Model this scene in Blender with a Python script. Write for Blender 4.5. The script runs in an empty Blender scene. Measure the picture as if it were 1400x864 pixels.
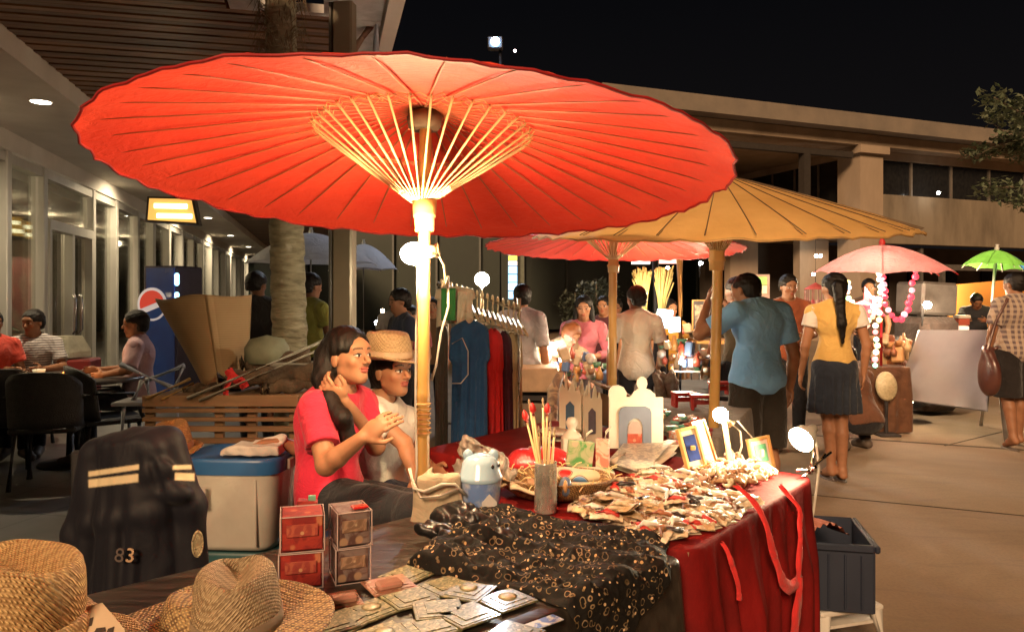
import bpy, math, random
import numpy as np
from mathutils import Vector, Matrix, Euler, Quaternion
R = math.radians
rnd = random.Random(11)
F = 1050.0; CH = 1.45; HY = 405.0
col = bpy.context.scene.collection
ROOTM = {}

def W(px, py, d):
    return Vector(((px-700)/F*d, d, CH-(py-HY)/F*d))
def TB(px, py, z=.75):
    d = (CH-z)*F/(py-HY)
    return Vector(((px-700)/F*d, d, z))
def gz(x, y):
    # the court drops by a shallow ramp behind the stalls
    a = min(max((y-6.3)/1.2, 0), 1)*min(max((x+2.2)/1.0, 0), 1)*min(max((2.6-x)/0.8, 0), 1)
    return -0.22*a

# ------------------------------------------------------------------ objects
def T(name, label, cat, loc=(0, 0, 0), rz=0, group=None):
    o = bpy.data.objects.new(name, None); col.objects.link(o)
    o.empty_display_size = .1
    o.location = loc; o.rotation_euler = (0, 0, rz)
    o['label'] = label; o['category'] = cat
    if group: o['group'] = group
    ROOTM[o.name] = Matrix.Translation(Vector(loc)) @ Matrix.Rotation(rz, 4, 'Z')
    return o
def tag(o, label=None, cat=None, group=None, kind=None):
    if label: o['label'] = label
    if cat: o['category'] = cat
    if group: o['group'] = group
    if kind: o['kind'] = kind
    return o
def link_mesh(name, me, mats, parent=None, smooth=True):
    if not isinstance(mats, (list, tuple)): mats = [mats]
    for m in mats: me.materials.append(m)
    o = bpy.data.objects.new(name, me); col.objects.link(o)
    if parent is not None:
        M = ROOTM.get(parent.name)
        if M is not None:
            me.transform(M.inverted()); ROOTM[o.name] = M
        o.parent = parent
    if smooth:
        me.polygons.foreach_set('use_smooth', [True]*len(me.polygons))
    me.update()
    return o
def copy_tree(o, parent=None, loc=None, rz=None, label=None, rot=None, scale=None):
    c = o.copy(); col.objects.link(c); c.parent = parent
    if parent is not None: c.matrix_parent_inverse = o.matrix_parent_inverse.copy()
    if loc is not None: c.location = loc
    if rz is not None: c.rotation_euler = (0, 0, rz)
    if rot is not None: c.rotation_euler = rot
    if scale is not None: c.scale = scale
    if label: c['label'] = label
    for ch in o.children: copy_tree(ch, c)
    return c

def basis(axis, up=(0, 0, 1)):
    a = Vector(axis).normalized(); u = Vector(up)
    if abs(a.dot(u.normalized())) > .98: u = Vector((1, 0, 0))
    s = a.cross(u).normalized(); t = s.cross(a).normalized()
    return s, t, a

class MB:
    def __init__(s): s.v = []; s.f = []; s.m = []
    def add(s, vs, fs, mi=0, M=None):
        b = len(s.v)
        if M is not None: vs = [M @ Vector(v) for v in vs]
        s.v += [tuple(v) for v in vs]
        s.f += [tuple(i+b for i in f) for f in fs]; s.m += [mi]*len(fs)
        return s
    def box(s, c, size, rot=None, mi=0, bev=0.0):
        x, y, z = [q/2 for q in size]
        if bev <= 0:
            vs = [(-x,-y,-z),(x,-y,-z),(x,y,-z),(-x,y,-z),(-x,-y,z),(x,-y,z),(x,y,z),(-x,y,z)]
            fs = [(0,3,2,1),(4,5,6,7),(0,1,5,4),(1,2,6,5),(2,3,7,6),(3,0,4,7)]
        else:
            b = min(bev, x*.9, y*.9, z*.9)
            vs = []; idx = {}
            for sx in (-1, 1):
                for sy in (-1, 1):
                    for sz in (-1, 1):
                        for k in range(3):
                            p = [sx*x, sy*y, sz*z]
                            for j in range(3):
                                if j != k: p[j] -= (sx, sy, sz)[j]*b
                            idx[(sx, sy, sz, k)] = len(vs); vs.append(tuple(p))
            fs = []
            S = (-1, 1)
            for sx in S: fs.append([idx[(sx,a,b_,0)] for a, b_ in ((-1,-1),(1,-1),(1,1),(-1,1))][::(1 if sx > 0 else -1)])
            for sy in S: fs.append([idx[(a,sy,b_,1)] for a, b_ in ((-1,-1),(1,-1),(1,1),(-1,1))][::(-1 if sy > 0 else 1)])
            for sz in S: fs.append([idx[(a,b_,sz,2)] for a, b_ in ((-1,-1),(1,-1),(1,1),(-1,1))][::(1 if sz > 0 else -1)])
            for sx in S:
                for sy in S: fs.append([idx[(sx,sy,-1,0)], idx[(sx,sy,-1,1)], idx[(sx,sy,1,1)], idx[(sx,sy,1,0)]][::(1 if sx*sy > 0 else -1)])
            for sx in S:
                for sz in S: fs.append([idx[(sx,-1,sz,0)], idx[(sx,-1,sz,2)], idx[(sx,1,sz,2)], idx[(sx,1,sz,0)]][::(-1 if sx*sz > 0 else 1)])
            for sy in S:
                for sz in S: fs.append([idx[(-1,sy,sz,1)], idx[(-1,sy,sz,2)], idx[(1,sy,sz,2)], idx[(1,sy,sz,1)]][::(1 if sy*sz > 0 else -1)])
            for sx in S:
                for sy in S:
                    for sz in S: fs.append([idx[(sx,sy,sz,k)] for k in range(3)][::(1 if sx*sy*sz > 0 else -1)])
        M = Matrix.Translation(Vector(c))
        if rot is not None:
            M = M @ (rot if isinstance(rot, Matrix) else Euler(rot).to_matrix().to_4x4())
        return s.add(vs, fs, mi, M)
    def tube(s, pts, r, n=8, mi=0, cap=True, flat=1.0):
        pts = [Vector(p) for p in pts]
        if len(pts) < 2: return s
        rs = r if isinstance(r, (list, tuple)) else [r]*len(pts)
        vs = []; fs = []; prev = None
        for i, p in enumerate(pts):
            d = (pts[min(i+1, len(pts)-1)]-pts[max(i-1, 0)]).normalized()
            if prev is None: a, b, _ = basis(d)
            else:
                a = (prev - d*prev.dot(d)); a = a.normalized() if a.length > 1e-6 else basis(d)[0]
                b = a.cross(d).normalized()*-1
                b = d.cross(a).normalized()
            prev = a
            for k in range(n):
                t = 2*math.pi*k/n
                vs.append(p+(a*math.cos(t)+b*math.sin(t)*flat)*rs[i])
        for i in range(len(pts)-1):
            for k in range(n):
                k2 = (k+1) % n
                fs.append((i*n+k, i*n+k2, (i+1)*n+k2, (i+1)*n+k))
        if cap:
            fs.append(tuple(range(n))[::-1]); fs.append(tuple((len(pts)-1)*n+k for k in range(n)))
        return s.add(vs, fs, mi)
    def lathe(s, prof, n=24, M=None, mi=0, fn=None, close=True):
        vs = []; fs = []
        for (r, z) in prof:
            for k in range(n):
                t = 2*math.pi*k/n
                p = (r*math.cos(t), r*math.sin(t), z)
                vs.append(fn(p, t, r, z) if fn else p)
        for i in range(len(prof)-1):
            for k in range(n):
                k2 = (k+1) % n
                fs.append((i*n+k, i*n+k2, (i+1)*n+k2, (i+1)*n+k))
        if close:
            fs.append(tuple(range(n))[::-1]); fs.append(tuple((len(prof)-1)*n+k for k in range(n)))
        return s.add(vs, fs, mi, M)
    def ball(s, c, r, n=12, mi=0, rot=None):
        if not isinstance(r, (list, tuple)): r = (r, r, r)
        m = max(4, n//2); vs = [(0, 0, -1)]; fs = []
        for i in range(1, m):
            a = math.pi*i/m
            for k in range(n):
                t = 2*math.pi*k/n
                vs.append((math.sin(a)*math.cos(t), math.sin(a)*math.sin(t), -math.cos(a)))
        vs.append((0, 0, 1)); L = len(vs)-1
        for k in range(n):
            fs.append((0, 1+(k+1) % n, 1+k)); fs.append((L, L-n+k, L-n+(k+1) % n))
        for i in range(m-2):
            for k in range(n):
                k2 = (k+1) % n; b = 1+i*n
                fs.append((b+k, b+k2, b+n+k2, b+n+k))
        M = Matrix.Translation(Vector(c))
        if rot is not None: M = M @ (rot.to_4x4() if isinstance(rot, Matrix) else Euler(rot).to_matrix().to_4x4())
        return s.add(vs, fs, mi, M @ Matrix.Diagonal((r[0], r[1], r[2], 1)))
    def grid(s, fn, nu, nv, mi=0, wrap=False):
        vs = [fn(i/nu, j/nv) for j in range(nv+1) for i in range(nu+1)]
        w = nu+1
        fs = [(j*w+i, j*w+i+1, (j+1)*w+i+1, (j+1)*w+i) for j in range(nv) for i in range(nu)]
        return s.add(vs, fs, mi)
    def prism(s, pts, a, b, th, c, mi=0):
        # outline pts in the plane (a,b) through c, thickness th along a x b
        a = Vector(a).normalized(); b = Vector(b).normalized(); n = a.cross(b).normalized(); c = Vector(c)
        k = len(pts)
        vs = [c+a*u+b*v+n*(-th/2) for u, v in pts]+[c+a*u+b*v+n*(th/2) for u, v in pts]
        fs = [tuple(range(k))[::-1], tuple(range(k, 2*k))]+[(i, (i+1) % k, k+(i+1) % k, k+i) for i in range(k)]
        return s.add(vs, fs, mi)
    def slab(s, poly, z0, z1, mi=0):
        k = len(poly)
        vs = [(p[0], p[1], z0) for p in poly]+[(p[0], p[1], z1) for p in poly]
        fs = [tuple(range(k))[::-1], tuple(range(k, 2*k))]+[(i, (i+1) % k, k+(i+1) % k, k+i) for i in range(k)]
        return s.add(vs, fs, mi)
    def build(s, name, mats, parent=None, smooth=False):
        me = bpy.data.meshes.new(name); me.from_pydata(s.v, [], s.f)
        o = link_mesh(name, me, mats, parent, smooth)
        if any(s.m): me.polygons.foreach_set('material_index', s.m)
        return o

def text_mesh(name, txt, size, mat, M, parent=None, ext=.001):
    cu = bpy.data.curves.new(name, 'FONT'); cu.body = txt; cu.size = size; cu.extrude = ext
    cu.align_x = 'CENTER'; cu.align_y = 'CENTER'
    ob = bpy.data.objects.new(name, cu); col.objects.link(ob)
    dg = bpy.context.evaluated_depsgraph_get(); dg.update()
    me = bpy.data.meshes.new_from_object(ob.evaluated_get(dg))
    bpy.data.objects.remove(ob); bpy.data.curves.remove(cu)
    me.transform(M); me.materials.clear()
    return link_mesh(name, me, mat, parent, False)

# ------------------------------------------------------------------ materials
MATS = {}
def newmat(name):
    m = bpy.data.materials.new(name); m.use_nodes = True
    nt = m.node_tree; b = nt.nodes['Principled BSDF']
    return m, nt, b
def N(nt, typ, ins=None, **kw):
    n = nt.nodes.new(typ)
    for k, v in kw.items(): setattr(n, k, v)
    if ins:
        for k, v in ins.items():
            if isinstance(v, bpy.types.NodeSocket): nt.links.new(v, n.inputs[k])
            else: n.inputs[k].default_value = v
    return n
def c4(c): return (c[0], c[1], c[2], 1)
def mix(nt, f, a, b, bt='MIX'):
    n = nt.nodes.new('ShaderNodeMix'); n.data_type = 'RGBA'; n.blend_type = bt
    for i, v in ((0, f), (6, a), (7, b)):
        if isinstance(v, bpy.types.NodeSocket): nt.links.new(v, n.inputs[i])
        else: n.inputs[i].default_value = v if i == 0 else c4(v)
    return n.outputs[2]
def mth(nt, op, a, b=0.0, c=None):
    n = nt.nodes.new('ShaderNodeMath'); n.operation = op
    for i, v in enumerate((a, b) if c is None else (a, b, c)):
        if isinstance(v, bpy.types.NodeSocket): nt.links.new(v, n.inputs[i])
        else: n.inputs[i].default_value = v
    return n.outputs[0]
def ramp(nt, f, stops, interp='LINEAR'):
    n = nt.nodes.new('ShaderNodeValToRGB'); cr = n.color_ramp; cr.interpolation = interp
    while len(cr.elements) < len(stops): cr.elements.new(.5)
    for e, (p, c) in zip(cr.elements, stops): e.position = p; e.color = c4(c) if len(c) == 3 else c
    nt.links.new(f, n.inputs[0]); return n.outputs[0]
def coords(nt, scale=(1, 1, 1), rot=(0, 0, 0), gen=False):
    tc = nt.nodes.new('ShaderNodeTexCoord')
    mp = N(nt, 'ShaderNodeMapping', {'Scale': scale, 'Rotation': rot})
    nt.links.new(tc.outputs['Generated' if gen else 'Object'], mp.inputs[0]); return mp.outputs[0]
def setbump(nt, b, h, strength=.3, dist=.01):
    n = N(nt, 'ShaderNodeBump', {'Strength': strength, 'Distance': dist, 'Height': h})
    nt.links.new(n.outputs[0], b.inputs['Normal'])
def mat(name, c=(.5, .5, .5), c2=None, rough=.6, metal=0., scale=9., bump=0., bscale=None, spec=None,
        coat=0., sheen=0., lo=.35, hi=.65, stretch=(1, 1, 1), tl=0., bdist=.01):
    if name in MATS: return MATS[name]
    m, nt, b = newmat(name)
    if c2 is None: c2 = tuple(q*.72 for q in c)
    co = coords(nt, stretch)
    no = N(nt, 'ShaderNodeTexNoise', {'Vector': co, 'Scale': scale, 'Detail': 5.0, 'Roughness': .6})
    f = ramp(nt, no.outputs[0], [(lo, (0, 0, 0)), (hi, (1, 1, 1))])
    cc = mix(nt, f, c, c2); nt.links.new(cc, b.inputs['Base Color'])
    rr = mth(nt, 'MULTIPLY_ADD', no.outputs[0], .25, rough-.12); nt.links.new(rr, b.inputs['Roughness'])
    b.inputs['Metallic'].default_value = metal
    if spec is not None: b.inputs['Specular IOR Level'].default_value = spec
    b.inputs['Coat Weight'].default_value = coat; b.inputs['Sheen Weight'].default_value = sheen
    if bump:
        n2 = N(nt, 'ShaderNodeTexNoise', {'Vector': co, 'Scale': bscale or scale*6, 'Detail': 4.0})
        setbump(nt, b, n2.outputs[0], bump, bdist)
    if tl > 0:
        t = N(nt, 'ShaderNodeBsdfTranslucent'); nt.links.new(cc, t.inputs[0])
        ms = N(nt, 'ShaderNodeMixShader', {0: tl}); nt.links.new(b.outputs[0], ms.inputs[1]); nt.links.new(t.outputs[0], ms.inputs[2])
        nt.links.new(ms.outputs[0], nt.nodes['Material Output'].inputs[0])
    MATS[name] = m; return m
def emis(name, c, s):
    if s < 15: s *= .45
    if name in MATS: return MATS[name]
    m, nt, b = newmat(name)
    b.inputs['Base Color'].default_value = c4([min(q, .8) for q in c]); b.inputs['Emission Color'].default_value = c4(c)
    b.inputs['Emission Strength'].default_value = s
    MATS[name] = m; return m
def glass(name, tint=(.9, .95, .95), refl=.12, rough=.03, brighten=0.0):
    if name in MATS: return MATS[name]
    m, nt, b = newmat(name)
    nt.nodes.remove(b)
    tr = N(nt, 'ShaderNodeBsdfTransparent', {0: c4(tint)})
    gl = N(nt, 'ShaderNodeBsdfGlossy', {'Color': (1, 1, 1, 1), 'Roughness': rough})
    lw = N(nt, 'ShaderNodeLayerWeight', {'Blend': .25})
    f = mth(nt, 'MULTIPLY_ADD', lw.outputs[0], .8, refl)
    ms = N(nt, 'ShaderNodeMixShader', {0: f}); nt.links.new(tr.outputs[0], ms.inputs[1]); nt.links.new(gl.outputs[0], ms.inputs[2])
    out = ms.outputs[0]
    if brighten:  # pale diffuse colour mixed in to brighten glass that comes out dark
        no = N(nt, 'ShaderNodeTexNoise', {'Vector': coords(nt), 'Scale': 14.0, 'Detail': 4.0})
        df = N(nt, 'ShaderNodeBsdfDiffuse', {0: c4([min(1, t*.8) for t in tint])})
        m2 = N(nt, 'ShaderNodeMixShader', {0: mth(nt, 'MULTIPLY', no.outputs[0], brighten*2)})
        nt.links.new(out, m2.inputs[1]); nt.links.new(df.outputs[0], m2.inputs[2]); out = m2.outputs[0]
    nt.links.new(out, nt.nodes['Material Output'].inputs[0])
    MATS[name] = m; return m

def m_straw(name, c=(.50, .31, .12), c2=(.26, .14, .05), scale=90.):
    if name in MATS: return MATS[name]
    m, nt, b = newmat(name); co = coords(nt)
    w1 = N(nt, 'ShaderNodeTexWave', {'Vector': co, 'Scale': scale, 'Distortion': 1.5, 'Detail': 1.0}, wave_type='BANDS', bands_direction='DIAGONAL')
    w2 = N(nt, 'ShaderNodeTexWave', {'Vector': coords(nt, (-1, 1, -1)), 'Scale': scale, 'Distortion': 1.5, 'Detail': 1.0}, wave_type='BANDS', bands_direction='DIAGONAL')
    ck = N(nt, 'ShaderNodeTexChecker', {'Vector': co, 'Scale': scale*1.1})
    h = mth(nt, 'MAXIMUM', w1.outputs['Fac'], w2.outputs['Fac'])
    h2 = mix(nt, ck.outputs['Fac'], (0, 0, 0), (.3, .3, .3))
    hh = mth(nt, 'MULTIPLY_ADD', w1.outputs['Fac'], w2.outputs['Fac'], h2)
    no = N(nt, 'ShaderNodeTexNoise', {'Vector': co, 'Scale': 14.0, 'Detail': 6.0})
    f = mth(nt, 'MULTIPLY', hh, mth(nt, 'ADD', no.outputs[0], .45))
    cc = ramp(nt, f, [(.0, c2), (.45, tuple((a+b_)/2 for a, b_ in zip(c, c2))), (.95, c)])
    nt.links.new(cc, b.inputs['Base Color']); b.inputs['Roughness'].default_value = .62
    setbump(nt, b, hh, .8, .004)
    MATS[name] = m; return m
def m_attr(name, rough=.5, sss=0.0):
    if name in MATS: return MATS[name]
    m, nt, b = newmat(name)
    a = N(nt, 'ShaderNodeAttribute', attribute_name='Col')
    no = N(nt, 'ShaderNodeTexNoise', {'Vector': coords(nt), 'Scale': 22.0, 'Detail': 5.0})
    f = ramp(nt, no.outputs[0], [(.3, (.86, .82, .80)), (.7, (1.08, 1.04, 1.02))])
    cc = mix(nt, 1.0, a.outputs['Color'], (1, 1, 1), 'MULTIPLY'); nt.links.new(f, cc.node.inputs[7])
    nt.links.new(cc, b.inputs['Base Color']); b.inputs['Roughness'].default_value = rough
    b.inputs['Specular IOR Level'].default_value = .35
    n2 = N(nt, 'ShaderNodeTexNoise', {'Vector': coords(nt), 'Scale': 160.0, 'Detail': 2.0}); setbump(nt, b, n2.outputs[0], .12, .002)
    MATS[name] = m; return m
def m_cloth(name, c, c2=None, pattern=None, rough=.85, tl=0.0):
    """woven cloth; pattern: None | ('stripe', colour, scale) | ('plaid', colour, colour)"""
    if name in MATS: return MATS[name]
    m, nt, b = newmat(name); co = coords(nt)
    if c2 is None: c2 = tuple(q*.7 for q in c)
    no = N(nt, 'ShaderNodeTexNoise', {'Vector': co, 'Scale': 6.0, 'Detail': 5.0})
    cc = mix(nt, ramp(nt, no.outputs[0], [(.35, (0, 0, 0)), (.7, (1, 1, 1))]), c, c2)
    if pattern and pattern[0] == 'stripe':
        w = N(nt, 'ShaderNodeTexWave', {'Vector': co, 'Scale': pattern[2], 'Distortion': .4}, bands_direction='Z')
        cc = mix(nt, ramp(nt, w.outputs['Fac'], [(.45, (0, 0, 0)), (.55, (1, 1, 1))]), cc, pattern[1])
    if pattern and pattern[0] == 'plaid':
        wx = N(nt, 'ShaderNodeTexWave', {'Vector': co, 'Scale': 6.5, 'Distortion': .2}, bands_direction='X')
        wz = N(nt, 'ShaderNodeTexWave', {'Vector': co, 'Scale': 6.5, 'Distortion': .2}, bands_direction='Z')
        fx = ramp(nt, wx.outputs['Fac'], [(.45, (0, 0, 0)), (.6, (1, 1, 1))]); fz = ramp(nt, wz.outputs['Fac'], [(.45, (0, 0, 0)), (.6, (1, 1, 1))])
        cc = mix(nt, mth(nt, 'MULTIPLY', fx, .55), cc, pattern[1]); cc = mix(nt, mth(nt, 'MULTIPLY', fz, .55), cc, pattern[2])
    nt.links.new(cc, b.inputs['Base Color']); b.inputs['Roughness'].default_value = rough
    b.inputs['Sheen Weight'].default_value = .15; b.inputs['Specular IOR Level'].default_value = .2
    n2 = N(nt, 'ShaderNodeTexNoise', {'Vector': co, 'Scale': 9.0, 'Detail': 8.0, 'Distortion': 1.0}); setbump(nt, b, n2.outputs[0], .8, .03)
    if tl > 0:
        t = N(nt, 'ShaderNodeBsdfTranslucent'); nt.links.new(cc, t.inputs[0])
        ms = N(nt, 'ShaderNodeMixShader', {0: tl}); nt.links.new(b.outputs[0], ms.inputs[1]); nt.links.new(t.outputs[0], ms.inputs[2])
        nt.links.new(ms.outputs[0], nt.nodes['Material Output'].inputs[0])
    MATS[name] = m; return m

# ------------------------------------------------------------------ implicit-surface sculpting
def smin(a, b, k):
    if k <= 1e-5: return np.minimum(a, b)
    h = np.clip(.5+.5*(b-a)/k, 0, 1); return b*(1-h)+a*h-k*h*(1-h)
def prim_eval(p, X, Y, Z):
    t = p[0]
    if t in ('cap', 'capf'):
        a = np.array(p[1], 'f4'); b = np.array(p[2], 'f4'); ba = b-a; L2 = float(ba@ba)+1e-9
        x, y, z = X-a[0], Y-a[1], Z-a[2]
        raw = (x*ba[0]+y*ba[1]+z*ba[2])/L2; h = np.clip(raw, 0, 1)
        d = np.sqrt((x-ba[0]*h)**2+(y-ba[1]*h)**2+(z-ba[2]*h)**2)-(p[3]+(p[4]-p[3])*h)
        if t == 'capf': d = np.maximum(d, (raw-1)*math.sqrt(L2))
        return d
    if t == 'ell':
        c = np.array(p[1], 'f4'); r = p[2]; Rm = p[3]
        x, y, z = X-c[0], Y-c[1], Z-c[2]
        if Rm is not None:
            Rm = np.array(Rm, 'f4'); x, y, z = (x*Rm[0, 0]+y*Rm[1, 0]+z*Rm[2, 0], x*Rm[0, 1]+y*Rm[1, 1]+z*Rm[2, 1], x*Rm[0, 2]+y*Rm[1, 2]+z*Rm[2, 2])
        k0 = np.sqrt((x/r[0])**2+(y/r[1])**2+(z/r[2])**2)
        k1 = np.sqrt((x/r[0]**2)**2+(y/r[1]**2)**2+(z/r[2]**2)**2)+1e-6
        return k0*(k0-1)/k1
    if t == 'box':
        c = np.array(p[1], 'f4'); r = p[2]; Rm = p[3]; rd = p[4]
        x, y, z = X-c[0], Y-c[1], Z-c[2]
        if Rm is not None:
            Rm = np.array(Rm, 'f4'); x, y, z = (x*Rm[0, 0]+y*Rm[1, 0]+z*Rm[2, 0], x*Rm[0, 1]+y*Rm[1, 1]+z*Rm[2, 1], x*Rm[0, 2]+y*Rm[1, 2]+z*Rm[2, 2])
        qx, qy, qz = np.abs(x)-r[0]+rd, np.abs(y)-r[1]+rd, np.abs(z)-r[2]+rd
        return np.sqrt(np.maximum(qx, 0)**2+np.maximum(qy, 0)**2+np.maximum(qz, 0)**2)+np.minimum(np.maximum(qx, np.maximum(qy, qz)), 0)-rd
def prim_box(p):
    if p[0] in ('cap', 'capf'):
        a = np.array(p[1]); b = np.array(p[2]); r = max(p[3], p[4])
        return np.minimum(a, b)-r, np.maximum(a, b)+r
    c = np.array(p[1]); r = (max(p[2]) if p[3] is not None else 0)
    if p[3] is None: return c-np.array(p[2]), c+np.array(p[2])
    q = r*(1 if p[0] == 'ell' else 1.75)
    return c-q, c+q
def infl(p, t):
    p = list(p)
    if p[0] in ('cap', 'capf'): p[3] += t; p[4] += t
    else: p[2] = tuple(q+t for q in p[2])
    return tuple(p)
def sculpt(ops, vox, noise=None):
    """ops: (mode, prim, k) mode in add|sub|cut ; cut: (point, normal). returns verts, quads"""
    los, his = zip(*[prim_box(o[1]) for o in ops if o[0] == 'add'])
    lo = np.min(los, 0)-vox*3-.012; hi = np.max(his, 0)+vox*3+.012
    n = np.ceil((hi-lo)/vox).astype(int)+1
    ax = [(lo[i]+vox*np.arange(n[i])).astype('f4') for i in range(3)]
    f = np.full(n, .5, 'f4')
    for o in ops:
        if o[0] == 'cut':
            p = np.array(o[1]); q = np.array(o[2]); q = q/np.linalg.norm(q)
            g = (ax[0][:, None, None]-p[0])*q[0]+(ax[1][None, :, None]-p[1])*q[1]+(ax[2][None, None, :]-p[2])*q[2]
            f = np.maximum(f, g); continue
        k = o[2] if len(o) > 2 else .02
        a, b = prim_box(o[1]); mg = max(k, .01)+3*vox
        i0 = np.maximum(((a-mg-lo)/vox).astype(int), 0); i1 = np.minimum(((b+mg-lo)/vox).astype(int)+2, n)
        if np.any(i1 <= i0): continue
        sl = tuple(slice(i0[i], i1[i]) for i in range(3))
        X = ax[0][sl[0]][:, None, None]; Y = ax[1][sl[1]][None, :, None]; Z = ax[2][sl[2]][None, None, :]
        g = prim_eval(o[1], X, Y, Z).astype('f4')
        if o[0] == 'add': f[sl] = smin(f[sl], g, k)
        else: f[sl] = -smin(-f[sl], g, k)
    if noise is not None:
        f = f+noise(ax[0][:, None, None], ax[1][None, :, None], ax[2][None, None, :]).astype('f4')
    f[0] = f[-1] = .5; f[:, 0] = f[:, -1] = .5; f[:, :, 0] = f[:, :, -1] = .5
    s = f < 0
    cnt = np.zeros(n-1, 'i1')
    for dx in (0, 1):
        for dy in (0, 1):
            for dz in (0, 1):
                cnt += s[dx:n[0]-1+dx, dy:n[1]-1+dy, dz:n[2]-1+dz]
    act = (cnt > 0) & (cnt < 8)
    I, J, K = np.nonzero(act)
    idx = np.full(n-1, -1, 'i4'); idx[I, J, K] = np.arange(len(I))
    acc = np.zeros((len(I), 3), 'f4'); c = np.zeros(len(I), 'f4')
    cor = [(0, 0, 0), (1, 0, 0), (0, 1, 0), (1, 1, 0), (0, 0, 1), (1, 0, 1), (0, 1, 1), (1, 1, 1)]
    val = [f[I+a, J+b, K+d] for a, b, d in cor]
    for a in range(8):
        for b in range(a+1, 8):
            df = [cor[b][i]-cor[a][i] for i in range(3)]
            if sum(abs(q) for q in df) != 1: continue
            va, vb = val[a], val[b]; cr = (va < 0) != (vb < 0)
            t = np.where(cr, va/np.where(cr, va-vb, 1), 0)
            for i in range(3): acc[:, i] += np.where(cr, cor[a][i]+t*df[i], 0)
            c += cr
    P = acc/c[:, None]+np.stack([I, J, K], 1); P = lo+P*vox
    quads = []
    for axn in range(3):
        sl0 = [slice(None)]*3; sl1 = [slice(None)]*3; sl0[axn] = slice(0, -1); sl1[axn] = slice(1, None)
        A = s[tuple(sl0)]; B = s[tuple(sl1)]; ch = np.argwhere(A != B)
        if len(ch) == 0: continue
        u, v = [(1, 2), (2, 0), (0, 1)][axn]
        e = []
        for du, dv in ((1, 1), (0, 1), (0, 0), (1, 0)):
            q = ch.copy(); q[:, u] -= du; q[:, v] -= dv; e.append(idx[q[:, 0], q[:, 1], q[:, 2]])
        Q = np.stack(e, 1); inside = A[ch[:, 0], ch[:, 1], ch[:, 2]]
        Q[~inside] = Q[~inside][:, ::-1]
        quads.append(Q)
    Q = np.concatenate(quads); Q = Q[(Q >= 0).all(1)]
    return P.astype('f4'), Q
def relax(P, Q, it=1, lam=.5):
    for _ in range(it):
        s = np.zeros_like(P); c = np.zeros(len(P), 'f4')
        for a, b in ((0, 1), (1, 2), (2, 3), (3, 0)):
            np.add.at(s, Q[:, a], P[Q[:, b]]); np.add.at(c, Q[:, a], 1)
            np.add.at(s, Q[:, b], P[Q[:, a]]); np.add.at(c, Q[:, b], 1)
        P = P*(1-lam)+lam*s/np.maximum(c, 1)[:, None]
    return P
def np_mesh(name, P, Q, mats, parent=None, colors=None, M=None):
    me = bpy.data.meshes.new(name)
    me.vertices.add(len(P)); me.vertices.foreach_set('co', P.astype('f4').ravel())
    me.loops.add(len(Q)*4); me.loops.foreach_set('vertex_index', Q.astype('i4').ravel())
    me.polygons.add(len(Q)); me.polygons.foreach_set('loop_start', np.arange(0, len(Q)*4, 4, dtype='i4'))
    me.polygons.foreach_set('use_smooth', np.ones(len(Q), bool))
    me.update(calc_edges=True)
    if colors is not None:
        a = me.color_attributes.new('Col', 'FLOAT_COLOR', 'POINT')
        cc = np.ones((len(P), 4), 'f4'); cc[:, :3] = colors; a.data.foreach_set('color', cc.ravel())
    if M is not None: me.transform(M)
    return link_mesh(name, me, mats, parent, False)
def blob(name, ops, vox, mats, parent=None, noise=None, rel=1):
    P, Q = sculpt(ops, vox, noise); P = relax(P, Q, rel)
    return np_mesh(name, P, Q, mats, parent)
# ------------------------------------------------------------------ people
SKIN = dict(tan=(.40, .20, .11), brown=(.27, .13, .07), light=(.52, .30, .19))
def stand():
    j = dict(pelvis=(0, 0, .95), waist=(0, .005, 1.08), chest=(0, -.005, 1.28), neck=(0, -.015, 1.44), head=(0, .015, 1.585))
    for s, x in (('R', 1), ('L', -1)):
        j['sh'+s] = (.175*x, -.015, 1.385); j['el'+s] = (.225*x, -.03, 1.11); j['wr'+s] = (.235*x, .03, .87)
        j['hip'+s] = (.09*x, 0, .92); j['kn'+s] = (.10*x, .02, .50); j['an'+s] = (.10*x, -.02, .085); j['toe'+s] = (.12*x, .13, .03)
    return j
def sit():
    j = dict(pelvis=(0, 0, .55), waist=(0, 0, .68), chest=(0, .0, .87), neck=(0, .0, 1.03), head=(0, .03, 1.175))
    for s, x in (('R', 1), ('L', -1)):
        j['sh'+s] = (.175*x, 0, .975); j['el'+s] = (.23*x, .05, .72); j['wr'+s] = (.17*x, .26, .68)
        j['hip'+s] = (.09*x, .02, .53); j['kn'+s] = (.13*x, .43, .52); j['an'+s] = (.13*x, .42, .085); j['toe'+s] = (.14*x, .57, .03)
    return j
def frame_of(z, xdir):
    z = Vector(z).normalized(); x = Vector(xdir); x = (x-z*x.dot(z)).normalized(); y = z.cross(x)
    return np.array([[x[0], y[0], z[0]], [x[1], y[1], z[1]], [x[2], y[2], z[2]]])
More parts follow.
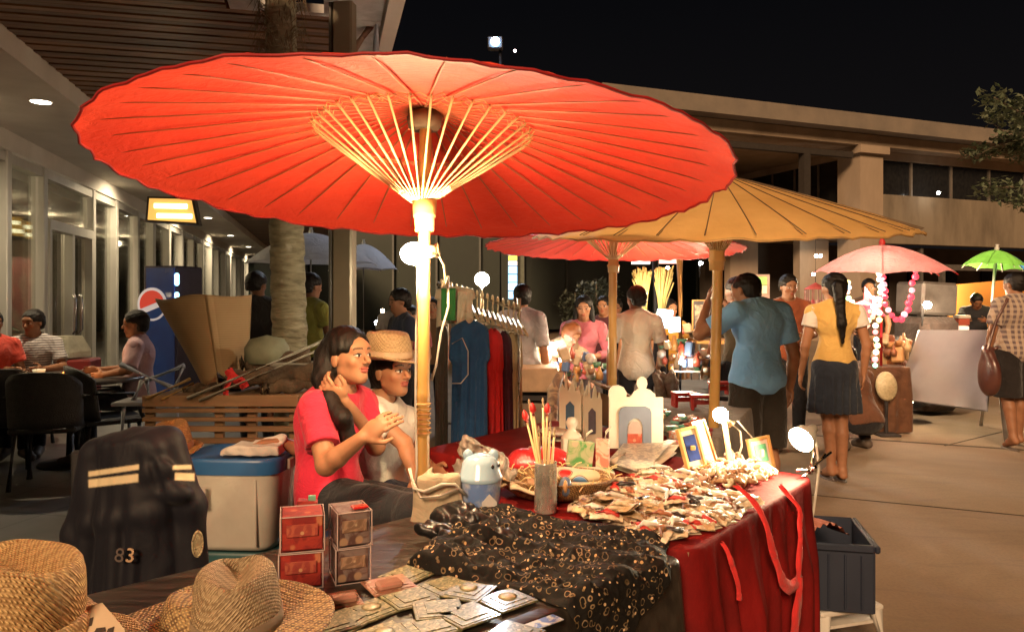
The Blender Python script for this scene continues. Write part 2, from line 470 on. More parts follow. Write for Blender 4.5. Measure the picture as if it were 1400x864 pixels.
def hand(ops, wr, el, side, nrm=None, curl=.5, dirv=None, s=1.0):
    wr = Vector(wr); d = (Vector(dirv) if dirv is not None else (wr-Vector(el))).normalized()
    n = Vector(nrm) if nrm is not None else Vector((-side, 0, 0))      # palm side
    n = (n-d*n.dot(d)); n = n.normalized() if n.length > 1e-3 else basis(d)[0]
    a = d.cross(n)                                                    # across
    Rm = np.array([[a[0], d[0], n[0]], [a[1], d[1], n[1]], [a[2], d[2], n[2]]])
    ops.append(('add', ('ell', wr+d*.046*s, (.037*s, .052*s, .016*s), Rm), .012))
    th = side if (a.dot(Vector((side, 0, 0))) > 0) else -side
    lens = (.070, .080, .075, .058)
    for i in range(4):
        off = (-.027+.018*i); L = lens[i if True else 3-i]*s
        p = wr+d*.085*s+a*off*s; dd = d.copy(); r = .0085*s
        ang = curl*(.55+.12*i)
        for k, fr in enumerate((.45, .32, .26)):
            dd = (Quaternion(a, ang) @ dd); q = p+dd*L*fr
            ops.append(('add', ('cap', p, q, r, r*.9), .003)); p = q; r *= .9
    t0 = wr+d*.025*s-a*.03*s; t1 = t0+(d*.7-a*.6+n*.35).normalized()*.042*s; t2 = t1+(d*.9-a*.1+n*.3).normalized()*.03*s
    ops.append(('add', ('cap', t0, t1, .012*s, .010*s), .008)); ops.append(('add', ('cap', t1, t2, .0095*s, .008*s), .004))
def head_ops(HM, fine, fem, s=1.0):
    """HM: 4x4 head frame (origin between the ears at eye height, +y = face)"""
    L = []
    Rm = np.array(HM.to_3x3().normalized())
    P = lambda x, y, z: tuple(HM @ Vector((x*s, y*s, z*s)))
    E = lambda c, r, k=.015, mode='add': L.append((mode, ('ell', P(*c), tuple(q*s for q in r), Rm), k*s))
    C = lambda a, b, ra, rb, k=.012, mode='add': L.append((mode, ('cap', P(*a), P(*b), ra*s, rb*s), k*s))
    E((0, -.012, .030), (.075, .093, .084), .01)
    E((0, .020, -.030), (.057, .064, .080), .03)
    E((0, .054, -.086), (.022, .024, .024), .03)                    # jaw / chin
    C((-.044, .0, -.055), (-.012, .058, -.090), .013, .013, .02); C((.044, .0, -.055), (.012, .058, -.090), .013, .013, .02)
    E((0, .068, .030), (.055, .022, .030), .02)                     # brow
    for x in (-1, 1):
        E((.032*x, .092, .002), (.014, .012, .010), .010, 'sub')     # sockets
        E((.031*x, .076, .001), (.0125, .0125, .0105), .003)         # eyeballs
        E((.042*x, .060, -.022), (.016, .015, .016), .02)            # cheeks
        E((.076*x, -.005, -.008), (.008, .018, .031), .006)          # ears
    C((0, .083, .010), (0, .106, -.026), .0065, .0105, .008)          # nose
    E((.009, .092, -.031), (.009, .009, .007), .004); E((-.009, .092, -.031), (.009, .009, .007), .004)
    lw = .021 if fem else .023
    E((0, .084, -.052), (lw, .010, .0055), .003); E((0, .082, -.063), (lw*.85, .011, .0065), .003)
    return L
def head_color(P, HM, s, skin, lips, hairc):
    inv = np.array(HM.inverted()); q = (P@inv[:3, :3].T+inv[:3, 3])/s
    x, y, z = np.abs(q[:, 0]), q[:, 1], q[:, 2]
    C = np.tile(np.array(skin, 'f4'), (len(P), 1))
    fr = y > .055
    cheek = np.exp(-(((x-.042)/.018)**2+((z+.030)/.018)**2))*fr
    C += cheek[:, None]*np.array([.05, -.005, -.005])
    lip = fr & (x < .024) & (((z+.052)/.0065)**2+(x/.024)**2 < 1.1) | fr & (((z+.063)/.0075)**2+(x/.020)**2 < 1.1)
    C[lip & (y > .07)] = lips
    brow = fr & (np.abs(z-(.024+.004*np.cos((x-.032)*60))) < .0035) & (x > .012) & (x < .053)
    C[brow] = np.array(hairc)*.8+np.array(skin)*.15
    e = ((x-.031)/.0135)**2+((z-.001)/.0068)**2
    C[fr & (e < 1.0)] = (.62, .58, .55)
    C[fr & (((x-.031)/.0068)**2+((z-.001)/.0068)**2 < 1.)] = (.02, .012, .01)
    lash = fr & (np.abs(z-(.0078-.25*np.abs(x-.031))) < .0024) & (np.abs(x-.031) < .016)
    C[lash] = (.02, .012, .01)
    return C
NOISE = lambda A, s=1.0, ph=0.0: (lambda X, Y, Z: A*(np.sin(21*s*X+9*Z+ph+2*np.sin(13*Y))*np.sin(17*s*Z-8*Y+ph)+.6*np.sin(37*s*(X+.4*Z)+ph*2+2*np.sin(15*Z))*np.sin(29*s*Y+9*Z)))
def person(label, loc, yaw, J=None, base='stand', scale=1.0, head=(0, 0, 0), skin='tan', fem=False, girth=1.0, vox=.0095,
           fine=None, top=None, legs=None, hair=None, shoes=None, hands=None, hcol=(.012, .009, .008), group=None, lips=None, headscale=1.0, belt=None):
    j = stand() if base == 'stand' else sit()
    if J: j.update(J)
    j = {k: Vector(v)*scale for k, v in j.items()}
    S = scale; G = girth*S; hands = hands or {}
    root = T('person', label, 'person', loc, R(yaw), group)
    M = ROOTM[root.name]
    sx = (j['shR']-j['shL']); hx = (j['hipR']-j['hipL'])
    Rc = frame_of(j['neck']-j['waist'], sx); Rp = frame_of(j['waist']-j['pelvis']+Vector((0, 0, .02)), hx)
    torso = [('ell', j['chest']*.8+j['neck']*.2, (.155*G, .103*G, .15*S), Rc), ('ell', j['waist'], ((.122 if fem else .138)*G, .092*G, .14*S), Rc),
             ('ell', j['pelvis'], (.165*G, .112*G, .11*S), Rp)]
    if fem: torso.append(('ell', j['chest']+Vector(Rc[:, 1])*.075*S, (.115*G, .052*G, .055*S), Rc))
    trap = [('cap', j['neck']+(j['head']-j['neck'])*.12, j['sh'+s]+Vector((0, 0, .008*S)), .045*G, .048*G) for s in 'RL']
    ops = [('add', torso[0], .03), ('add', torso[1], .06*S), ('add', torso[2], .06*S)]
    if fem: ops.append(('add', torso[3], .03))
    for p in trap: ops.append(('add', p, .04*S))
    hb = j['neck']+(j['head']-j['neck'])*.78
    ops.append(('add', ('cap', j['neck']-Vector((0, 0, .02)), hb, (.052 if fem else .060)*G, (.047 if fem else .055)*G), .03*S))
    for s, sg in (('R', 1), ('L', -1)):
        a, b, c = j['sh'+s], j['el'+s], j['wr'+s]
        ops.append(('add', ('cap', a, b, .049*G, .038*G), .03*S))
        m = b+(c-b)*.3
        ops.append(('add', ('cap', b, m, .038*G, .037*G), .012)); ops.append(('add', ('cap', m, c, .037*G, .025*G), .012))
        hd = hands.get(s, {})
        hand(ops, c, b, sg, s=S*1.02, **hd)
        h_, k_, n_ = j['hip'+s], j['kn'+s], j['an'+s]
        ops.append(('add', ('cap', h_, k_, .086*G, .056*G), .04*S))
        m = k_+(n_-k_)*.28; back = Vector((0, -.012*S, 0)) if base == 'stand' else Vector((0, -.012*S, 0))
        ops.append(('add', ('cap', k_, m+back, .053*G, .054*G), .015)); ops.append(('add', ('cap', m+back, n_, .054*G, .034*G), .015))
        ops.append(('add', ('cap', n_-Vector((0, .03*S, .03*S)), j['toe'+s], .034*S, .026*S), .02)); ops.append(('add', ('cap', n_, j['toe'+s]*.6+n_*.4, .036*S, .028*S), .02))
    HM = Matrix.Translation(j['head']) @ Euler((R(head[1]), R(head[2]), R(head[0])), 'XYZ').to_matrix().to_4x4()
    HM = Matrix.Translation(j['head']) @ Matrix.Rotation(R(head[0]), 4, 'Z') @ Matrix.Rotation(R(head[1]), 4, 'X') @ Matrix.Rotation(R(head[2]), 4, 'Y')
    hs = S*headscale
    sk = SKIN[skin] if isinstance(skin, str) else skin
    lips = lips or (sk[0]*.95, sk[1]*.55, sk[2]*.6)
    hops = head_ops(HM, fine, fem, hs)
    if fine:
        P1, Q1 = sculpt(ops, vox); P1 = relax(P1, Q1, 1)
        P2, Q2 = sculpt(hops+[('add', ('cap', j['neck']+(j['head']-j['neck'])*.35, hb, (.050 if fem else .055)*G, (.046 if fem else .055)*G), .02)], fine); P2 = relax(P2, Q2, 1)
        P = np.concatenate([P1, P2]); Q = np.concatenate([Q1, Q2+len(P1)])
        C = np.concatenate([np.tile(np.array(sk, 'f4'), (len(P1), 1)), head_color(P2, HM, hs, sk, lips, hcol)])
    else:
        P, Q = sculpt(ops+hops, vox); P = relax(P, Q, 1)
        C = head_color(P, HM, hs, sk, lips, hcol)
    def mk(name, P, Q, m, colr=None): return np_mesh(name, P, Q, m, root, colr, M)
    mk('body', P, Q, m_attr('skin'), C)
    # ---- clothes
    if top:
        t = top.get('t', .014)*S; o = []
        for p in torso[:2]+[torso[2]]+torso[3:]: o.append(('add', infl(p, t if p is not torso[2] else t*1.2), .06*S))
        for p in trap: o.append(('add', infl(p, t*.4), .04*S))
        sl = top.get('sleeve', .55)
        for s in 'RL':
            a, b, c = j['sh'+s], j['el'+s], j['wr'+s]
            if sl <= 0: continue
            if sl <= 1: o.append(('add', ('capf', a, a+(b-a)*sl, .056*G+t*.5, (.056-.010*sl)*G+t*.8), .025*S))
            else:
                o.append(('add', ('cap', a, b, .054*G+t*.5, .042*G+t*.7), .025*S)); o.append(('add', ('capf', b, b+(c-b)*(sl-1), .042*G+t*.7, .034*G+t*.6), .012))
        hem = top.get('hem', -.05)*S
        if top.get('flare', 0):
            o.append(('add', ('ell', j['pelvis']+Vector(Rp[:, 2])*hem*.6, ((.165+top['flare'])*G, (.12+top['flare'])*G, .12*S), Rp), .08*S))
        zc = Vector(Rp[:, 2]); o.append(('cut', j['pelvis']+zc*hem, tuple(-zc)))
        nd = top.get('neck', .0)
        o.append(('sub', ('ell', j['neck']+Vector(Rc[:, 1])*(.035*S)+Vector((0, 0, (.045-nd)*S)), (.068*G, .062*G, .05*S), Rc), .01))
        if top.get('collar'): 
            o.append(('add', ('ell', j['neck']+Vector((0, .0, .03*S)), (.072*G, .072*G, .022*S), Rc), .01))
        P, Q = sculpt(o, vox*.9, NOISE(.0035*S*top.get('fold', 1), 1, rnd.random()*6)); P = relax(P, Q, 1)
        mk(top.get('name', 'shirt'), P, Q, top['m'])
        if top.get('sleeve_m'):
            for s in 'RL':
                o = []
                a, b = j['sh'+s], j['el'+s]
                o.append(('add', ('capf', a, a+(b-a)*sl*1.04, .056*G+t*.5+.004, (.056-.010*sl)*G+t*.8+.004), .01))
                P, Q = sculpt(o, vox*.9); mk('sleeve', relax(P, Q, 1), Q, top['sleeve_m'])
    if legs:
        t = legs.get('t', .010)*S; o = [('add', infl(torso[2], t), .05), ('add', infl(torso[1], t*.4-.004), .05)]
        ln = legs.get('len', 1.0)
        if legs.get('skirt'):
            zt = j['pelvis'].z; o = [('add', infl(torso[2], t), .05)]
            n = 7; zb = legs['skirt']*S
            for q in range(n):
                u = q/(n-1); z = zt+(zb-zt)*u; cx = (j['knR']+j['knL'])/2*u+j['pelvis']*(1-u)
                o.append(('add', ('ell', (cx.x, cx.y, z), ((.17+.05*u)*G, (.125+.05*u)*G, .08*S), None), .05))
            o.append(('cut', (0, 0, zb), (0, 0, -1)))
            nz = lambda X, Y, Z: .007*np.sin(14*np.arctan2(Y-j['pelvis'].y, X-j['pelvis'].x))*np.clip((zt-Z)/.2, 0, 1)+0*X
        else:
            for s in 'RL':
                h_, k_, n_ = j['hip'+s], j['kn'+s], j['an'+s]
                lo = legs.get('loose', 0)
                if ln > .5:
                    o.append(('add', ('cap', h_, k_, .090*G+t, .060*G+t+lo*.5), .03)); e = k_+(n_-k_)*((ln-.5)*2)
                    o.append(('add', ('capf', k_, e, .060*G+t+lo*.5, .042*G+t+lo), .02))
                else:
                    o.append(('add', ('capf', h_, h_+(k_-h_)*(ln*2), .090*G+t, .072*G+t+lo), .03))
            nz = NOISE(.003*S, 1, 2.0)
        zc = Vector(Rp[:, 2]); o.append(('cut', j['pelvis']+zc*.13*S, tuple(zc)))
        P, Q = sculpt(o, vox*.95, nz); P = relax(P, Q, 1)
        mk('skirt' if legs.get('skirt') else 'trousers', P, Q, legs['m'])
    for s in 'RL':
        if not shoes: break
        n_, t_ = j['an'+s], j['toe'+s]
        d = (t_-n_); d.z = 0; d = d.normalized() if d.length > .01 else Vector((0, 1, 0))
        if shoes.get('sandal'):
            mid = (n_+t_)/2; base_z = min(n_.z, t_.z)
            fr = frame_of(Vector((0, 0, 1)), d.cross(Vector((0, 0, 1))))
            o = [('add', ('ell', (mid.x-d.x*.01, mid.y-d.y*.01, t_.z-.028*S), (.045*S, .128*S, .011*S), fr), 0), ('add', ('cap', t_+Vector((-.03, -.05, .02))*S, t_+Vector((0, .0, .008))*S, .008*S, .008*S), .004), ('add', ('cap', t_+Vector((.03, -.05, .02))*S, t_+Vector((0, .0, .008))*S, .008*S, .008*S), .004)]
            P, Q = sculpt(o, .006); mk('sandal', P, Q, shoes['m'])
        else:
            o = [('add', ('cap', n_-d*.03*S-Vector((0, 0, .035*S)), t_, .043*S, .036*S), .02), ('add', ('cap', n_-Vector((0, 0, .01)), t_*.55+n_*.45, .044*S, .035*S), .02)]
            P, Q = sculpt(o, vox); mk('shoe', relax(P, Q, 1), Q, shoes['m'])
    if hair:
        Rm = np.array(HM.to_3x3().normalized()); s = hs
        PP = lambda x, y, z: tuple(HM @ Vector((x*s, y*s, z*s)))
        th = hair.get('th', .010)
        o = [('add', ('ell', PP(0, -.014, .032), ((.076+th)*s, (.096+th)*s, (.086+th)*s), Rm), .0),
             ('add', ('ell', PP(0, -.045, -.01), ((.066+th)*s, (.058+th)*s, (.075+th)*s), Rm), .02)]
        hl = hair.get('line', .060)
        o.append(('sub', ('ell', PP(0, .095, -.035+hl-.04), (.062*s, .075*s, .085*s), Rm), .012))
        for x in (-1, 1): o.append(('sub', ('ell', PP(.085*x, .045, -.035), (.05*s, .052*s, .055*s), Rm), .012))
        for x in (-1, 1):
            if hair.get('ears', True): o.append(('sub', ('ell', PP(.085*x, -.005, -.035), (.03*s, .024*s, .04*s), Rm), .008))
        o.append(('cut', PP(0, .02, hair.get('cut', -.065)), tuple(-(HM.to_3x3() @ Vector((0, -.25, 1))))))
        if hair.get('parts'):
            for a, b, ra, rb in hair['parts']: o.append(('add', ('cap', PP(*a), PP(*b), ra*s, rb*s), .02*s))
        if hair.get('world'):
            for a, b, ra, rb in hair['world']: o.append(('add', ('cap', Vector(a)*S, Vector(b)*S, ra*S, rb*S), .02*s))
        fv = min(vox, .006) if not fine else .004
        ha_ = 0 if fine else 1
        P, Q = sculpt(o, fv, lambda X, Y, Z: .0014*np.sin(210*X+40*Z)*np.sin(190*Y+30*Z)+ha_*.0022*np.sin(60*X+9*np.sin(20*Z))*np.sin(70*Y+25*Z)); P = relax(P, Q, 1)
        hm = hair.get('m') or mat('hair_black', (.006, .0048, .004), (.013, .009, .007), rough=.42, spec=.25, scale=3, stretch=(40, 40, 2), bump=.35, bscale=14)
        mk('hair', P, Q, hm)
    return root, HM, j, M
# ------------------------------------------------------------------ scene settings
sc = bpy.context.scene
wd = bpy.data.worlds.new('World'); sc.world = wd; wd.use_nodes = True
nt = wd.node_tree; bg = nt.nodes['Background']
tc = nt.nodes.new('ShaderNodeTexCoord'); sp = N(nt, 'ShaderNodeSeparateXYZ', {0: tc.outputs['Generated']})
skc = ramp(nt, sp.outputs['Z'], [(.0, (.0075, .0062, .0062)), (.35, (.0026, .0026, .0032)), (1, (.0016, .0017, .0026))])
nt.links.new(skc, bg.inputs[0]); bg.inputs[1].default_value = .4
cam = bpy.data.cameras.new('camera'); cam.sensor_width = 36; cam.lens = 36*F/1400; cam.clip_end = 400; cam.clip_start = .05
cam.shift_y = -27/1400
co_ = bpy.data.objects.new('camera', cam); col.objects.link(co_); co_.location = (0, 0, CH); co_.rotation_euler = (R(90), 0, 0)
sc.camera = co_
sc.view_settings.view_transform = 'Standard'; sc.view_settings.look = 'None'; sc.view_settings.exposure = 1.4; sc.view_settings.gamma = 1
cy = sc.cycles; cy.use_denoising = True; cy.max_bounces = 7; cy.diffuse_bounces = 3; cy.glossy_bounces = 3; cy.transmission_bounces = 6; cy.transparent_max_bounces = 12
cy.caustics_reflective = False; cy.caustics_refractive = False; cy.sample_clamp_indirect = 4; cy.sample_clamp_direct = 0; cy.use_light_tree = True
# weak warm plaza light from high lamps behind the photographer
sun = bpy.data.lights.new('sun', 'SUN'); sun.energy = 1.65; sun.angle = R(18); sun.color = (1, .64, .36)
so = bpy.data.objects.new('sun', sun); col.objects.link(so)
so.rotation_euler = Vector((.24, .86, -.50)).to_track_quat('-Z', 'Y').to_euler()
def lamp_at(name, loc, power, color=(1, .8, .5), rad=.03, spot=None, aim=None, blend=.6):
    l = bpy.data.lights.new(name, 'SPOT' if spot else 'POINT'); l.energy = power; l.color = color; l.shadow_soft_size = rad
    o = bpy.data.objects.new(name, l); col.objects.link(o); o.location = loc
    if spot:
        l.spot_size = R(spot); l.spot_blend = blend
        o.rotation_euler = (Vector(aim)-Vector(loc)).to_track_quat('-Z', 'Y').to_euler()
    return o

# ------------------------------------------------------------------ ground
def ground_mat():
    m, nt, b = newmat('concrete_ground'); co = coords(nt)
    n1 = N(nt, 'ShaderNodeTexNoise', {'Vector': co, 'Scale': .55, 'Detail': 12.0, 'Roughness': .72, 'Distortion': .6})
    n2 = N(nt, 'ShaderNodeTexNoise', {'Vector': co, 'Scale': 60.0, 'Detail': 4.0})
    c = ramp(nt, n1.outputs[0], [(.32, (.21, .145, .092)), (.47, (.26, .185, .12)), (.56, (.285, .205, .135)), (.70, (.33, .245, .165))])
    c = mix(nt, ramp(nt, n2.outputs[0], [(.35, (.22, .22, .22)), (.55, (0, 0, 0))]), c, (.13, .105, .085))
    n3 = N(nt, 'ShaderNodeTexNoise', {'Vector': coords(nt, (1, 3, 1), (0, 0, .4)), 'Scale': 1.6, 'Detail': 6.0, 'Distortion': 1.5})
    c = mix(nt, ramp(nt, n3.outputs[0], [(.54, (0, 0, 0)), (.74, (.35, .35, .35))]), c, (.15, .11, .08))
    v = N(nt, 'ShaderNodeTexVoronoi', {'Vector': co, 'Scale': 1.7})
    c = mix(nt, ramp(nt, v.outputs['Distance'], [(.025, (.8, .8, .8)), (.04, (0, 0, 0))]), c, (.07, .055, .045))
    nt.links.new(c, b.inputs['Base Color']); b.inputs['Roughness'].default_value = .8
    setbump(nt, b, n2.outputs[0], .12, .006); return m
mb = MB()
xs = [-60, -30, -15, -8]+[-5+.5*i for i in range(21)]+[7, 10, 16, 30, 60]
ys = [-12, -4, 0, 2, 4, 5, 5.5, 6, 6.2]+[6.3+.15*i for i in range(10)]+[8.2, 9, 11, 14, 18, 25, 40, 80, 150]
mb.v = [(x, y, gz(x, y)) for y in ys for x in xs]; w = len(xs)
mb.f = [(j*w+i, j*w+i+1, (j+1)*w+i+1, (j+1)*w+i) for j in range(len(ys)-1) for i in range(w-1)]; mb.m = [0]*len(mb.f)
tag(mb.build('ground', ground_mat(), smooth=True), kind='structure')
# terrace of dark tiles by the restaurant
def tile_mat():
    m, nt, b = newmat('terrace_tiles'); co = coords(nt, rot=(0, 0, R(13.6)))
    br = N(nt, 'ShaderNodeTexBrick', {'Vector': co, 'Scale': 1.0, 'Mortar Size': .006, 'Brick Width': .6, 'Row Height': .6, 'Color1': (.10, .095, .085, 1), 'Color2': (.13, .12, .11, 1), 'Mortar': (.03, .028, .025, 1)}, offset=0.0)
    n1 = N(nt, 'ShaderNodeTexNoise', {'Vector': co, 'Scale': 3.0, 'Detail': 8.0})
    c = mix(nt, ramp(nt, n1.outputs[0], [(.35, (0, 0, 0)), (.7, (.6, .6, .6))]), br.outputs['Color'], (.06, .055, .05))
    nt.links.new(c, b.inputs['Base Color']); b.inputs['Roughness'].default_value = .42; setbump(nt, b, n1.outputs[0], .1, .01); return m
g = Vector((-.235, .972, 0)); nr = Vector((.972, .235, 0)); P0 = Vector((-5.4, 8.1, 0))
def FP(t, off, z=0): return P0+g*t+nr*off+Vector((0, 0, z))
poly = [FP(-14, -6), FP(45, -6), FP(45, 3.55), FP(-14, 3.55)]
tag(MB().slab([(p.x, p.y) for p in poly], -.05, .012).build('terrace_floor', tile_mat()), kind='structure')
# expansion joint in the concrete
a, b_ = Vector((1.2, 8.87, 0)), Vector((9.5, 5.15, 0)); d = (b_-a).normalized(); q = Vector((-d.y, d.x, 0))*.025
tag(MB().slab([(p.x, p.y) for p in (a-q, b_-q, b_+q, a+q)], .001, .004).build('drain_channel', mat('joint', (.10, .075, .05), (.05, .04, .03), rough=.9)), kind='structure')
a, b_ = Vector((5.0, 3.0, 0)), Vector((2.2, -1, 0))
for (a, b_) in ((Vector((2.9, 8.2, 0)), Vector((9.5, 13.5, 0))), (Vector((4.2, 7.45, 0)), Vector((12, 13.2, 0))), (Vector((1.3, 6.0, 0)), Vector((8.6, 2.75, 0))), (Vector((4.6, 4.75, 0)), Vector((9.0, 7.9, 0))), (Vector((1.55, 2.0, 0)), Vector((6.8, 6.3, 0)))):
    d = (b_-a).normalized(); q = Vector((-d.y, d.x, 0))*.008
    tag(MB().slab([(p.x, p.y) for p in (a-q, b_-q, b_+q, a+q)], .0012, .0038).build('expansion_joint', MATS['joint']), kind='structure')

# ------------------------------------------------------------------ restaurant on the left
m_white = mat('white_plaster', (.62, .58, .52), (.54, .50, .44), rough=.7, scale=2, bump=.1)
m_alu = mat('aluminium_frame', (.50, .48, .43), (.42, .40, .36), rough=.35, metal=.2, scale=3, stretch=(1, 1, .2))
def wood_mat(name, c, c2, st=(1, 1, 1), rough=.45):
    m, nt, b = newmat(name); co = coords(nt, st)
    n1 = N(nt, 'ShaderNodeTexNoise', {'Vector': co, 'Scale': 3.0, 'Detail': 7.0, 'Distortion': .6})
    gi = N(nt, 'ShaderNodeObjectInfo'); ge = N(nt, 'ShaderNodeNewGeometry')
    f = mth(nt, 'ADD', mth(nt, 'MULTIPLY', n1.outputs[0], .7), mth(nt, 'MULTIPLY', ge.outputs['Random Per Island'], .45))
    nt.links.new(ramp(nt, f, [(.2, c2), (.75, c)]), b.inputs['Base Color']); b.inputs['Roughness'].default_value = rough
    setbump(nt, b, n1.outputs[0], .25, .005); MATS[name] = m; return m
m_slat = wood_mat('ceiling_wood', (.20, .095, .04), (.045, .02, .01), (.8, 9, 9))
rest = T('restaurant_building', 'glass fronted restaurant with white soffit and dark slatted wooden ceiling', 'restaurant', FP(0, 0))
mb = MB(); mb.slab([(p.x, p.y) for p in (FP(-9, -.3), FP(45, -.3), FP(45, 1.115), FP(-9, 1.115))], 3.2, 3.42); mb.build('soffit', m_white, rest)
# slatted ceiling
mb = MB(); rotz = math.atan2(nr.y, nr.x); ROT = Matrix.Rotation(rotz, 4, 'Z')
off0, off1 = 1.12, 3.42
t = -7.5
mb.box(FP(0, 0)+g*16+nr*((off0+off1)/2)+Vector((0, 0, 3.52)), (off1-off0, 37, .02), ROT)
mb.box(FP(-5.3, (off0+2.7)/2, 3.545), (2.7-off0, 5.4, .02), ROT)
i = 0
while t < 34:
    wv = .062; oe = off1 if t > -3.68 else 2.7; mb.box(FP(t, (off0+oe)/2, 3.40+(.006 if i % 2 else 0)), (oe-off0, wv, .075), ROT); t += .085 if t < 9 else .12; i += 1
mb.build('slatted_ceiling', m_slat, rest)
mb = MB(); mb.box(FP(14.6, 3.78, 3.44), (.10, 39.2, .26), ROT); mb.box(FP(14, .0, 3.10), (.16, 46, .21), ROT, 0)
mb.build('fascia_board', m_white, rest)
# pale panel at the near end of the ceiling, with a cut-out for the palm
mb = MB()
yA, yB = -2.66, -4.6
def quad_panel(t0, t1, o0, o1): mb.slab([(p.x, p.y) for p in (FP(t0, o0), FP(t1, o0), FP(t1, o1), FP(t0, o1))], 3.37, 3.43)
quad_panel(-3.70, -3.77, 2.72, 3.72); quad_panel(-3.77, -4.24, 2.72, 2.90); quad_panel(-3.77, -4.24, 3.33, 3.72); quad_panel(-4.24, -4.9, 2.72, 3.72); quad_panel(-3.69, 34, 3.425, 3.72)
mb.build('ceiling_panel', mat('pale_panel', (.55, .54, .54), rough=.6), rest)
# facade frames and glass
m_glass = glass('window_glass', (.86, .88, .84), .10, .02)
ts = []
def FT(px):
    k = (px-700)/F; return (k*8.1+5.4)/(-.235-k*.972)
mull = [FT(p) for p in (-40, 4, 55, 123, 155, 185)]
for t in mull+[7.2+1.55*i for i in range(18)]:
    MB().box(FP(t, 0, 1.5), (.13, .13 if t < 7 else .2, 3.0), ROT, bev=.01).build('mullion', m_alu, rest)
tt = [-9]+mull+[7.2+1.55*i for i in range(18)]
for a, b_ in zip(tt[:-1], tt[1:]):
    MB().box(FP((a+b_)/2, -.03, 1.52), (.012, b_-a-.16, 2.92), ROT).build('window_pane', m_glass, rest)
MB().box(FP(12, 0, 2.93), (.10, 44, .10), ROT).build('top_rail', m_alu, rest)
MB().box(FP(12, 0, .06), (.10, 44, .10), ROT).build('bottom_rail', m_alu, rest)
# door between two mullions
tA, tB = FT(57), FT(123)
dr = MB().box(FP((tA+tB)/2, .02, 2.33), (.11, tB-tA-.14, .12), ROT).box(FP((tA+tB)/2, .02, 1.17), (.10, .10, 2.22), ROT)
dr.box(FP(tA+.11, .02, 1.17), (.10, .08, 2.22), ROT).box(FP(tB-.11, .02, 1.17), (.10, .08, 2.22), ROT)
dro = dr.build('door_frame', m_alu, rest)
for s in (-.14, .14): MB().tube([FP((tA+tB)/2+s, .10, .95), FP((tA+tB)/2+s, .13, 1.0), FP((tA+tB)/2+s, .13, 1.42), FP((tA+tB)/2+s, .10, 1.47)], .018).build('handle', mat('chrome', (.8, .8, .8), rough=.15, metal=1), dro, True)
# inside the restaurant
mb = MB(); mb.box(FP(12, -4.6, 1.6), (.1, 46, 3.2), ROT); mb.build('back_wall', mat('interior_wall', (.20, .13, .08), (.12, .07, .045), rough=.8, scale=.8), rest)
mb = MB(); mb.box(FP(12, -2.4, 3.15), (4.4, 46, .08), ROT); mb.build('inside_ceiling', m_white, rest)
MB().box(FP(1.2, -4.5, 1.35), (.06, 1.3, .9), ROT).build('menu_board', mat('board_black', (.02, .018, .018), rough=.4), rest)
MB().box(FP(4.2, -3.2, 1.1), (.5, 2.0, 2.2), ROT, bev=.03).build('red_cabinet', mat('cab_red', (.26, .03, .025), rough=.4), rest)
MB().box(FP(9.6, -3.2, 1.5), (.1, 3.0, 1.6), ROT).build('pink_wall_panel', mat('pinkpanel', (.55, .33, .26), (.5, .12, .1), rough=.5, scale=2.5, lo=.45, hi=.52), rest)
for t in (0.2, 2.6, 5.0, 8.2, 11, 14): lamp_at('inside_light', FP(t, -2.2, 2.9), 90, (1, .78, .50), .08)
# downlights in the soffit
m_dl = emis('downlight_glow', (1, .90, .72), 14)
for k, (t, o) in enumerate(((-1.43, .85), (3.8, .80), (9.1, .78), (14.3, .66), (19.5, .66), (24.8, .66), (30, .66))):
    dl = MB().lathe([(.085, 3.196), (.10, 3.190), (.10, 3.202)], 20, Matrix.Translation(FP(t, o)*1.0)).build('downlight', m_white, rest, True)
    MB().lathe([(.0, 3.192), (.082, 3.192)], 20, Matrix.Translation(FP(t, o)), close=False).build('lens', m_dl, dl)
    p = FP(t, o, 3.175); lamp_at('downlight_lamp', p, 120, (1, .80, .52), .06, 150, p-Vector((0, 0, 1))-nr*.45, .8)
# slim post and pipe carrying the roof
pc = T('roof_post', 'slim grey metal post holding the roof edge beside the palm trunk', 'post', W(471, 405, 5.05)*1.0-Vector((0, 0, CH)))
b0 = Vector(pc.location)
MB().box(b0+Vector((0, 0, 1.72)), (.135, .10, 3.42), (0, 0, R(-10)), bev=.012).build('post_shaft', mat('post_metal', (.26, .22, .155), (.20, .17, .12), rough=.38, metal=.35, scale=2), pc)
MB().box(b0+Vector((-.082, -.0, 1.72)), (.02, .07, 3.40), (0, 0, R(-10)), bev=.004).build('post_flange', mat('post_dark', (.06, .055, .045), rough=.4), pc)
MB().box(b0+Vector((0, 0, .008)), (.26, .22, .016), (0, 0, R(-10)), bev=.004).build('base_plate', MATS['post_dark'], pc)
# glass edge panel at roof corner
ge = T('gutter_pipe', 'pale blue white pipe on the roof edge above the red parasol', 'pipe', W(516, 40, 5.4))
MB().tube([W(517, -30, 5.45), W(514, 64, 5.45), W(513, 110, 5.45)], .022, 10).build('pipe_tube', mat('pale_pipe', (.55, .62, .75), rough=.3), ge, True)
MB().tube([W(484, 68, 5.5), W(509, 33, 5.5)], .03, 8).build('bracket', mat('rusty_bracket', (.25, .14, .09), rough=.6), ge, True)

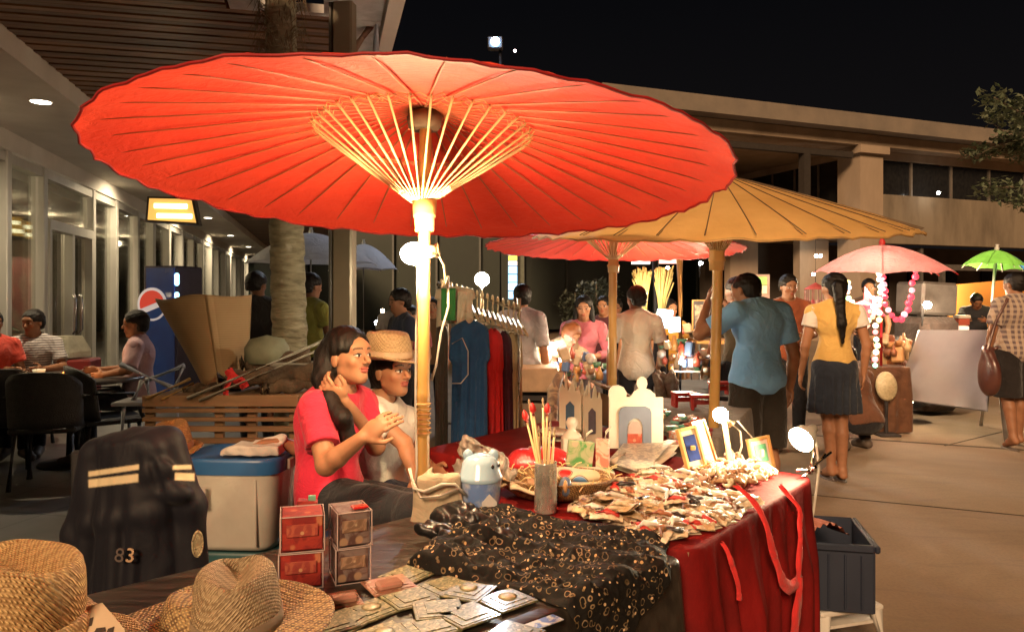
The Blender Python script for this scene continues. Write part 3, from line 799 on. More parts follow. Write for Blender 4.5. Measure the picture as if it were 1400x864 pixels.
# ------------------------------------------------------------------ concrete building on the right
m_conc = mat('building_plaster', (.36, .275, .20), (.24, .185, .13), rough=.85, scale=1.1, bump=.15, stretch=(1, 1, .35), lo=.4, hi=.75)
m_dark = mat('dark_glass', (.012, .012, .013), (.02, .02, .02), rough=.12, spec=.6)
m_fr = mat('grey_frames', (.16, .14, .12), rough=.5)
bl = T('concrete_building', 'two storey tan concrete building with dark window bands behind the stalls', 'building', (11.3, 25, 0))
A = Vector((.927, .375, 0)); B = Vector((-.375, .927, 0)); Qp = Vector((11.3, 25, 0))
RA = Matrix.Rotation(math.atan2(A.y, A.x), 4, 'Z')
def BP(a, b, z=0): return Qp+A*a+B*b+Vector((0, 0, z))
def bbox(a0, a1, b0, b1, z0, z1, mbb): mbb.box(BP((a0+a1)/2, (b0+b1)/2, (z0+z1)/2), (a1-a0, b1-b0, z1-z0), RA)
mb = MB(); bbox(-10, 30, -1.0, 8.5, 6.62, 7.1, mb); mb.build('roof_slab', mat('roof_conc', (.22, .18, .14), (.16, .135, .11), rough=.85, scale=1), bl)
mb = MB(); bbox(-10, 30, -.5, 8.3, 6.25, 6.60, mb); mb.build('ceiling_slab', m_conc, bl)
mb = MB(); bbox(-.42, .55, -.45, .5, 0, 6.24, mb); bbox(-.55, .68, -.6, .6, 6.0, 6.245, mb); mb.build('corner_column', m_conc, bl)
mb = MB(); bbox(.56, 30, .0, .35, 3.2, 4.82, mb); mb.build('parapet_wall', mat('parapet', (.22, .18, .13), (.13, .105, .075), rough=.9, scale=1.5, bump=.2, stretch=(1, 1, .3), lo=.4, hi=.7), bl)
mb = MB(); bbox(-9.5, 0.3, .0, 7.2, 3.3, 3.75, mb); mb.build('balcony_slab', m_conc, bl)
mb = MB(); bbox(.56, 30, .05, .3, 5.98, 6.24, mb); mb.build('lintel', m_conc, bl)
for a0 in [.56+1.9*i for i in range(12)]:
    mb = MB(); bbox(a0+.05, a0+1.85, .15, .2, 4.83, 5.97, mb); mb.build('window', m_dark, bl)
    mb = MB(); bbox(a0+1.86, a0+1.94, .10, .25, 4.83, 5.97, mb); mb.build('window_post', m_fr, bl)
for b0_ in [.6+1.15*i for i in range(6)]:
    mb = MB(); bbox(-.05, .0, b0_, b0_+1.07, 3.76, 6.0, mb); mb.build('window', m_dark, bl)
    mb = MB(); bbox(-.09, .04, b0_+1.075, b0_+1.145, 3.76, 6.0, mb); mb.build('window_post', m_fr, bl)
mb = MB(); bbox(-.08, .05, .5, 7.4, 6.01, 6.24, mb); bbox(-9.5, .3, 7.4, 7.8, 3.3, 6.24, mb); bbox(-.06, .2, .6, 7.3, 3.3, 3.74, mb); mb.build('recess_wall', m_conc, bl)
mb = MB(); bbox(-9, -.6, -.35, -.15, 5.86, 6.04, mb); bbox(-2.6, -2.35, -.35, -.1, 3.76, 5.86, mb); mb.build('steel_beam', mat('beam_dark', (.04, .033, .028), rough=.6), bl)
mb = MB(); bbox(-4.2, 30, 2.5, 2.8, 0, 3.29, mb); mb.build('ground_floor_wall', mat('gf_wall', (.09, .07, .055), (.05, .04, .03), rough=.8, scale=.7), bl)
for q_ in ((-4.1, -3.0, 1.3, 1.6), (-1.9, -.7, .6, .9)):
    mb = MB(); bbox(*q_, 0, 3.29, mb); mb.build('pier', m_conc, bl)
for a0 in (-3.8, -2.9, 3.2, 5.0, 6.8, 9.0): 
    mb = MB(); bbox(a0, a0+.8, 2.40, 2.48, .2, 2.5, mb); mb.build('shop_window', m_dark, bl)
mb = MB(); bbox(3.0, 3.12, .2, .35, 0, 3.1, mb); bbox(3.9, 9.5, .1, .28, 2.35, 2.55, mb); bbox(3.9, 4.05, .1, .25, 0, 2.55, mb); mb.build('awning_frame', mat('frame_grey', (.12, .11, .10), rough=.5), bl)
m_wl = emis('white_lamp', (1, .93, .8), 30)
for px, py, d in ((1283, 264, 25.6), (1116, 350, 24), (1122, 350, 24), (1112, 375, 24)):
    o = MB().ball(W(px, py, d), .055, 10).build('wall_lamp', m_wl, None, True); tag(o, 'tiny white lamp shining on the tan concrete building', 'lamp', 'lamps on the building')

# dark glazed hall in the far middle
hall = T('dark_hall', 'dark glazed hall with thin posts behind the market crowd', 'building', (-1, 33, 0))
mb = MB(); mb.box((-2, 34, 3.0), (22, .4, 6.0)); mb.build('hall_wall', mat('hall_wall', (.035, .045, .035), (.02, .025, .02), rough=.35, scale=.3), hall)
for i in range(11): MB().box((-9+1.9*i, 33.6, 2.6), (.09, .12, 5.2)).build('hall_post', mat('hallpost', (.12, .13, .12), rough=.5), hall)
mb = MB(); mb.box((0, 33.5, 5.3), (20, .5, .3)); mb.build('hall_beam', mat('hallpost'), hall)
# floodlight on its mast
fl = T('floodlight', 'blue white floodlight glowing high in the dark sky', 'floodlight', W(677, 57, 15)*1.0)
p = W(677, 57, 15)
MB().box(p+Vector((0, .14, 0)), (.30, .20, .24), bev=.02).build('lamp_housing', mat('dark_metal', (.03, .03, .035), rough=.5), fl)
MB().ball(p, (.085, .05, .085), 14).build('lamp_lens', emis('flood_blue', (.35, .65, 1), 30), fl, True)
MB().tube([p+Vector((.1, .2, -.1)), Vector((p.x+.1, p.y+.2, 0))], .03, 8).build('mast', mat('dark_metal'), fl, True)
MB().ball(W(704, 70, 15), .03, 8).build('warning_light', emis('flood_small', (1, .7, .7), 10), fl, True)
lamp_at('flood_lamp', p+Vector((0, -.1, -.2)), 260, (.8, .88, 1), .12, 100, p+Vector((0, -2, -3)))

# tall lit banner, and the panels built as a sign's reflection
m_ban = None
def banner(name, label, c, wdt, h, colors, rz=0.0):
    t_ = T(name, label, 'banner', c, rz); M = ROOTM[t_.name]
    MB().add([tuple(M @ Vector(q)) for q in [(-wdt/2-.03, .0, -.04), (wdt/2+.03, 0, -.04), (wdt/2+.03, 0, h+.04), (-wdt/2-.03, 0, h+.04), (-wdt/2-.03, .06, -.04), (wdt/2+.03, .06, -.04), (wdt/2+.03, .06, h+.04), (-wdt/2-.03, .06, h+.04)]],
             [(0, 1, 2, 3), (7, 6, 5, 4), (0, 4, 5, 1), (1, 5, 6, 2), (2, 6, 7, 3), (3, 7, 4, 0)]).build('banner_box', mat('banner_box', (.05, .08, .12), rough=.5), t_)
    z = 0
    for k, (hh, c_, s_) in enumerate(colors):
        cc = M @ Vector((0, -.012, z+hh/2)); MB().box(cc, (wdt, .012, hh-.03), Matrix.Rotation(rz, 4, 'Z')).build('lit_panel', emis('ban%d%d%d' % tuple(int(q*9) for q in c_), c_, s_), t_); z += hh
    return t_
LB = (.25, .62, 1.0); WH = (.8, .9, 1)
banner('lit_banner', 'narrow vertical lit sign of blue panels beyond the clothes rail', W(701, 409, 24)-Vector((0, 0, 0)), .27, 1.5, [(.26, LB, 2.2), (.26, (.35, .68, 1), 2.6), (.26, LB, 2.2), (.26, LB, 2.2), (.16, (1, .8, .85), 2), (.16, (.8, .8, .1), 1.6), (.08, WH, 2)])
MB().box(W(713, 380, 24.3)+Vector((0, 0, 0)), (.16, .12, 4.3)).build('banner_pole', mat('pole_green', (.14, .16, .12), rough=.5), bpy.data.objects['lit_banner'])
pb = FP(FT(13), -.5, 0)  # glowing panels set behind the pane imitate a sign's reflection in it
banner('lit_banner', 'narrow blue glowing panels behind the restaurant glass at left, standing in for a reflected sign', Vector((pb.x, pb.y, 1.0)), .12, .98, [(.3, (.25, .6, .75), 1.2), (.28, LB, 1.4), (.16, LB, 1.4), (.10, (.9, .7, .1), 1.2), (.14, LB, 1.6)], rotz+R(60))

# ------------------------------------------------------------------ trees
def leaf_mat(name, c, c2):
    m, nt, b = newmat(name)
    ge = N(nt, 'ShaderNodeNewGeometry'); cc = mix(nt, ge.outputs['Random Per Island'], c, c2)
    nt.links.new(cc, b.inputs['Base Color']); b.inputs['Roughness'].default_value = .55
    t = N(nt, 'ShaderNodeBsdfTranslucent'); nt.links.new(cc, t.inputs[0]); ms = N(nt, 'ShaderNodeMixShader', {0: .3})
    nt.links.new(b.outputs[0], ms.inputs[1]); nt.links.new(t.outputs[0], ms.inputs[2]); nt.links.new(ms.outputs[0], nt.nodes['Material Output'].inputs[0]); return m
m_leaf = leaf_mat('leaves', (.12, .16, .09), (.22, .25, .17)); m_leaf2 = leaf_mat('leaves_grey', (.11, .12, .09), (.07, .09, .06))
m_bark = mat('bark', (.16, .12, .08), (.09, .07, .05), rough=.9, scale=8, bump=.6)
def leaves(mbb, c, rad, n, size):
    for _ in range(n):
        u = Vector((rnd.gauss(0, 1), rnd.gauss(0, 1), rnd.gauss(0, 1))).normalized()*(rnd.random()**.45)
        p = Vector(c)+Vector((u.x*rad[0], u.y*rad[1], u.z*rad[2])); L = size*rnd.uniform(.6, 1.3)
        d = Vector((rnd.gauss(0, 1), rnd.gauss(0, 1), rnd.gauss(0, .6)-.2)).normalized(); s, t_, _a = basis(d); w_ = L*.28
        mbb.add([p, p+d*L*.5+s*w_, p+d*L+t_*L*.1, p+d*L*.5-s*w_], [(0, 1, 2, 3)])
DX = -.75
tr = T('leafy_tree', 'leafy tree with dim green branches at the right edge against the sky', 'tree', (11.9+DX, 15.5, 0))
trunk = MB().tube([(11.9, 15.5, 0), (11.8, 15.5, 1.8), (11.95, 15.4, 3.4), (11.7, 15.4, 4.9), (11.8, 15.3, 6)], [.19, .15, .12, .07, .03], 10)
limbs = [((11.9, 15.45, 2.9), (10.9, 15.1, 3.6), (9.9, 14.9, 3.55)), ((11.8, 15.4, 4.2), (10.9, 15.0, 4.9), (10.1, 14.9, 5.3)), ((11.9, 15.4, 3.2), (12.8, 15.0, 4.2), (13.5, 14.8, 4.9)), ((11.8, 15.4, 3.6), (11.5, 16.2, 4.6), (11.3, 16.8, 5.2)), ((11.8, 15.4, 4.2), (12.2, 14.8, 5.2), (12.4, 14.3, 5.8)), ((11.8, 15.4, 4.6), (10.8, 15.6, 4.6), (10.2, 15.7, 4.3))]
for l in limbs: trunk.tube(l, [.06, .04, .015], 7)
trunk.v = [(q[0]+DX, q[1], q[2]) for q in trunk.v]
trunk.build('trunk', m_bark, tr, True)
cr = MB()
for l in limbs:
    for k in range(7):
        u = .35+.65*k/6; p = Vector((DX, 0, 0))+Vector(l[0]).lerp(Vector(l[2]), u)+Vector((rnd.uniform(-.25, .25), rnd.uniform(-.3, .3), rnd.uniform(-.12, .25)))
        leaves(cr, p, (.36, .36, .15), 70, .15)
cr.build('crown', m_leaf, tr)
for (px, py, d, hgt, wd_) in ((786, 470, 17, 1.75, .42), (815, 470, 15, 2.0, .48)):
    b0 = W(px, 405, d); b0.z = gz(b0.x, b0.y)
    tr = T('slender_tree', 'young tree wrapped in pale leaves at the back of the court, %s' % ('left and shorter one' if hgt < 1.9 else 'right and taller one'), 'tree', b0)
    MB().tube([b0, b0+Vector((.02, 0, hgt*.55)), b0+Vector((0, 0, hgt))], [.035, .03, .01], 7).build('trunk', m_bark, tr, True)
    cr = MB()
    for k in range(9): leaves(cr, b0+Vector((rnd.uniform(-.3, .3)*wd_, rnd.uniform(-.3, .3)*wd_, hgt*(.5+.055*k))), (wd_*(.4+.07*k), wd_*(.4+.07*k), .16), 130, .10)
    cr.build('crown', m_leaf2, tr)
# palm
pt = T('palm_tree', 'rough grey palm trunk rising beside the roof post', 'palm tree', (-1.44, 4.95, 0))
prof = []; mb = MB(); pts = []; rr = []
for k in range(150):
    z = 4.1*k/149; x = -1.40-.028*z; pts.append((x+.004*math.sin(k), 4.95, z)); rr.append((.112-.012*z/4+(.004 if k % 3 == 0 else 0)+rnd.uniform(-.002, .002))*(1.0 if z < 2.9 else .95))
def palm_mat():
    m, nt, b = newmat('palm_bark'); co = coords(nt)
    n1 = N(nt, 'ShaderNodeTexNoise', {'Vector': coords(nt, (1, 1, 4)), 'Scale': 9.0, 'Detail': 8.0})
    v = N(nt, 'ShaderNodeTexNoise', {'Vector': co, 'Scale': 7.0, 'Detail': 3.0})
    c = ramp(nt, n1.outputs[0], [(.3, (.16, .14, .09)), (.55, (.30, .27, .18)), (.75, (.40, .37, .27))])
    c = mix(nt, ramp(nt, v.outputs[0], [(.60, (0, 0, 0)), (.66, (1, 1, 1))]), c, (.42, .39, .30))
    nt.links.new(c, b.inputs['Base Color']); b.inputs['Roughness'].default_value = .9; setbump(nt, b, n1.outputs[0], .9, .03); return m
mb.tube(pts, rr, 18).build('trunk', palm_mat(), pt, True)
mb = MB()
for k in range(240):
    z = rnd.uniform(2.75, 3.42); a = rnd.uniform(0, 6.28); r0 = .095; p = Vector((-1.49+r0*math.cos(a), 4.95+r0*math.sin(a), z))
    o_ = Vector((math.cos(a), math.sin(a), 0)); mb.tube([p, p+o_*.05+Vector((0, 0, .03)), p+o_*.08+Vector((rnd.uniform(-.04, .04), 0, -.05-rnd.random()*.05))], [.004, .003, .001], 4)
mb.build('fibre', mat('fibre', (.20, .15, .09), rough=.9), pt)
mb = MB()
for k in range(16):
    a = k*2.4; L = 1.1
    for side in (-1, 1):
        for q in range(26):
            u = q/26; r_ = .15+L*u; zc = 4.15+.9*u-1.5*u*u; p = Vector((-1.5+r_*math.cos(a), 4.95+r_*math.sin(a), zc+.4)); ta = Vector((math.cos(a+side*1.0), math.sin(a+side*1.0), -.5)).normalized()*.38*(1-abs(u-.4))
            w_ = Vector((-math.sin(a), math.cos(a), 0))*.015; mb.add([p, p+ta*.5+Vector((math.cos(a), math.sin(a), 0))*.018, p+ta, p+ta*.5-Vector((math.cos(a), math.sin(a), 0))*.018], [(0, 1, 2, 3)])
mb.build('crown', m_leaf, pt)
# ------------------------------------------------------------------ bamboo and paper parasols
def paper_mat(name, c, c2, tl=.3, wrinkle=.35):
    m, nt, b = newmat(name); co = coords(nt)
    n1 = N(nt, 'ShaderNodeTexNoise', {'Vector': co, 'Scale': 3.5, 'Detail': 7.0, 'Roughness': .6})
    n2 = N(nt, 'ShaderNodeTexNoise', {'Vector': co, 'Scale': 26.0, 'Detail': 6.0, 'Distortion': .8})
    cc = mix(nt, ramp(nt, n1.outputs[0], [(.35, (0, 0, 0)), (.65, (1, 1, 1))]), c, c2)
    nt.links.new(cc, b.inputs['Base Color']); b.inputs['Roughness'].default_value = .55; b.inputs['Specular IOR Level'].default_value = .25
    setbump(nt, b, n2.outputs[0], wrinkle, .012)
    t = N(nt, 'ShaderNodeBsdfTranslucent'); nt.links.new(cc, t.inputs[0]); ms = N(nt, 'ShaderNodeMixShader', {0: tl})
    nt.links.new(b.outputs[0], ms.inputs[1]); nt.links.new(t.outputs[0], ms.inputs[2]); nt.links.new(ms.outputs[0], nt.nodes['Material Output'].inputs[0])
    return m
m_bam = wood_mat('bamboo', (.50, .29, .085), (.32, .17, .045), (1, 1, .5), .38)
m_strut = wood_mat('split_bamboo', (.80, .62, .32), (.62, .42, .18), (1, 1, 1), .45)
m_rib = wood_mat('rib_bamboo', (.50, .13, .05), (.30, .06, .025), (1, 1, 1), .5)
m_knot = mat('head_block', (.14, .09, .05), rough=.7)
m_string = mat('thread', (.62, .42, .16), (.4, .16, .06), rough=.8)
def parasol(label, base, nx, ny, Rr, zrim, zap, zrun, rr, n, m_can, roll=0., pr=.022, strings=True, seed=1, rim_m=None, below=0., ribm=None, roll2=0., rib_shadows=False):
    rg = random.Random(seed)
    root = T('paper_parasol', label, 'parasol', (0, 0, 0), 0, 'big paper parasols over the stalls')
    zc = lambda r: zap-(zap-zrim)*(min(r/Rr, 1.05)**1.08)
    TL = Matrix.Translation((0, 0, zap)) @ Matrix.Rotation(R(roll), 4, 'Y') @ Matrix.Rotation(R(roll2), 4, 'X') @ Matrix.Translation((0, 0, -zap))
    seg = 4; NU = n*seg; rows = [.03+(Rr-.03)*(k/22)**.9 for k in range(23)]+[Rr+.012]
    ph = [rg.uniform(-1, 1) for _ in range(n)]
    mb = MB(); vs = []
    for k, r in enumerate(rows):
        for q in range(NU):
            a = 2*math.pi*q/NU; fr = (q % seg)/seg; s_ = math.sin(math.pi*fr)
            pn = ph[q//seg]; u = r/Rr
            rad = r*(1-.010*s_*u*u)
            z = zc(r)+.007+.014*s_*u*(1+.5*pn)*(.45)
            if k >= 18: z -= (.004+.002*pn*s_)*(k-17)*.8; rad += .0025*math.sin(a*17+seed)*((k-17)/5); z += .004*math.sin(a*41+k*1.9+pn*3)*((k-17)/5)*s_
            vs.append((rad*math.cos(a), rad*math.sin(a), z))
    mb.v = vs; mb.f = [(k*NU+q, k*NU+(q+1) % NU, (k+1)*NU+(q+1) % NU, (k+1)*NU+q) for k in range(len(rows)-1) for q in range(NU)]; mb.m = [0]*len(mb.f)
    can = mb.build('canopy', m_can, root, True); can.matrix_local = TL
    # darker band stuck over the rim on the outside
    e = MB(); e.tube([vs[-NU:][q % NU] for q in range(NU+1)], .0045, 5, cap=False)
    ed = e.build('rim_cord', rim_m or m_can, root, True); ed.matrix_local = TL
    # ribs
    pts = [(r, 0, zc(r)-.002) for r in [.03+(Rr-.06)*k/8 for k in range(9)]]
    rb = MB().tube(pts, [.0036]*6+[.003, .0025, .0018], 6, flat=.8).build('rib', ribm or m_rib, root, True)
    st = MB().tube([(.034, 0, zrun), (.034+(rr-.034)*.5, 0, zrun+(zc(rr)-.01-zrun)*.5), (rr, 0, zc(rr)-.010), (rr+.006, 0, zc(rr)-.002)], [.0028, .0040, .0038, .003], 6).build('strut', m_strut, root, True)
    for o, first in ((rb, 0), (st, 0)):
        for q in range(n):
            c = o if q == 0 else o.copy()
            if q: col.objects.link(c); c.parent = root
            c.matrix_local = TL @ Matrix.Rotation(2*math.pi*(q+rg.uniform(-.06, .06))/n, 4, 'Z')
    if rib_shadows:
        sm = MB().tube([(r, 0, zc(r)+.010) for r in [.05+(Rr-.05)*k/8 for k in range(9)]], .0023, 5).build('seam', m_knot, root, True)  # dark tubes on the paper stand for rib shadows showing through
        for q in range(n):
            c = sm if q == 0 else sm.copy()
            if q: col.objects.link(c); c.parent = root
            c.matrix_local = TL @ Matrix.Rotation(2*math.pi*q/n, 4, 'Z')
    # pole, head block, collar
    mb = MB(); pts = []; rs = []; z = -.0+below
    while z < zap-.02:
        kn = (z*3.1) % 1.0
        pts.append((.004*math.sin(z*2+seed), .003*math.sin(z*3), z)); rs.append(pr*(1+.10*math.exp(-((kn-.5)/.035)**2))); z += .012
    mb.tube(pts, rs, 16).build('pole', m_bam, root, True)
    hb = MB().lathe([(.02, zap-.075), (.052, zap-.07), (.058, zap-.03), (.05, zap-.012), (.02, zap-.005)], 28, fn=lambda p, t, r, z: (p[0]*(1+.05*math.cos(t*n)), p[1]*(1+.05*math.cos(t*n)), z)).build('head_block', m_knot, root, True)
    MB().lathe([(.0, zap+.055), (.02, zap+.05), (.045, zap+.02), (.055, zap+.002)], 20, close=False).build('cap', rim_m or m_can, root, True)
    c_ = MB().lathe([(pr+.002, zrun-.10), (pr+.010, zrun-.10), (pr+.012, zrun-.055), (pr+.017, zrun-.050), (pr+.0165, zrun-.042), (.038, zrun-.03), (.040, zrun+.002), (.034, zrun+.012), (.02, zrun+.012)], 36, fn=lambda p, t, r, z: (p[0]*(1+.03*math.cos(t*n)), p[1]*(1+.03*math.cos(t*n)), z))
    col_ = c_.build('collar', wood_mat('collar_%d' % seed, (.60, .36, .13), (.36, .18, .06)), root, True)
    # lacing: thread zigzags between the struts near the collar, and at the ring
    mb = MB()
    sp_ = lambda u, a: (( .034+(rr-.034)*u)*math.cos(a), (.034+(rr-.034)*u)*math.sin(a), zrun+(zc(rr)-.01-zrun)*u)
    for u0 in (.02, .06, .10):
        mb.tube([sp_(u0+(.03 if q % 2 else 0), 2*math.pi*(q/2)/n) for q in range(2*n+1)], .0022, 4, cap=False)
    if strings:
        for u0, r0 in ((.93, .0012), (.97, .0012), (1.0, .0014)):
            mb.tube([sp_(u0+(.03 if q % 2 else -.01)+rg.uniform(-.012, .012), 2*math.pi*(q/2)/n) for q in range(2*n+1)], r0, 4, cap=False)
        for q in range(n):
            for k in range(2):
                a = 2*math.pi*(q+rg.random())/n; p = Vector(sp_(1.0, a)); mb.tube([p, p+Vector((rg.uniform(-.012, .012), rg.uniform(-.012, .012), -.012)), p+Vector((rg.uniform(-.02, .02), rg.uniform(-.02, .02), rg.uniform(-.03, .01)))], .0009, 3)
    la = mb.build('lacing', m_string, root, True); la.matrix_local = TL
    ax = Vector((nx, ny, 1)).normalized()
    root.location = base; root.rotation_euler = Vector((0, 0, 1)).rotation_difference(ax).to_euler()
    return root
red_p = paper_mat('red_paper', (.90, .080, .042), (.80, .055, .032), .15, .6)
tan_p = paper_mat('tan_paper', (.78, .47, .17), (.66, .37, .12), .38)
red_q = paper_mat('red_paper_far', (.72, .07, .045), (.58, .05, .035), .35)
n1 = Vector((-.012, .108, 1)).normalized(); c1 = Vector((-.296, 2.60, 1.852))
parasol('huge red paper parasol over the front stall, seen from below with pale struts', c1-n1*1.861, n1.x, n1.y, 1.015, 1.861, 2.10, 1.775, .365, 36, red_p, roll=2.2, pr=.0205, seed=3, rim_m=mat('rim_red', (.40, .012, .012), rough=.6))
n2 = Vector((-.008, -.105, 1)).normalized(); c2_ = Vector((1.07, 4.0, 1.785))
parasol('tan paper parasol leaning forward over the second stall', c2_-n2*1.80, n2.x, n2.y, .95, 1.80, 2.09, 1.70, .26, 30, tan_p, roll=-.5, pr=.027, seed=5, strings=False, rim_m=mat('rim_tan', (.45, .26, .09), rough=.7), ribm=mat('rib_brown', (.14, .07, .03), rough=.7), rib_shadows=True)
n3 = Vector((.012, .04, 1)).normalized(); c3 = Vector((.80, 6.05, 1.83))
parasol('smaller red paper parasol farther back, pale bamboo pole', c3-n3*1.83, n3.x, n3.y, 1.0, 1.83, 2.02, 1.735, .30, 34, red_q, roll=.6, pr=.032, seed=8, strings=False, rim_m=mat('rim_red'))

# cloth umbrellas
def cloth_umbrella(label, base, Rr, zrim, zap, n, m_can, pr, m_pole, lean=(0, 0), scallop=.06, name='umbrella', vent=False, colors=None, rz=0, drop=.05, group=None):
    root = T(name, label, 'umbrella', (0, 0, 0), 0, group)
    seg = 6; NU = n*seg; rows = [k/14 for k in range(15)]
    mb = MB()
    for u in rows:
        for q in range(NU):
            a = 2*math.pi*q/NU; s_ = math.sin(math.pi*((q % seg)/seg)); r = Rr*u
            rad = r*(1-scallop*s_*u*u); z = zap-(zap-zrim)*(u**1.7)+(.05*s_*u*(1-u)*.3)+(.025*s_*u**3)
            mb.v.append((rad*math.cos(a), rad*math.sin(a), z))
    mb.f = [(k*NU+q, k*NU+(q+1) % NU, (k+1)*NU+(q+1) % NU, (k+1)*NU+q) for k in range(14) for q in range(NU)]
    mb.m = [(0 if not colors else (q//seg) % len(colors)) for k in range(14) for q in range(NU)]
    mb.build('canopy', colors or m_can, root, True)
    for q in range(n):
        a = 2*math.pi*q/n
        MB().tube([(Rr*u*math.cos(a), Rr*u*math.sin(a), zap-(zap-zrim)*(u**1.7)-.012) for u in (.03, .3, .6, .8, .93, 1.02)], .006, 5).build('rib', m_pole, root, True)
    MB().tube([(0, 0, 0), (0, 0, zap+.02)], pr, 12).build('pole', m_pole, root, True)
    MB().lathe([(.03, zap-.01), (.035, zap+.03), (.02, zap+.06), (.028, zap+.085), (0, zap+.09)], 12, close=False).build('finial', m_pole, root, True)
    if vent:
        MB().lathe([(.02, zap+.05), (.16, zap+.03), (.30, zap-.02)], 24, close=False).build('vent', m_can, root, True)
    root.location = base; root.rotation_euler = (R(lean[0]), R(lean[1]), rz)
    return root
m_pinkc = m_cloth('pink_cloth', (.62, .25, .27), (.52, .20, .22), tl=.3)
b = W(1204, 405, 8.3); b.z = 0
cloth_umbrella('pink scalloped umbrella with a red pole at the lantern stall', b, .70, 1.70, 2.00, 8, m_pinkc, .018, mat('red_paint', (.55, .03, .03), rough=.4), (2, -1.5), .09, rz=.35)
m_grn = m_cloth('green_cloth', (.22, .60, .10), tl=.4); m_blu = m_cloth('blue_cloth', (.08, .35, .75), tl=.4)
b = W(1349, 405, 11.5); b.z = .55
cloth_umbrella('small green umbrella with a blue panel on a white pole at the right', b, .44, 1.34, 1.60, 8, m_grn, .028, mat('white_paint', (.7, .68, .66), rough=.4), (-1, 6), .07, colors=[m_grn]*7+[m_blu])
m_wc = m_cloth('white_canvas', (.42, .42, .46), (.36, .36, .40), tl=.2)
for px, d, r_, zz, lb in ((425, 11.8, .98, 0.02, 'white canvas sunshade behind the palm, the larger and higher one'), (497, 14.0, .62, .0, 'white canvas sunshade peeping out right of the grey post')):
    b = W(px, 405, d); b.z = 0
    cloth_umbrella(lb, b, r_, 1.93+zz, 2.40+zz, 6, m_wc, .02, m_alu, (0, 0), .08, 'sunshade', False, None, .2, group='white sunshades by the terrace')
# ------------------------------------------------------------------ tables and cloths of the front stall
def rounded(poly, r=.03, k=5):
    out = []; n = len(poly)
    for i in range(n):
        p0, p1, p2 = Vector(poly[i-1]), Vector(poly[i]), Vector(poly[(i+1) % n])
        a = (p0-p1).normalized(); b = (p2-p1).normalized(); c = p1+(a+b)*r; 
        q0 = p1+a*r; q1 = p1+b*r
        for j in range(k+1):
            u = j/k; out.append((q0.lerp(p1, u)).lerp(p1.lerp(q1, u), u))
    return out
def cloth_over(name, label, poly, z, drop, m, amp=.012, freq=42, seed=0, cat='tablecloth', rnd_r=.04, sag=0.0, top_noise=.002):
    rg = random.Random(seed); pr = rounded(poly, rnd_r)
    path = []
    for i in range(len(pr)):
        a, b = Vector(pr[i]), Vector(pr[(i+1) % len(pr)]); L = (b-a).length; k = max(1, int(L/.012))
        for j in range(k): path.append(a.lerp(b, j/k))
    n = len(path); nrm = []; s = 0; S = []
    for i in range(n):
        d = (path[(i+1) % n]-path[i-1]).normalized(); nrm.append(Vector((d.y, -d.x))); S.append(s); s += (path[(i+1) % n]-path[i]).length
    if sum((path[i].x*path[(i+1) % n].y-path[(i+1) % n].x*path[i].y) for i in range(n)) < 0: nrm = [-q for q in nrm]
    cen = sum(path, Vector((0, 0)))/n
    rows = [(0, 0), (.006, .002), (.010, .008), (.012, .02)]+[(.014, .02+(drop-.02)*((k+1)/16)) for k in range(16)]
    mb = MB(); ph = [rg.uniform(0, 6.28) for _ in range(4)]; K = round(freq*s/6.283); K2 = round(freq*.37*s/6.283); K3 = round(freq*2.3*s/6.283)
    for (o, dz) in rows:
        w_ = min(1, dz/.30)**1.2
        for i in range(n):
            t = S[i]/s*6.283; f = math.sin(K*t+ph[0]+1.2*math.sin(K2*t+ph[1]))+.7*math.sin(K2*t+ph[2])+.25*math.sin(K3*t+dz*5+ph[3])
            p = path[i]+nrm[i]*(o+w_*amp*(f+1.6)); mb.v.append((p.x, p.y, z-dz+(0 if dz < drop*.95 else .012*math.sin(K2*t))))
    for k in range(len(rows)-1):
        for i in range(n):
            j = (i+1) % n; mb.f.append((k*n+i, (k+1)*n+i, (k+1)*n+j, k*n+j)); mb.m.append(0)
    # top as rings towards the middle
    prev = list(range(n))
    for q in (.9, .7, .45, .2):
        base = len(mb.v)
        for i in range(n):
            p = cen+(path[i]-cen)*q; mb.v.append((p.x, p.y, z+top_noise*math.sin(p.x*31+p.y*17)*(1 if q < .9 else 0)))
        for i in range(n): j = (i+1) % n; mb.f.append((prev[i], prev[j], base+j, base+i)); mb.m.append(0)
        prev = list(range(base, base+n))
    mb.f.append(tuple(prev)); mb.m.append(0)
    o = mb.build(name, m, None, True); tag(o, label, cat); return o
def table_under(name, label, poly, z):
    t = T(name, label, 'table', (sum(p[0] for p in poly)/4, sum(p[1] for p in poly)/4, 0)); c = Vector(t.location)
    pl = [(c.x+(p[0]-c.x)*.985, c.y+(p[1]-c.y)*.985) for p in poly]
    MB().slab(pl, z-.035, z-.004).build('tabletop', mat('plywood', (.35, .25, .15), rough=.6), t)
    for p in pl:
        q = Vector((c.x+(p[0]-c.x)*.9, c.y+(p[1]-c.y)*.9, 0)); MB().tube([q, q+Vector((0, 0, z-.036))], .014, 8).build('leg', mat('steel_leg', (.3, .3, .3), rough=.4, metal=.8), t, True)
def blackcloth():
    m, nt, b = newmat('black_plastic_cloth'); co = coords(nt, (1, 1, 1), (0, 0, R(-43)))
    n1 = N(nt, 'ShaderNodeTexNoise', {'Vector': coords(nt, (1.2, 9, 3), (0, 0, R(-43))), 'Scale': 5.0, 'Detail': 7.0})
    nt.links.new(ramp(nt, n1.outputs[0], [(.35, (.012, .010, .009)), (.62, (.035, .028, .022)), (.8, (.07, .058, .045))]), b.inputs['Base Color'])
    nt.links.new(ramp(nt, n1.outputs[0], [(.3, (.28, .28, .28)), (.7, (.5, .5, .5))]), b.inputs['Roughness'])
    setbump(nt, b, n1.outputs[0], .2, .01); return m
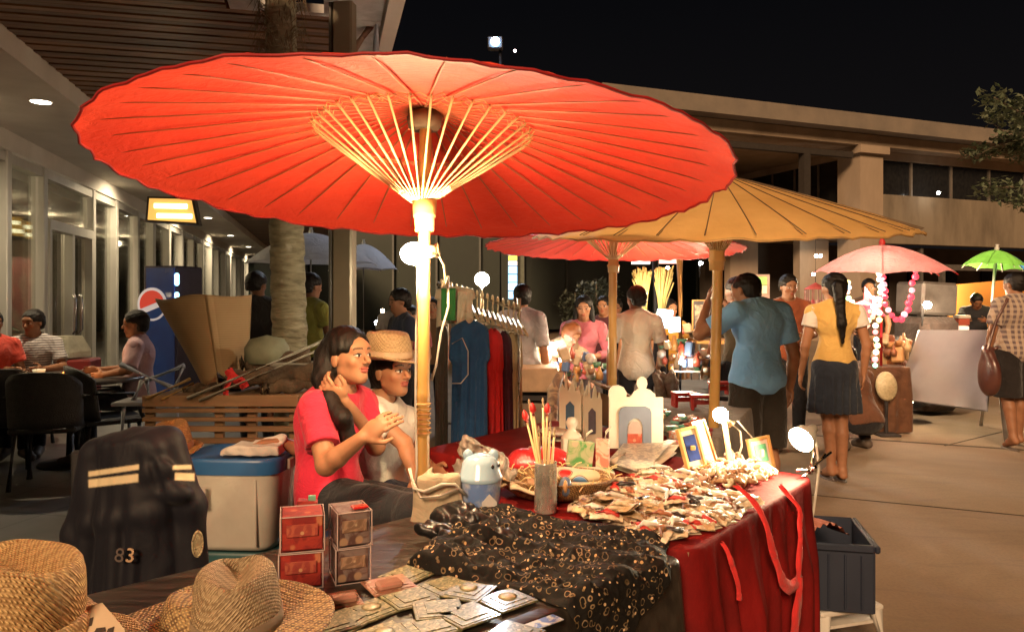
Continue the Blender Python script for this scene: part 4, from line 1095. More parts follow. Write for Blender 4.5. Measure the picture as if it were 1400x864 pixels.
blk = [(-1.38, .32), (.45, 2.05), (-.12, 2.63), (-1.95, .90)]
table_under('trestle_table', 'trestle table under the black plastic cloth in the foreground', blk, .75)
cloth_over('tablecloth', 'black plastic cloth over the near table with hats and card packs', blk, .75, .70, blackcloth(), .010, 30, 4)
redc = mat('red_tablecloth', (.20, .008, .008), (.12, .006, .006), rough=.8, spec=.15, bump=.2, scale=5, bscale=60)
rdt = [(.485, 2.10), (1.16, 2.98), (.54, 3.50), (-.14, 2.66)]
table_under('trestle_table', 'trestle table under the draped dark red cloth', rdt, .75)
cloth_over('tablecloth', 'dark red cloth draped to the ground over the trinket table', rdt, .752, .74, redc, .020, 40, 9, rnd_r=.06)
bkt = [(.10, 3.00), (.78, 3.86), (.22, 4.32), (-.40, 3.52)]
table_under('trestle_table', 'trestle table behind, carrying the white shadow boards', bkt, .75)
cloth_over('tablecloth', 'red cloth over the back table beneath the white shadow boards', bkt, .752, .70, redc, .012, 40, 2)
# bright red swag hanging down the front of the red cloth
def ribbon(name, label, pts, wd, m, nrm, cat='cloth', cup=.012):
    pts = [Vector(p) for p in pts]; fine_ = []
    for i in range(len(pts)-1):
        p0, p1, p2, p3 = pts[max(i-1, 0)], pts[i], pts[i+1], pts[min(i+2, len(pts)-1)]
        for k in range(8):
            t = k/8; fine_.append(.5*((2*p1)+(-p0+p2)*t+(2*p0-5*p1+4*p2-p3)*t*t+(-p0+3*p1-3*p2+p3)*t**3))
    fine_.append(pts[-1]); mb = MB(); n = len(fine_); w = 7
    for i, p in enumerate(fine_):
        d = (fine_[min(i+1, n-1)]-fine_[max(i-1, 0)]).normalized(); s = d.cross(nrm).normalized(); ww = wd(i/(n-1)) if callable(wd) else wd
        for k in range(w):
            u = k/(w-1)*2-1; mb.v.append(p+s*u*ww/2+nrm*(cup*(1-u*u)+.003*math.sin(i*.7+k*2)))
    for i in range(n-1):
        for k in range(w-1): mb.f.append((i*w+k, i*w+k+1, (i+1)*w+k+1, (i+1)*w+k)); mb.m.append(0)
    o = mb.build(name, m, None, True)
    if label: tag(o, label, cat)
    return o
nf = Vector((.78, -.62, 0)).normalized()
def RF(px, py, off=.05):   # a point on the front face of the red table at this height
    k = (px-700)/F; e = Vector((.485, 2.10)); u = Vector((.675, .88))
    t = (k*e.y-e.x)/(u.x-k*u.y); p = e+u*t; d = p.y; return Vector((p.x, p.y, CH-(py-HY)/F*d))+nf*off
m_swag = m_cloth('bright_red_cotton', (.72, .045, .045), (.60, .03, .03), tl=.15)
ribbon('red_scarf', 'bright red scarf looping down over the front of the red tablecloth', [RF(1003, 668, .0)+Vector((0, 0, .015)), RF(1012, 690, .055), RF(1024, 740, .07), RF(1036, 782, .075), RF(1048, 795, .08), RF(1060, 778, .075), RF(1068, 725, .06), RF(1068, 690, .055), RF(1064, 668, .0)+Vector((0, 0, .015))], lambda t: .016+.030*math.sin(math.pi*t)**3, m_swag, nf)
ribbon('red_scarf', 'bright red scarf end falling straight to the ground by the table corner', [RF(1058, 780, .085), RF(1056, 830, .08), RF(1050, 880, .08), RF(1046, 940, .09)], lambda t: .04+.09*t, m_swag, nf)
ribbon('thin_red_ribbon', 'thin red ribbon hanging down the left of the red tablecloth', [RF(972, 738, .03), RF(976, 770, .055), RF(982, 812, .06)], .010, m_swag, nf, 'ribbon')

# ------------------------------------------------------------------ black patterned scarf pile
from mathutils import noise as mn
def scarf_mat():
    m, nt, b = newmat('black_gold_print'); co = coords(nt)
    wob = N(nt, 'ShaderNodeTexNoise', {'Vector': co, 'Scale': 30.0, 'Detail': 2.0})
    va = nt.nodes.new('ShaderNodeVectorMath'); va.operation = 'MULTIPLY_ADD'; nt.links.new(wob.outputs['Color'], va.inputs[0]); va.inputs[1].default_value = (.012, .012, .012); nt.links.new(co, va.inputs[2])
    def rings(sc_, a, b_, c_, th):
        v = N(nt, 'ShaderNodeTexVoronoi', {'Vector': va.outputs[0], 'Scale': sc_, 'Randomness': .85}); v.voronoi_dimensions = '3D'
        r_ = ramp(nt, v.outputs['Distance'], [(a, (0, 0, 0)), (a+.02, (1, 1, 1)), (b_, (1, 1, 1)), (b_+.03, (0, 0, 0))])
        sep = N(nt, 'ShaderNodeSeparateColor', {0: v.outputs['Color']}); on = mth(nt, 'GREATER_THAN', sep.outputs[0], th)
        return mth(nt, 'MULTIPLY', r_, on), sep
    r1, s1 = rings(52., .34, .45, .5, .5); r2, s2 = rings(62., .0, .22, .3, .6)
    n1 = N(nt, 'ShaderNodeTexNoise', {'Vector': co, 'Scale': 5.0, 'Detail': 2.0})
    side = ramp(nt, N(nt, 'ShaderNodeSeparateXYZ', {0: co}).outputs['X'], [(.0, (1, 1, 1)), (1, (1, 1, 1))])
    f = mth(nt, 'MINIMUM', mth(nt, 'ADD', mth(nt, 'MULTIPLY', r1, mth(nt, 'MULTIPLY_ADD', n1.outputs[0], 1.1, -.25)), r2), 1.0)
    gold = mix(nt, s2.outputs[1], (.42, .27, .11), (.72, .52, .32))
    cc = mix(nt, f, (.010, .009, .008), gold); nt.links.new(cc, b.inputs['Base Color']); b.inputs['Roughness'].default_value = .75; b.inputs['Specular IOR Level'].default_value = .2
    n2 = N(nt, 'ShaderNodeTexNoise', {'Vector': co, 'Scale': 24.0, 'Detail': 5.0}); setbump(nt, b, n2.outputs[0], .5, .01); return m
Ac, Bc, Cc, Dc = TB(556, 775), TB(655, 712), TB(915, 728), TB(905, 868)
e0 = Vector((-1.38, .32)); eu = (Vector((.45, 2.05))-e0).normalized(); en = Vector((eu.y, -eu.x))
def scarf(u, v, base=.756, amp=1.0, A=Ac, B=Bc, C=Cc, D=Dc, sd=0):
    uu = u+.05*mn.noise(Vector((u*3, v*5, 3+sd))); vv = v+.06*mn.noise(Vector((u*5, v*3, 7+sd)))
    p = A.lerp(D, uu).lerp(B.lerp(C, uu), vv)
    m_ = min(u, 1-u, v, 1-v); ed = min(1, m_/.07)**.5
    n_ = mn.fractal(Vector((p.x*7, p.y*11, sd)), .7, 2.1, 5)
    rdg = abs(mn.noise(Vector((p.x*13+p.y*5, p.y*13, 5+sd))))
    z = base+ed*amp*(.018+.020*max(n_, -.6)+.022*(1-rdg*2.2)+.012*math.sin(p.y*55+p.x*20+3*n_)*.5)
    lm = math.exp(-((u-.12)/.16)**2)*ed; z += amp*lm*(.045+.035*mn.noise(Vector((p.x*9, p.y*14, 2))))
    z = max(z, base-.002)
    q = Vector((p.x, p.y)); s = (q-e0).dot(en)-.012
    if s > 0:
        s2 = min(s, .03); q = q-en*(s-s2*.6-.010-.012*abs(n_)); z -= (s*.95)
    return (q.x, q.y, z)
mb = MB(); mb.grid(lambda u, v: scarf(u, v, amp=.78), 170, 130)
o = mb.build('patterned_shawl', scarf_mat(), None, True); tag(o, 'crumpled black shawl with gold ring print spread over the table edge', 'shawl')
m_blksat = mat('black_satin', (.010, .010, .011), (.02, .019, .018), rough=.33, scale=12, bump=.4, bscale=30)
ops = []
for k in range(12):
    c = TB(rnd.uniform(580, 690), rnd.uniform(708, 745), .765); c.z = .775+rnd.random()*.022
    ops.append(('add', ('ell', tuple(c), (.035+.02*rnd.random(), .03, .022+.012*rnd.random()), None), .03))
o = blob('black_bag', ops, .005, m_blksat, None, lambda X, Y, Z: .007*np.sin(70*X+3*np.sin(35*Y))*np.sin(60*Y+30*X+40*Z)+.003*np.sin(150*X+90*Y)); tag(o, 'glossy plain black cloth bag bunched on the left of the gold printed shawl', 'bag')

# ------------------------------------------------------------------ straw hats
m_hat = m_straw('straw_gold', (.78, .54, .25), (.32, .18, .07), 62); m_hat2 = m_straw('straw_dark', (.60, .46, .28), (.22, .15, .08), 74); m_hat3 = m_straw('straw_orange', (.62, .30, .09), (.30, .12, .03), 60)
m_band = mat('hat_band', (.46, .33, .17), (.38, .26, .12), rough=.7, scale=20)
def hat(label, c, rc, hc, rb, m, mbd=None, tilt=(0, 0, 0), pinch=.3, brim_up=.25, name='straw_hat', group=None, band=True, oval=1.15, crown_top=.86, m_brim=None, flute=0.0):
    root = T(name, label, 'hat', (0, 0, 0), 0, group)
    def fn(p, t, r, z):
        x, y = p[0], p[1]*oval
        if z > .4*hc:
            w_ = (z-.4*hc)/(.6*hc); fr = max(0, math.sin(t))          # front
            x *= 1-pinch*.45*w_*fr*abs(math.cos(t))*1.4
            dent = math.exp(-(x/(rc*.30))**2)*w_*pinch
            z = z-dent*hc*.55*(1 if r < rc*.75 else .25)
        return (x, y, z)
    prof = [(rc*1.02, 0), (rc*1.0, hc*.15), (rc*.985, hc*.35), (rc*.95, hc*.6), (rc*.91, hc*.8), (rc*.86, hc*.93), (rc*.80, hc*.985), (rc*.72, hc*1.0), (rc*.5, hc*.99), (rc*.25, hc*.97), (.001, hc*.96)]
    pf = []
    for i in range(len(prof)-1):
        for k in range(3):
            u = k/3; pf.append((prof[i][0]*(1-u)+prof[i+1][0]*u, prof[i][1]*(1-u)+prof[i+1][1]*u))
    pf.append(prof[-1])
    MB().lathe(pf, 56, fn=fn, close=False).build('crown', m, root, True)
    bf = lambda p, t, r, z: (p[0], p[1]*(oval if r < rc*1.3 else oval*.97), z+brim_up*(abs(math.cos(t))**2)*((r-rc)/(rb-rc))**2*(rb-rc)+.004*math.sin(3*t)+flute*math.sin(14*t)*((r-rc)/(rb-rc)))
    N_ = 12; MB().lathe([(rc*1.0+(rb-rc)*k/N_, .001+.0015*(k % 2)) for k in range(N_+1)]+[(rb+.003, -.002), (rb, -.006)]+[(rc+(rb-rc)*(1-k/4), -.006) for k in range(5)], 56, fn=bf, close=False).build('brim', m_brim or m, root, True)
    if band: MB().lathe([(rc*1.03, .003), (rc*1.035, .01), (rc*1.02, hc*.26), (rc*1.0, hc*.27)], 56, fn=lambda p, t, r, z: (p[0], p[1]*oval, z), close=False).build('band', mbd or m_band, root, True)
    root.location = c; root.rotation_euler = tilt
    return root
hc_ = W(325, 852, 1.52)
hat('grey brown straw fedora with pinched crown, middle of the near table', Vector((hc_.x, hc_.y, .800)), .085, .115, .185, m_hat2, mat('hat_band_grey', (.26, .19, .12), (.20, .15, .10), rough=.7), (R(-3), R(2), R(195)), .55, .12, m_brim=m_straw('straw_brim', (.66, .46, .21), (.14, .08, .04), 50), group='hats for sale on the near table')
hl = W(28, 850, 1.38)
hat('large woven golden straw hat with a wide band at the bottom left corner', Vector((hl.x-.02, hl.y, .848)), .115, .140, .17, m_hat, mat('hat_band_tan', (.50, .34, .19), (.42, .28, .14), rough=.75), (R(4), R(5), R(60)), .35, .05, group='hats for sale on the near table')
hl2 = W(210, 870, 1.50)
hat('flat straw hat lying behind the pinched fedora, brim showing', Vector((hl2.x+.08, hl2.y+.06, .775)), .085, .07, .19, m_straw('straw_brim'), None, (0, 0, 1), .2, .05, group='hats for sale on the near table')
hat('low stack of golden straw hats under the big hat at the left corner', Vector((hl.x+.02, hl.y+.01, .80)), .11, .08, .175, m_hat, None, (0, 0, .4), .1, .05, group='hats for sale on the near table')
# price card with dark print leaning at the left hat
card = T('price_card', 'cream paper card with dark print between the straw hats', 'card', W(125, 850, 1.36))
pc0 = [W(88, 868, 1.34), W(190, 872, 1.36), W(150, 850, 1.44), W(112, 826, 1.50)]
cm = mat('card_cream', (.66, .52, .36), (.58, .45, .30), rough=.6); ck = mat('card_ink', (.06, .04, .03), rough=.6)
c0, ax_, ay_ = W(128, 866, 1.37), Vector((1, .1, -.08)), Vector((-.05, .75, .62))
MB().prism([(-.07, -.05), (.075, -.05), (.05, .01), (-.005, .058), (-.03, .05)], ax_, ay_, .002, c0).build('card_sheet', cm, card)
for (u, v, w_, h_) in ((-.02, .01, .012, .02), (.0, .0, .02, .012), (.02, -.01, .014, .024), (-.035, -.01, .01, .016)):
    MB().prism([(u, v), (u+w_, v+.004), (u+w_*.8, v+h_), (u+.002, v+h_*.8)], ax_, ay_, .0008, c0+ax_.normalized().cross(ay_.normalized())*.0018).build('print', ck, card)

# ------------------------------------------------------------------ boxes and card packs on the near table
def print_mat(name, base, a, b_, sc_=40.):
    if name in MATS: return MATS[name]
    m, nt, b = newmat(name); co = coords(nt)
    v = N(nt, 'ShaderNodeTexVoronoi', {'Vector': co, 'Scale': sc_}); n1 = N(nt, 'ShaderNodeTexNoise', {'Vector': co, 'Scale': sc_*.7, 'Detail': 5.0, 'Distortion': 2.0})
    c = mix(nt, ramp(nt, n1.outputs[0], [(.42, (0, 0, 0)), (.55, (1, 1, 1))]), base, a)
    c = mix(nt, ramp(nt, v.outputs['Distance'], [(.18, (1, 1, 1)), (.26, (0, 0, 0))]), c, b_)
    nt.links.new(c, b.inputs['Base Color']); b.inputs['Roughness'].default_value = .42; b.inputs['Coat Weight'].default_value = .2; b.inputs['Coat Roughness'].default_value = .12
    setbump(nt, b, n1.outputs[0], .25, .004); MATS[name] = m; return m
pm_red = print_mat('printed_red', (.34, .035, .025), (.22, .02, .02), (.45, .16, .08), 26); pm_gr = print_mat('printed_plum', (.10, .05, .045), (.20, .15, .14), (.34, .22, .14), 22)
m_clear = glass('clear_box', (.95, .9, .9), .16, .04)
def gift_box(label, base, size, rz, m, tag_m, grp):
    t_ = T('gift_box', label, 'box', base, rz, grp); M = ROOTM[t_.name]; x, y, z = size
    MB().box(M @ Vector((0, 0, z/2+.001)), (x-.006, y-.006, z-.004), M.to_3x3().to_4x4(), bev=.003).build('carton', m, t_)
    MB().box(M @ Vector((0, -y/2+.0005, z*.60)), (x*.72, .003, z*.34), M.to_3x3().to_4x4(), bev=.001).build('label_panel', tag_m, t_)
    mb = MB()
    for sx in (-1, 1):
        for sy in (-1, 1): mb.box(M @ Vector((sx*x/2, sy*y/2, z/2)), (.0025, .0025, z), M.to_3x3().to_4x4())
    for zz in (.001, z-.001):
        for sx in (-1, 1): mb.box(M @ Vector((sx*x/2, 0, zz)), (.0025, y-.004, .002), M.to_3x3().to_4x4()); mb.box(M @ Vector((0, sx*y/2, zz)), (x-.004, .0025, .002), M.to_3x3().to_4x4())
    mb.build('clear_sleeve_edge', mat('clear_edge', (.62, .50, .48), rough=.15, coat=1), t_)
    return t_
pl1 = print_mat('label_red', (.42, .10, .06), (.30, .05, .04), (.55, .30, .16), 50); pl2 = print_mat('label_tan', (.34, .22, .15), (.2, .12, .08), (.5, .38, .26), 45)
b1 = TB(412, 796); b1 = Vector((b1.x, b1.y+.0, .752)); b2 = TB(478, 789); b2 = Vector((b2.x, b2.y, .752))
for k in range(2):
    gift_box(('lower' if k == 0 else 'upper')+' printed red gift box of the left stack by the black jacket', b1+Vector((.002*k, 0, .088*k)), (.102, .10, .086), R(14+2*k), pm_red, pl1, 'small gift boxes stacked on the near table')
    gift_box(('lower' if k == 0 else 'upper')+' dark plum gift box of the right stack beside the red boxes', b2+Vector((.001*k, 0, .088*k)), (.084, .10, .086), R(22+3*k), pm_gr, pl2, 'small gift boxes stacked on the near table')
MB().box(b1+Vector((-.0, .01, .180)), (.095, .09, .004), (0, 0, R(16)), bev=.001)
o = MB().box(b1+Vector((-.012, .095, .150)), (.05, .03, .05), (0, .1, R(10)), bev=.002).box(b1+Vector((.0, .100, .178)), (.018, .012, .014), (0, 0, .3), 1).build('small_red_box', [pm_red, mat('mint', (.2, .5, .35), rough=.4)]); tag(o, 'tiny red box with a mint lid peeking over the red gift boxes', 'box')
o = MB().box(b2+Vector((.028, -.018, .179)), (.04, .028, .006), (0, 0, R(30)), bev=.002).build('red_keyring', mat('shiny_red', (.6, .02, .02), rough=.2, coat=1)); tag(o, 'small shiny red tag on top of the plum gift boxes', 'tag')
pk_a = print_mat('printed_green', (.22, .20, .10), (.11, .11, .055), (.38, .31, .16), 48); pk_b = print_mat('printed_pink', (.42, .20, .14), (.30, .16, .10), (.5, .36, .25), 36)
def card_pack(px, py, rz, m, w=.112, z=.7525, grp='flat printed packs laid in rows on the near table', lb='flat square pack with green gold print in a clear sleeve', lumpy=True):
    c = TB(px, py, z); t_ = T('card_pack', lb, 'pack', (c.x, c.y, z), rz, grp); M = ROOTM[t_.name]
    MB().box(M @ Vector((0, 0, .003)), (w, w*.92, .005), M.to_3x3().to_4x4(), bev=.0015).build('sleeve', m, t_)
    mb = MB(); r3 = M.to_3x3().to_4x4()
    mb.box(M @ Vector((0, 0, .0062)), (w*.86, w*.78, .0015), r3); mb.box(M @ Vector((w*.05, 0, .0078)), (w*.6, w*.5, .0015), r3, 0)
    mb.build('printed_insert', print_mat(m.name+'_inner', (.26, .24, .13), (.12, .12, .06), (.45, .38, .22), 60) if m is pk_a else pk_b, t_)
    if lumpy: MB().lathe([(.020, .0085), (.022, .010), (.014, .0125), (0, .013)], 18, M @ Matrix.Translation((.006, .004, 0)), close=False).build('medallion', mat('medal', (.50, .44, .28), (.30, .26, .15), rough=.35, scale=90), t_, True)
    return t_
for k, (px, py, dr) in enumerate([(612, 806, 0), (690, 824, 3), (560, 822, -2), (640, 843, 2), (505, 838, 1), (585, 860, -3), (450, 858, 2), (520, 873, 0), (556, 790, 6), (700, 868, 5), (645, 812, 8), (600, 834, -8), (475, 850, 9)]):
    card_pack(px+rnd.uniform(-4, 4), py+rnd.uniform(-3, 3), R(38+dr*3+rnd.uniform(-7, 7)), pk_a, .108, .7525+.0022*(k % 4), lumpy=(k % 3 == 1))
o = card_pack(532, 801, R(30), pk_b, .11, .756, None, 'pink printed pack with a clear lid lying behind the green packs')
MB().box(TB(532, 798, .77), (.06, .04, .016), (0, 0, R(30)), bev=.005).build('clear_lid', mat('pink_clear', (.5, .26, .2), (.4, .2, .15), rough=.12, coat=1), o)
o = card_pack(462, 822, R(24), pk_b, .10, .756, None, 'dark pink printed pack right in front of the red gift boxes')
MB().box(TB(470, 818, .77), (.06, .03, .018), (0, 0, R(24)), bev=.005).build('clear_lid', MATS['pink_clear'], o)
o = MB().box(TB(728, 856, .7535), (.15, .035, .002), (0, 0, R(40))).build('magazine_strip', print_mat('mag_strip', (.5, .5, .45), (.05, .12, .4), (.5, .42, .15), 30)); tag(o, 'glossy strip with blue and white print at the table edge', 'leaflet')

# ------------------------------------------------------------------ jacket over a chair
m_navy = mat('navy_satin', (.007, .007, .012), (.012, .012, .018), rough=.62, scale=5, bump=.15, sheen=.1, spec=.3)
jk = T('jacket', 'dark navy sports jacket with cream stripes hung over a chair back', 'jacket', Vector((W(190, 700, 2.35).x, 2.35, .30)))
ops = []; rj = random.Random(4)
for k in range(13):
    u = k/12; xt = 134+100*u; xb = 106+160*u; yt = 616-16*u; yb = 838-34*u; dd = 2.34-.05*math.sin(math.pi*u)+(.018 if k % 2 else 0)
    m1 = W(xt+(xb-xt)*.45+rj.uniform(-4, 4), yt+(yb-yt)*.45, dd-.008)
    ops.append(('add', ('cap', W(xt, yt, dd+.02), m1, .026, .024), .030)); ops.append(('add', ('cap', m1, W(xb+rj.uniform(-5, 5), yb, dd-.02+rj.uniform(-.012, .012)), .024, .028), .024))
for a_, b_, ra, rb in (((132, 614, 2.37), (185, 600, 2.36), .030, .034), ((185, 600, 2.36), (234, 598, 2.37), .034, .028), ((128, 622, 2.37), (106, 730, 2.37), .040, .040), ((106, 730, 2.37), (100, 822, 2.37), .040, .036), ((236, 612, 2.35), (262, 690, 2.33), .038, .036), ((262, 690, 2.33), (268, 780, 2.33), .036, .040)):
    ops.append(('add', ('cap', W(*a_), W(*b_), ra, rb), .03))
for px, py, rx, rz_, dd in ((205, 618, .040, .034, 2.30), (214, 645, .052, .040, 2.285), (226, 672, .050, .034, 2.285), (246, 676, .034, .024, 2.285), (216, 700, .028, .040, 2.29)):
    ops.append(('add', ('ell', tuple(W(px, py, dd)), (rx, .022, rz_), None), .022))
ops.append(('sub', ('cap', W(205, 632, 2.262), W(216, 668, 2.258), .014, .010), .014))
def fold_n(X, Y, Z): return .0022*np.sin(38*X+12*Z+2*np.sin(7*Z))+.0012*np.sin(70*X-22*Z)*np.sin(12*Z+X*9)
PJ, QJ = sculpt(ops, .0033, fold_n); PJ = relax(PJ, QJ, 4)
sx_j = 700+PJ[:, 0]/PJ[:, 1]*F; sy_j = HY+(CH-PJ[:, 2])/PJ[:, 1]*F
CJ = np.tile(np.array((.0065, .0068, .012), 'f4'), (len(PJ), 1))
def band(x0, x1, y0, y1, th): return np.clip((th/2+.9-np.abs(sy_j-(y0+(y1-y0)*(sx_j-x0)/(x1-x0))))/1.8, 0, 1)*np.clip((np.minimum(sx_j-x0, x1-sx_j)+.9)/1.8, 0, 1)*(PJ[:, 1] < 2.36)
for q in ((121, 190, 648, 638, 7), (121, 189, 661, 653, 11), (236, 262, 639, 638, 6), (239, 266, 651, 652, 10)): CJ += band(*q)[:, None]*(np.array((.62, .52, .33))-CJ)
def m_jacket():
    m, nt, b = newmat('jacket_cloth'); a = N(nt, 'ShaderNodeAttribute', attribute_name='Col'); nt.links.new(a.outputs['Color'], b.inputs['Base Color']); b.inputs['Roughness'].default_value = .6; b.inputs['Specular IOR Level'].default_value = .25; b.inputs['Sheen Weight'].default_value = .05
    n2 = N(nt, 'ShaderNodeTexNoise', {'Vector': coords(nt, (1, 1, .4)), 'Scale': 14.0, 'Detail': 5.0, 'Distortion': 1.0}); setbump(nt, b, n2.outputs[0], .35, .012); return m
np_mesh('jacket_body', PJ, QJ, m_jacket(), jk, CJ)
def on_j(px, py):
    k = np.argmin((sx_j-px)**2+(sy_j-py)**2+(PJ[:, 1] > 2.34)*1e4); return Vector(PJ[k].tolist())
p = on_j(176, 756); text_mesh('number', '8', .058, mat('badge_dark', (.12, .09, .08), rough=.6), Matrix.Translation(Vector((p.x-.016, p.y-.022, p.z))) @ Matrix.Rotation(R(90), 4, 'X') @ Matrix.Rotation(R(-10), 4, 'Z'), jk, .002)
text_mesh('number', '3', .058, mat('badge_gold', (.55, .36, .22), rough=.6), Matrix.Translation(Vector((p.x+.016, p.y-.024, p.z))) @ Matrix.Rotation(R(90), 4, 'X') @ Matrix.Rotation(R(-8), 4, 'Z'), jk, .002)
p = on_j(270, 742)+Vector((0, -.004, 0))
MB().lathe([(.0, 0), (.030, 0), (.030, .003), (.026, .004), (.025, .002), (.0, .002)], 24, Matrix.Translation(p) @ Matrix.Rotation(R(50), 4, 'Z') @ Matrix.Rotation(R(90), 4, 'X') @ Matrix.Diagonal((.62, 1.35, 1, 1)), close=False).build('round_badge', print_mat('badge_print', (.5, .42, .26), (.3, .24, .15), (.1, .08, .06), 90), jk)
ch = T('chair', 'dark chair hidden under the navy jacket behind the near table', 'chair', Vector((W(185, 0, 2.5).x, 2.58, 0))); cb = Vector(ch.location); m_blkp = mat('black_plastic', (.02, .02, .022), rough=.4)
MB().box(cb+Vector((0, .06, .44)), (.42, .42, .03), (0, 0, .1), bev=.01).build('seat', m_blkp, ch)
MB().box(cb+Vector((0, -.17, .80)), (.30, .02, .34), (0, 0, .1), bev=.01).build('backrest', m_blkp, ch)
for sx in (-.18, .18):
    for sy in (-.13, .24): MB().tube([cb+Vector((sx, sy, .43)), cb+Vector((sx*1.15, sy*1.1, 0))], .012, 8).build('leg', m_blkp, ch, True)
# ------------------------------------------------------------------ lamps of the stall
m_bulb = emis('bulb_glow', (1, .72, .38), 360); m_bulb2 = emis('bulb_glow_far', (1, .83, .58), 170); m_spot = emis('reflector_glow', (1, .80, .50), 110)
m_sock = mat('socket', (.45, .33, .2), rough=.4); m_wire = mat('white_wire', (.55, .50, .42), rough=.5); m_wire2 = mat('black_wire', (.02, .02, .02), rough=.5)
LB1 = W(566, 347, 2.46)
l1 = T('clamp_lamp', 'blazing round bulb clipped to the parasol pole', 'lamp', W(592, 346, 2.53))
MB().ball(LB1, (.044, .034, .036), 20).build('bulb', m_bulb, l1, True)
MB().tube([LB1+Vector((.040, .01, 0)), W(585, 345, 2.50), W(597, 343, 2.50)], [.016, .020, .022], 14).build('socket', m_sock, l1, True)
MB().tube([W(585, 338, 2.53), W(597, 334, 2.56), W(600, 352, 2.56)], .007, 8).tube([W(597, 346, 2.50), W(607, 362, 2.52), W(609, 380, 2.56), W(606, 392, 2.58)], .004, 6).build('clamp', m_sock, l1, True)
o = MB().tube([W(606, 392, 2.58), W(612, 378, 2.6), W(613, 420, 2.62), W(603, 455, 2.6), W(596, 500, 2.6), W(590, 520, 2.58)], .0045, 6).build('lamp_cord', m_wire, None, True); tag(o, 'white lamp cord hanging from the bulb beside the pole', 'cord')
o = MB().tube([W(571, 360, 2.48), W(569, 450, 2.46), W(568, 560, 2.43), W(570, 640, 2.40), W(566, 672, 2.38)], .004, 6).build('lamp_cord', m_wire, None, True); tag(o, 'pale cord running straight down the left side of the pole', 'cord')
mb = MB()
for k in range(7): z = W(578, 552+6.5*k, 2.49); mb.lathe([(.0235, -.004), (.027, 0), (.0235, .004)], 18, Matrix.Translation((-.2885, 2.49-.001*k, z.z)), close=False)
o = mb.build('string_binding', m_string, None, True); tag(o, 'coils of string bound round the big parasol pole', 'string')
# far bulb on the clothes rail
LB2 = W(659, 382, 4.6)
l2 = T('bare_bulb', 'bright bare bulb above the clothes rail', 'lamp', LB2)
MB().ball(LB2, (.042, .042, .042), 16).build('bulb', m_bulb2, l2, True)
MB().tube([LB2+Vector((0, .02, -.035)), LB2+Vector((0, .03, -.09)), Vector((LB2.x, LB2.y+.03, 0))], [.014, .010, .010], 8).build('stand', m_sock, l2, True)
# table lamps
LB3 = W(985, 567, 3.05)
l3 = T('table_lamp', 'glowing bulb on a pale wooden stick among the picture frames', 'lamp', TB(998, 636, .76))
MB().ball(LB3, (.030, .030, .030), 16).build('bulb', emis('bulb_glow_small', (1, .80, .54), 130), l3, True)
MB().tube([LB3+Vector((.02, .01, -.01)), W(1001, 580, 3.06)], [.015, .018], 12).build('socket', m_sock, l3, True)
MB().box((W(990, 577, 3.07)+W(1000, 641, 3.07))/2, (.020, .012, .20), (0, R(-8), 0), bev=.002).build('stick', m_strut, l3)
MB().tube([W(1001, 580, 3.06), W(1012, 590, 3.07), W(1014, 610, 3.1), W(1006, 636, 3.1)], .004, 6).tube([W(1008, 575, 3.1), W(1030, 600, 3.12), W(1024, 640, 3.15)], .004, 6).build('cord', m_wire, l3, True)
LB4 = W(1096, 600, 2.98)
l4 = T('reflector_lamp', 'dazzling clip on reflector lamp at the right corner of the red table', 'lamp', TB(1110, 640, .76))
aim = Vector((-.72, -.52, -.36)).normalized(); sx_, tx_, _ = basis(aim)
ML = Matrix(((sx_.x, tx_.x, aim.x, LB4.x), (sx_.y, tx_.y, aim.y, LB4.y), (sx_.z, tx_.z, aim.z, LB4.z), (0, 0, 0, 1)))
MB().lathe([(.0, .001), (.048, .001)], 28, ML, close=False).build('bulb', m_spot, l4, True)
MB().lathe([(.052, .006), (.050, -.002), (.045, -.03), (.025, -.055), (.018, -.09), (.0, -.092)], 28, ML, close=False).build('reflector', mat('lamp_white', (.6, .58, .5), rough=.3), l4, True)
MB().tube([LB4-aim*.085, W(1112, 622, 3.02), W(1108, 648, 3.0)], .008, 8).tube([W(1090, 643, 2.94), W(1112, 640, 3.0), W(1128, 620, 3.02)], .006, 8).tube([W(1098, 652, 2.96), W(1116, 634, 3.0), W(1136, 618, 3.03)], .006, 8).ball(W(1112, 640, 2.99), (.016, .016, .016), 10).build('clamp', mat('chrome'), l4, True)
MB().tube([LB4-aim*.09, W(1120, 640, 3.05), W(1112, 700, 3.05), W(1102, 740, 3.04), W(1096, 800, 3.04), W(1085, 870, 3.03), W(1060, 960, 2.98)], .006, 6).build('cord', m_wire, l4, True)
lamp_at('reflector_beam', LB4+aim*.03, 9, (1, .80, .48), .04, 140, LB4+aim, .5)

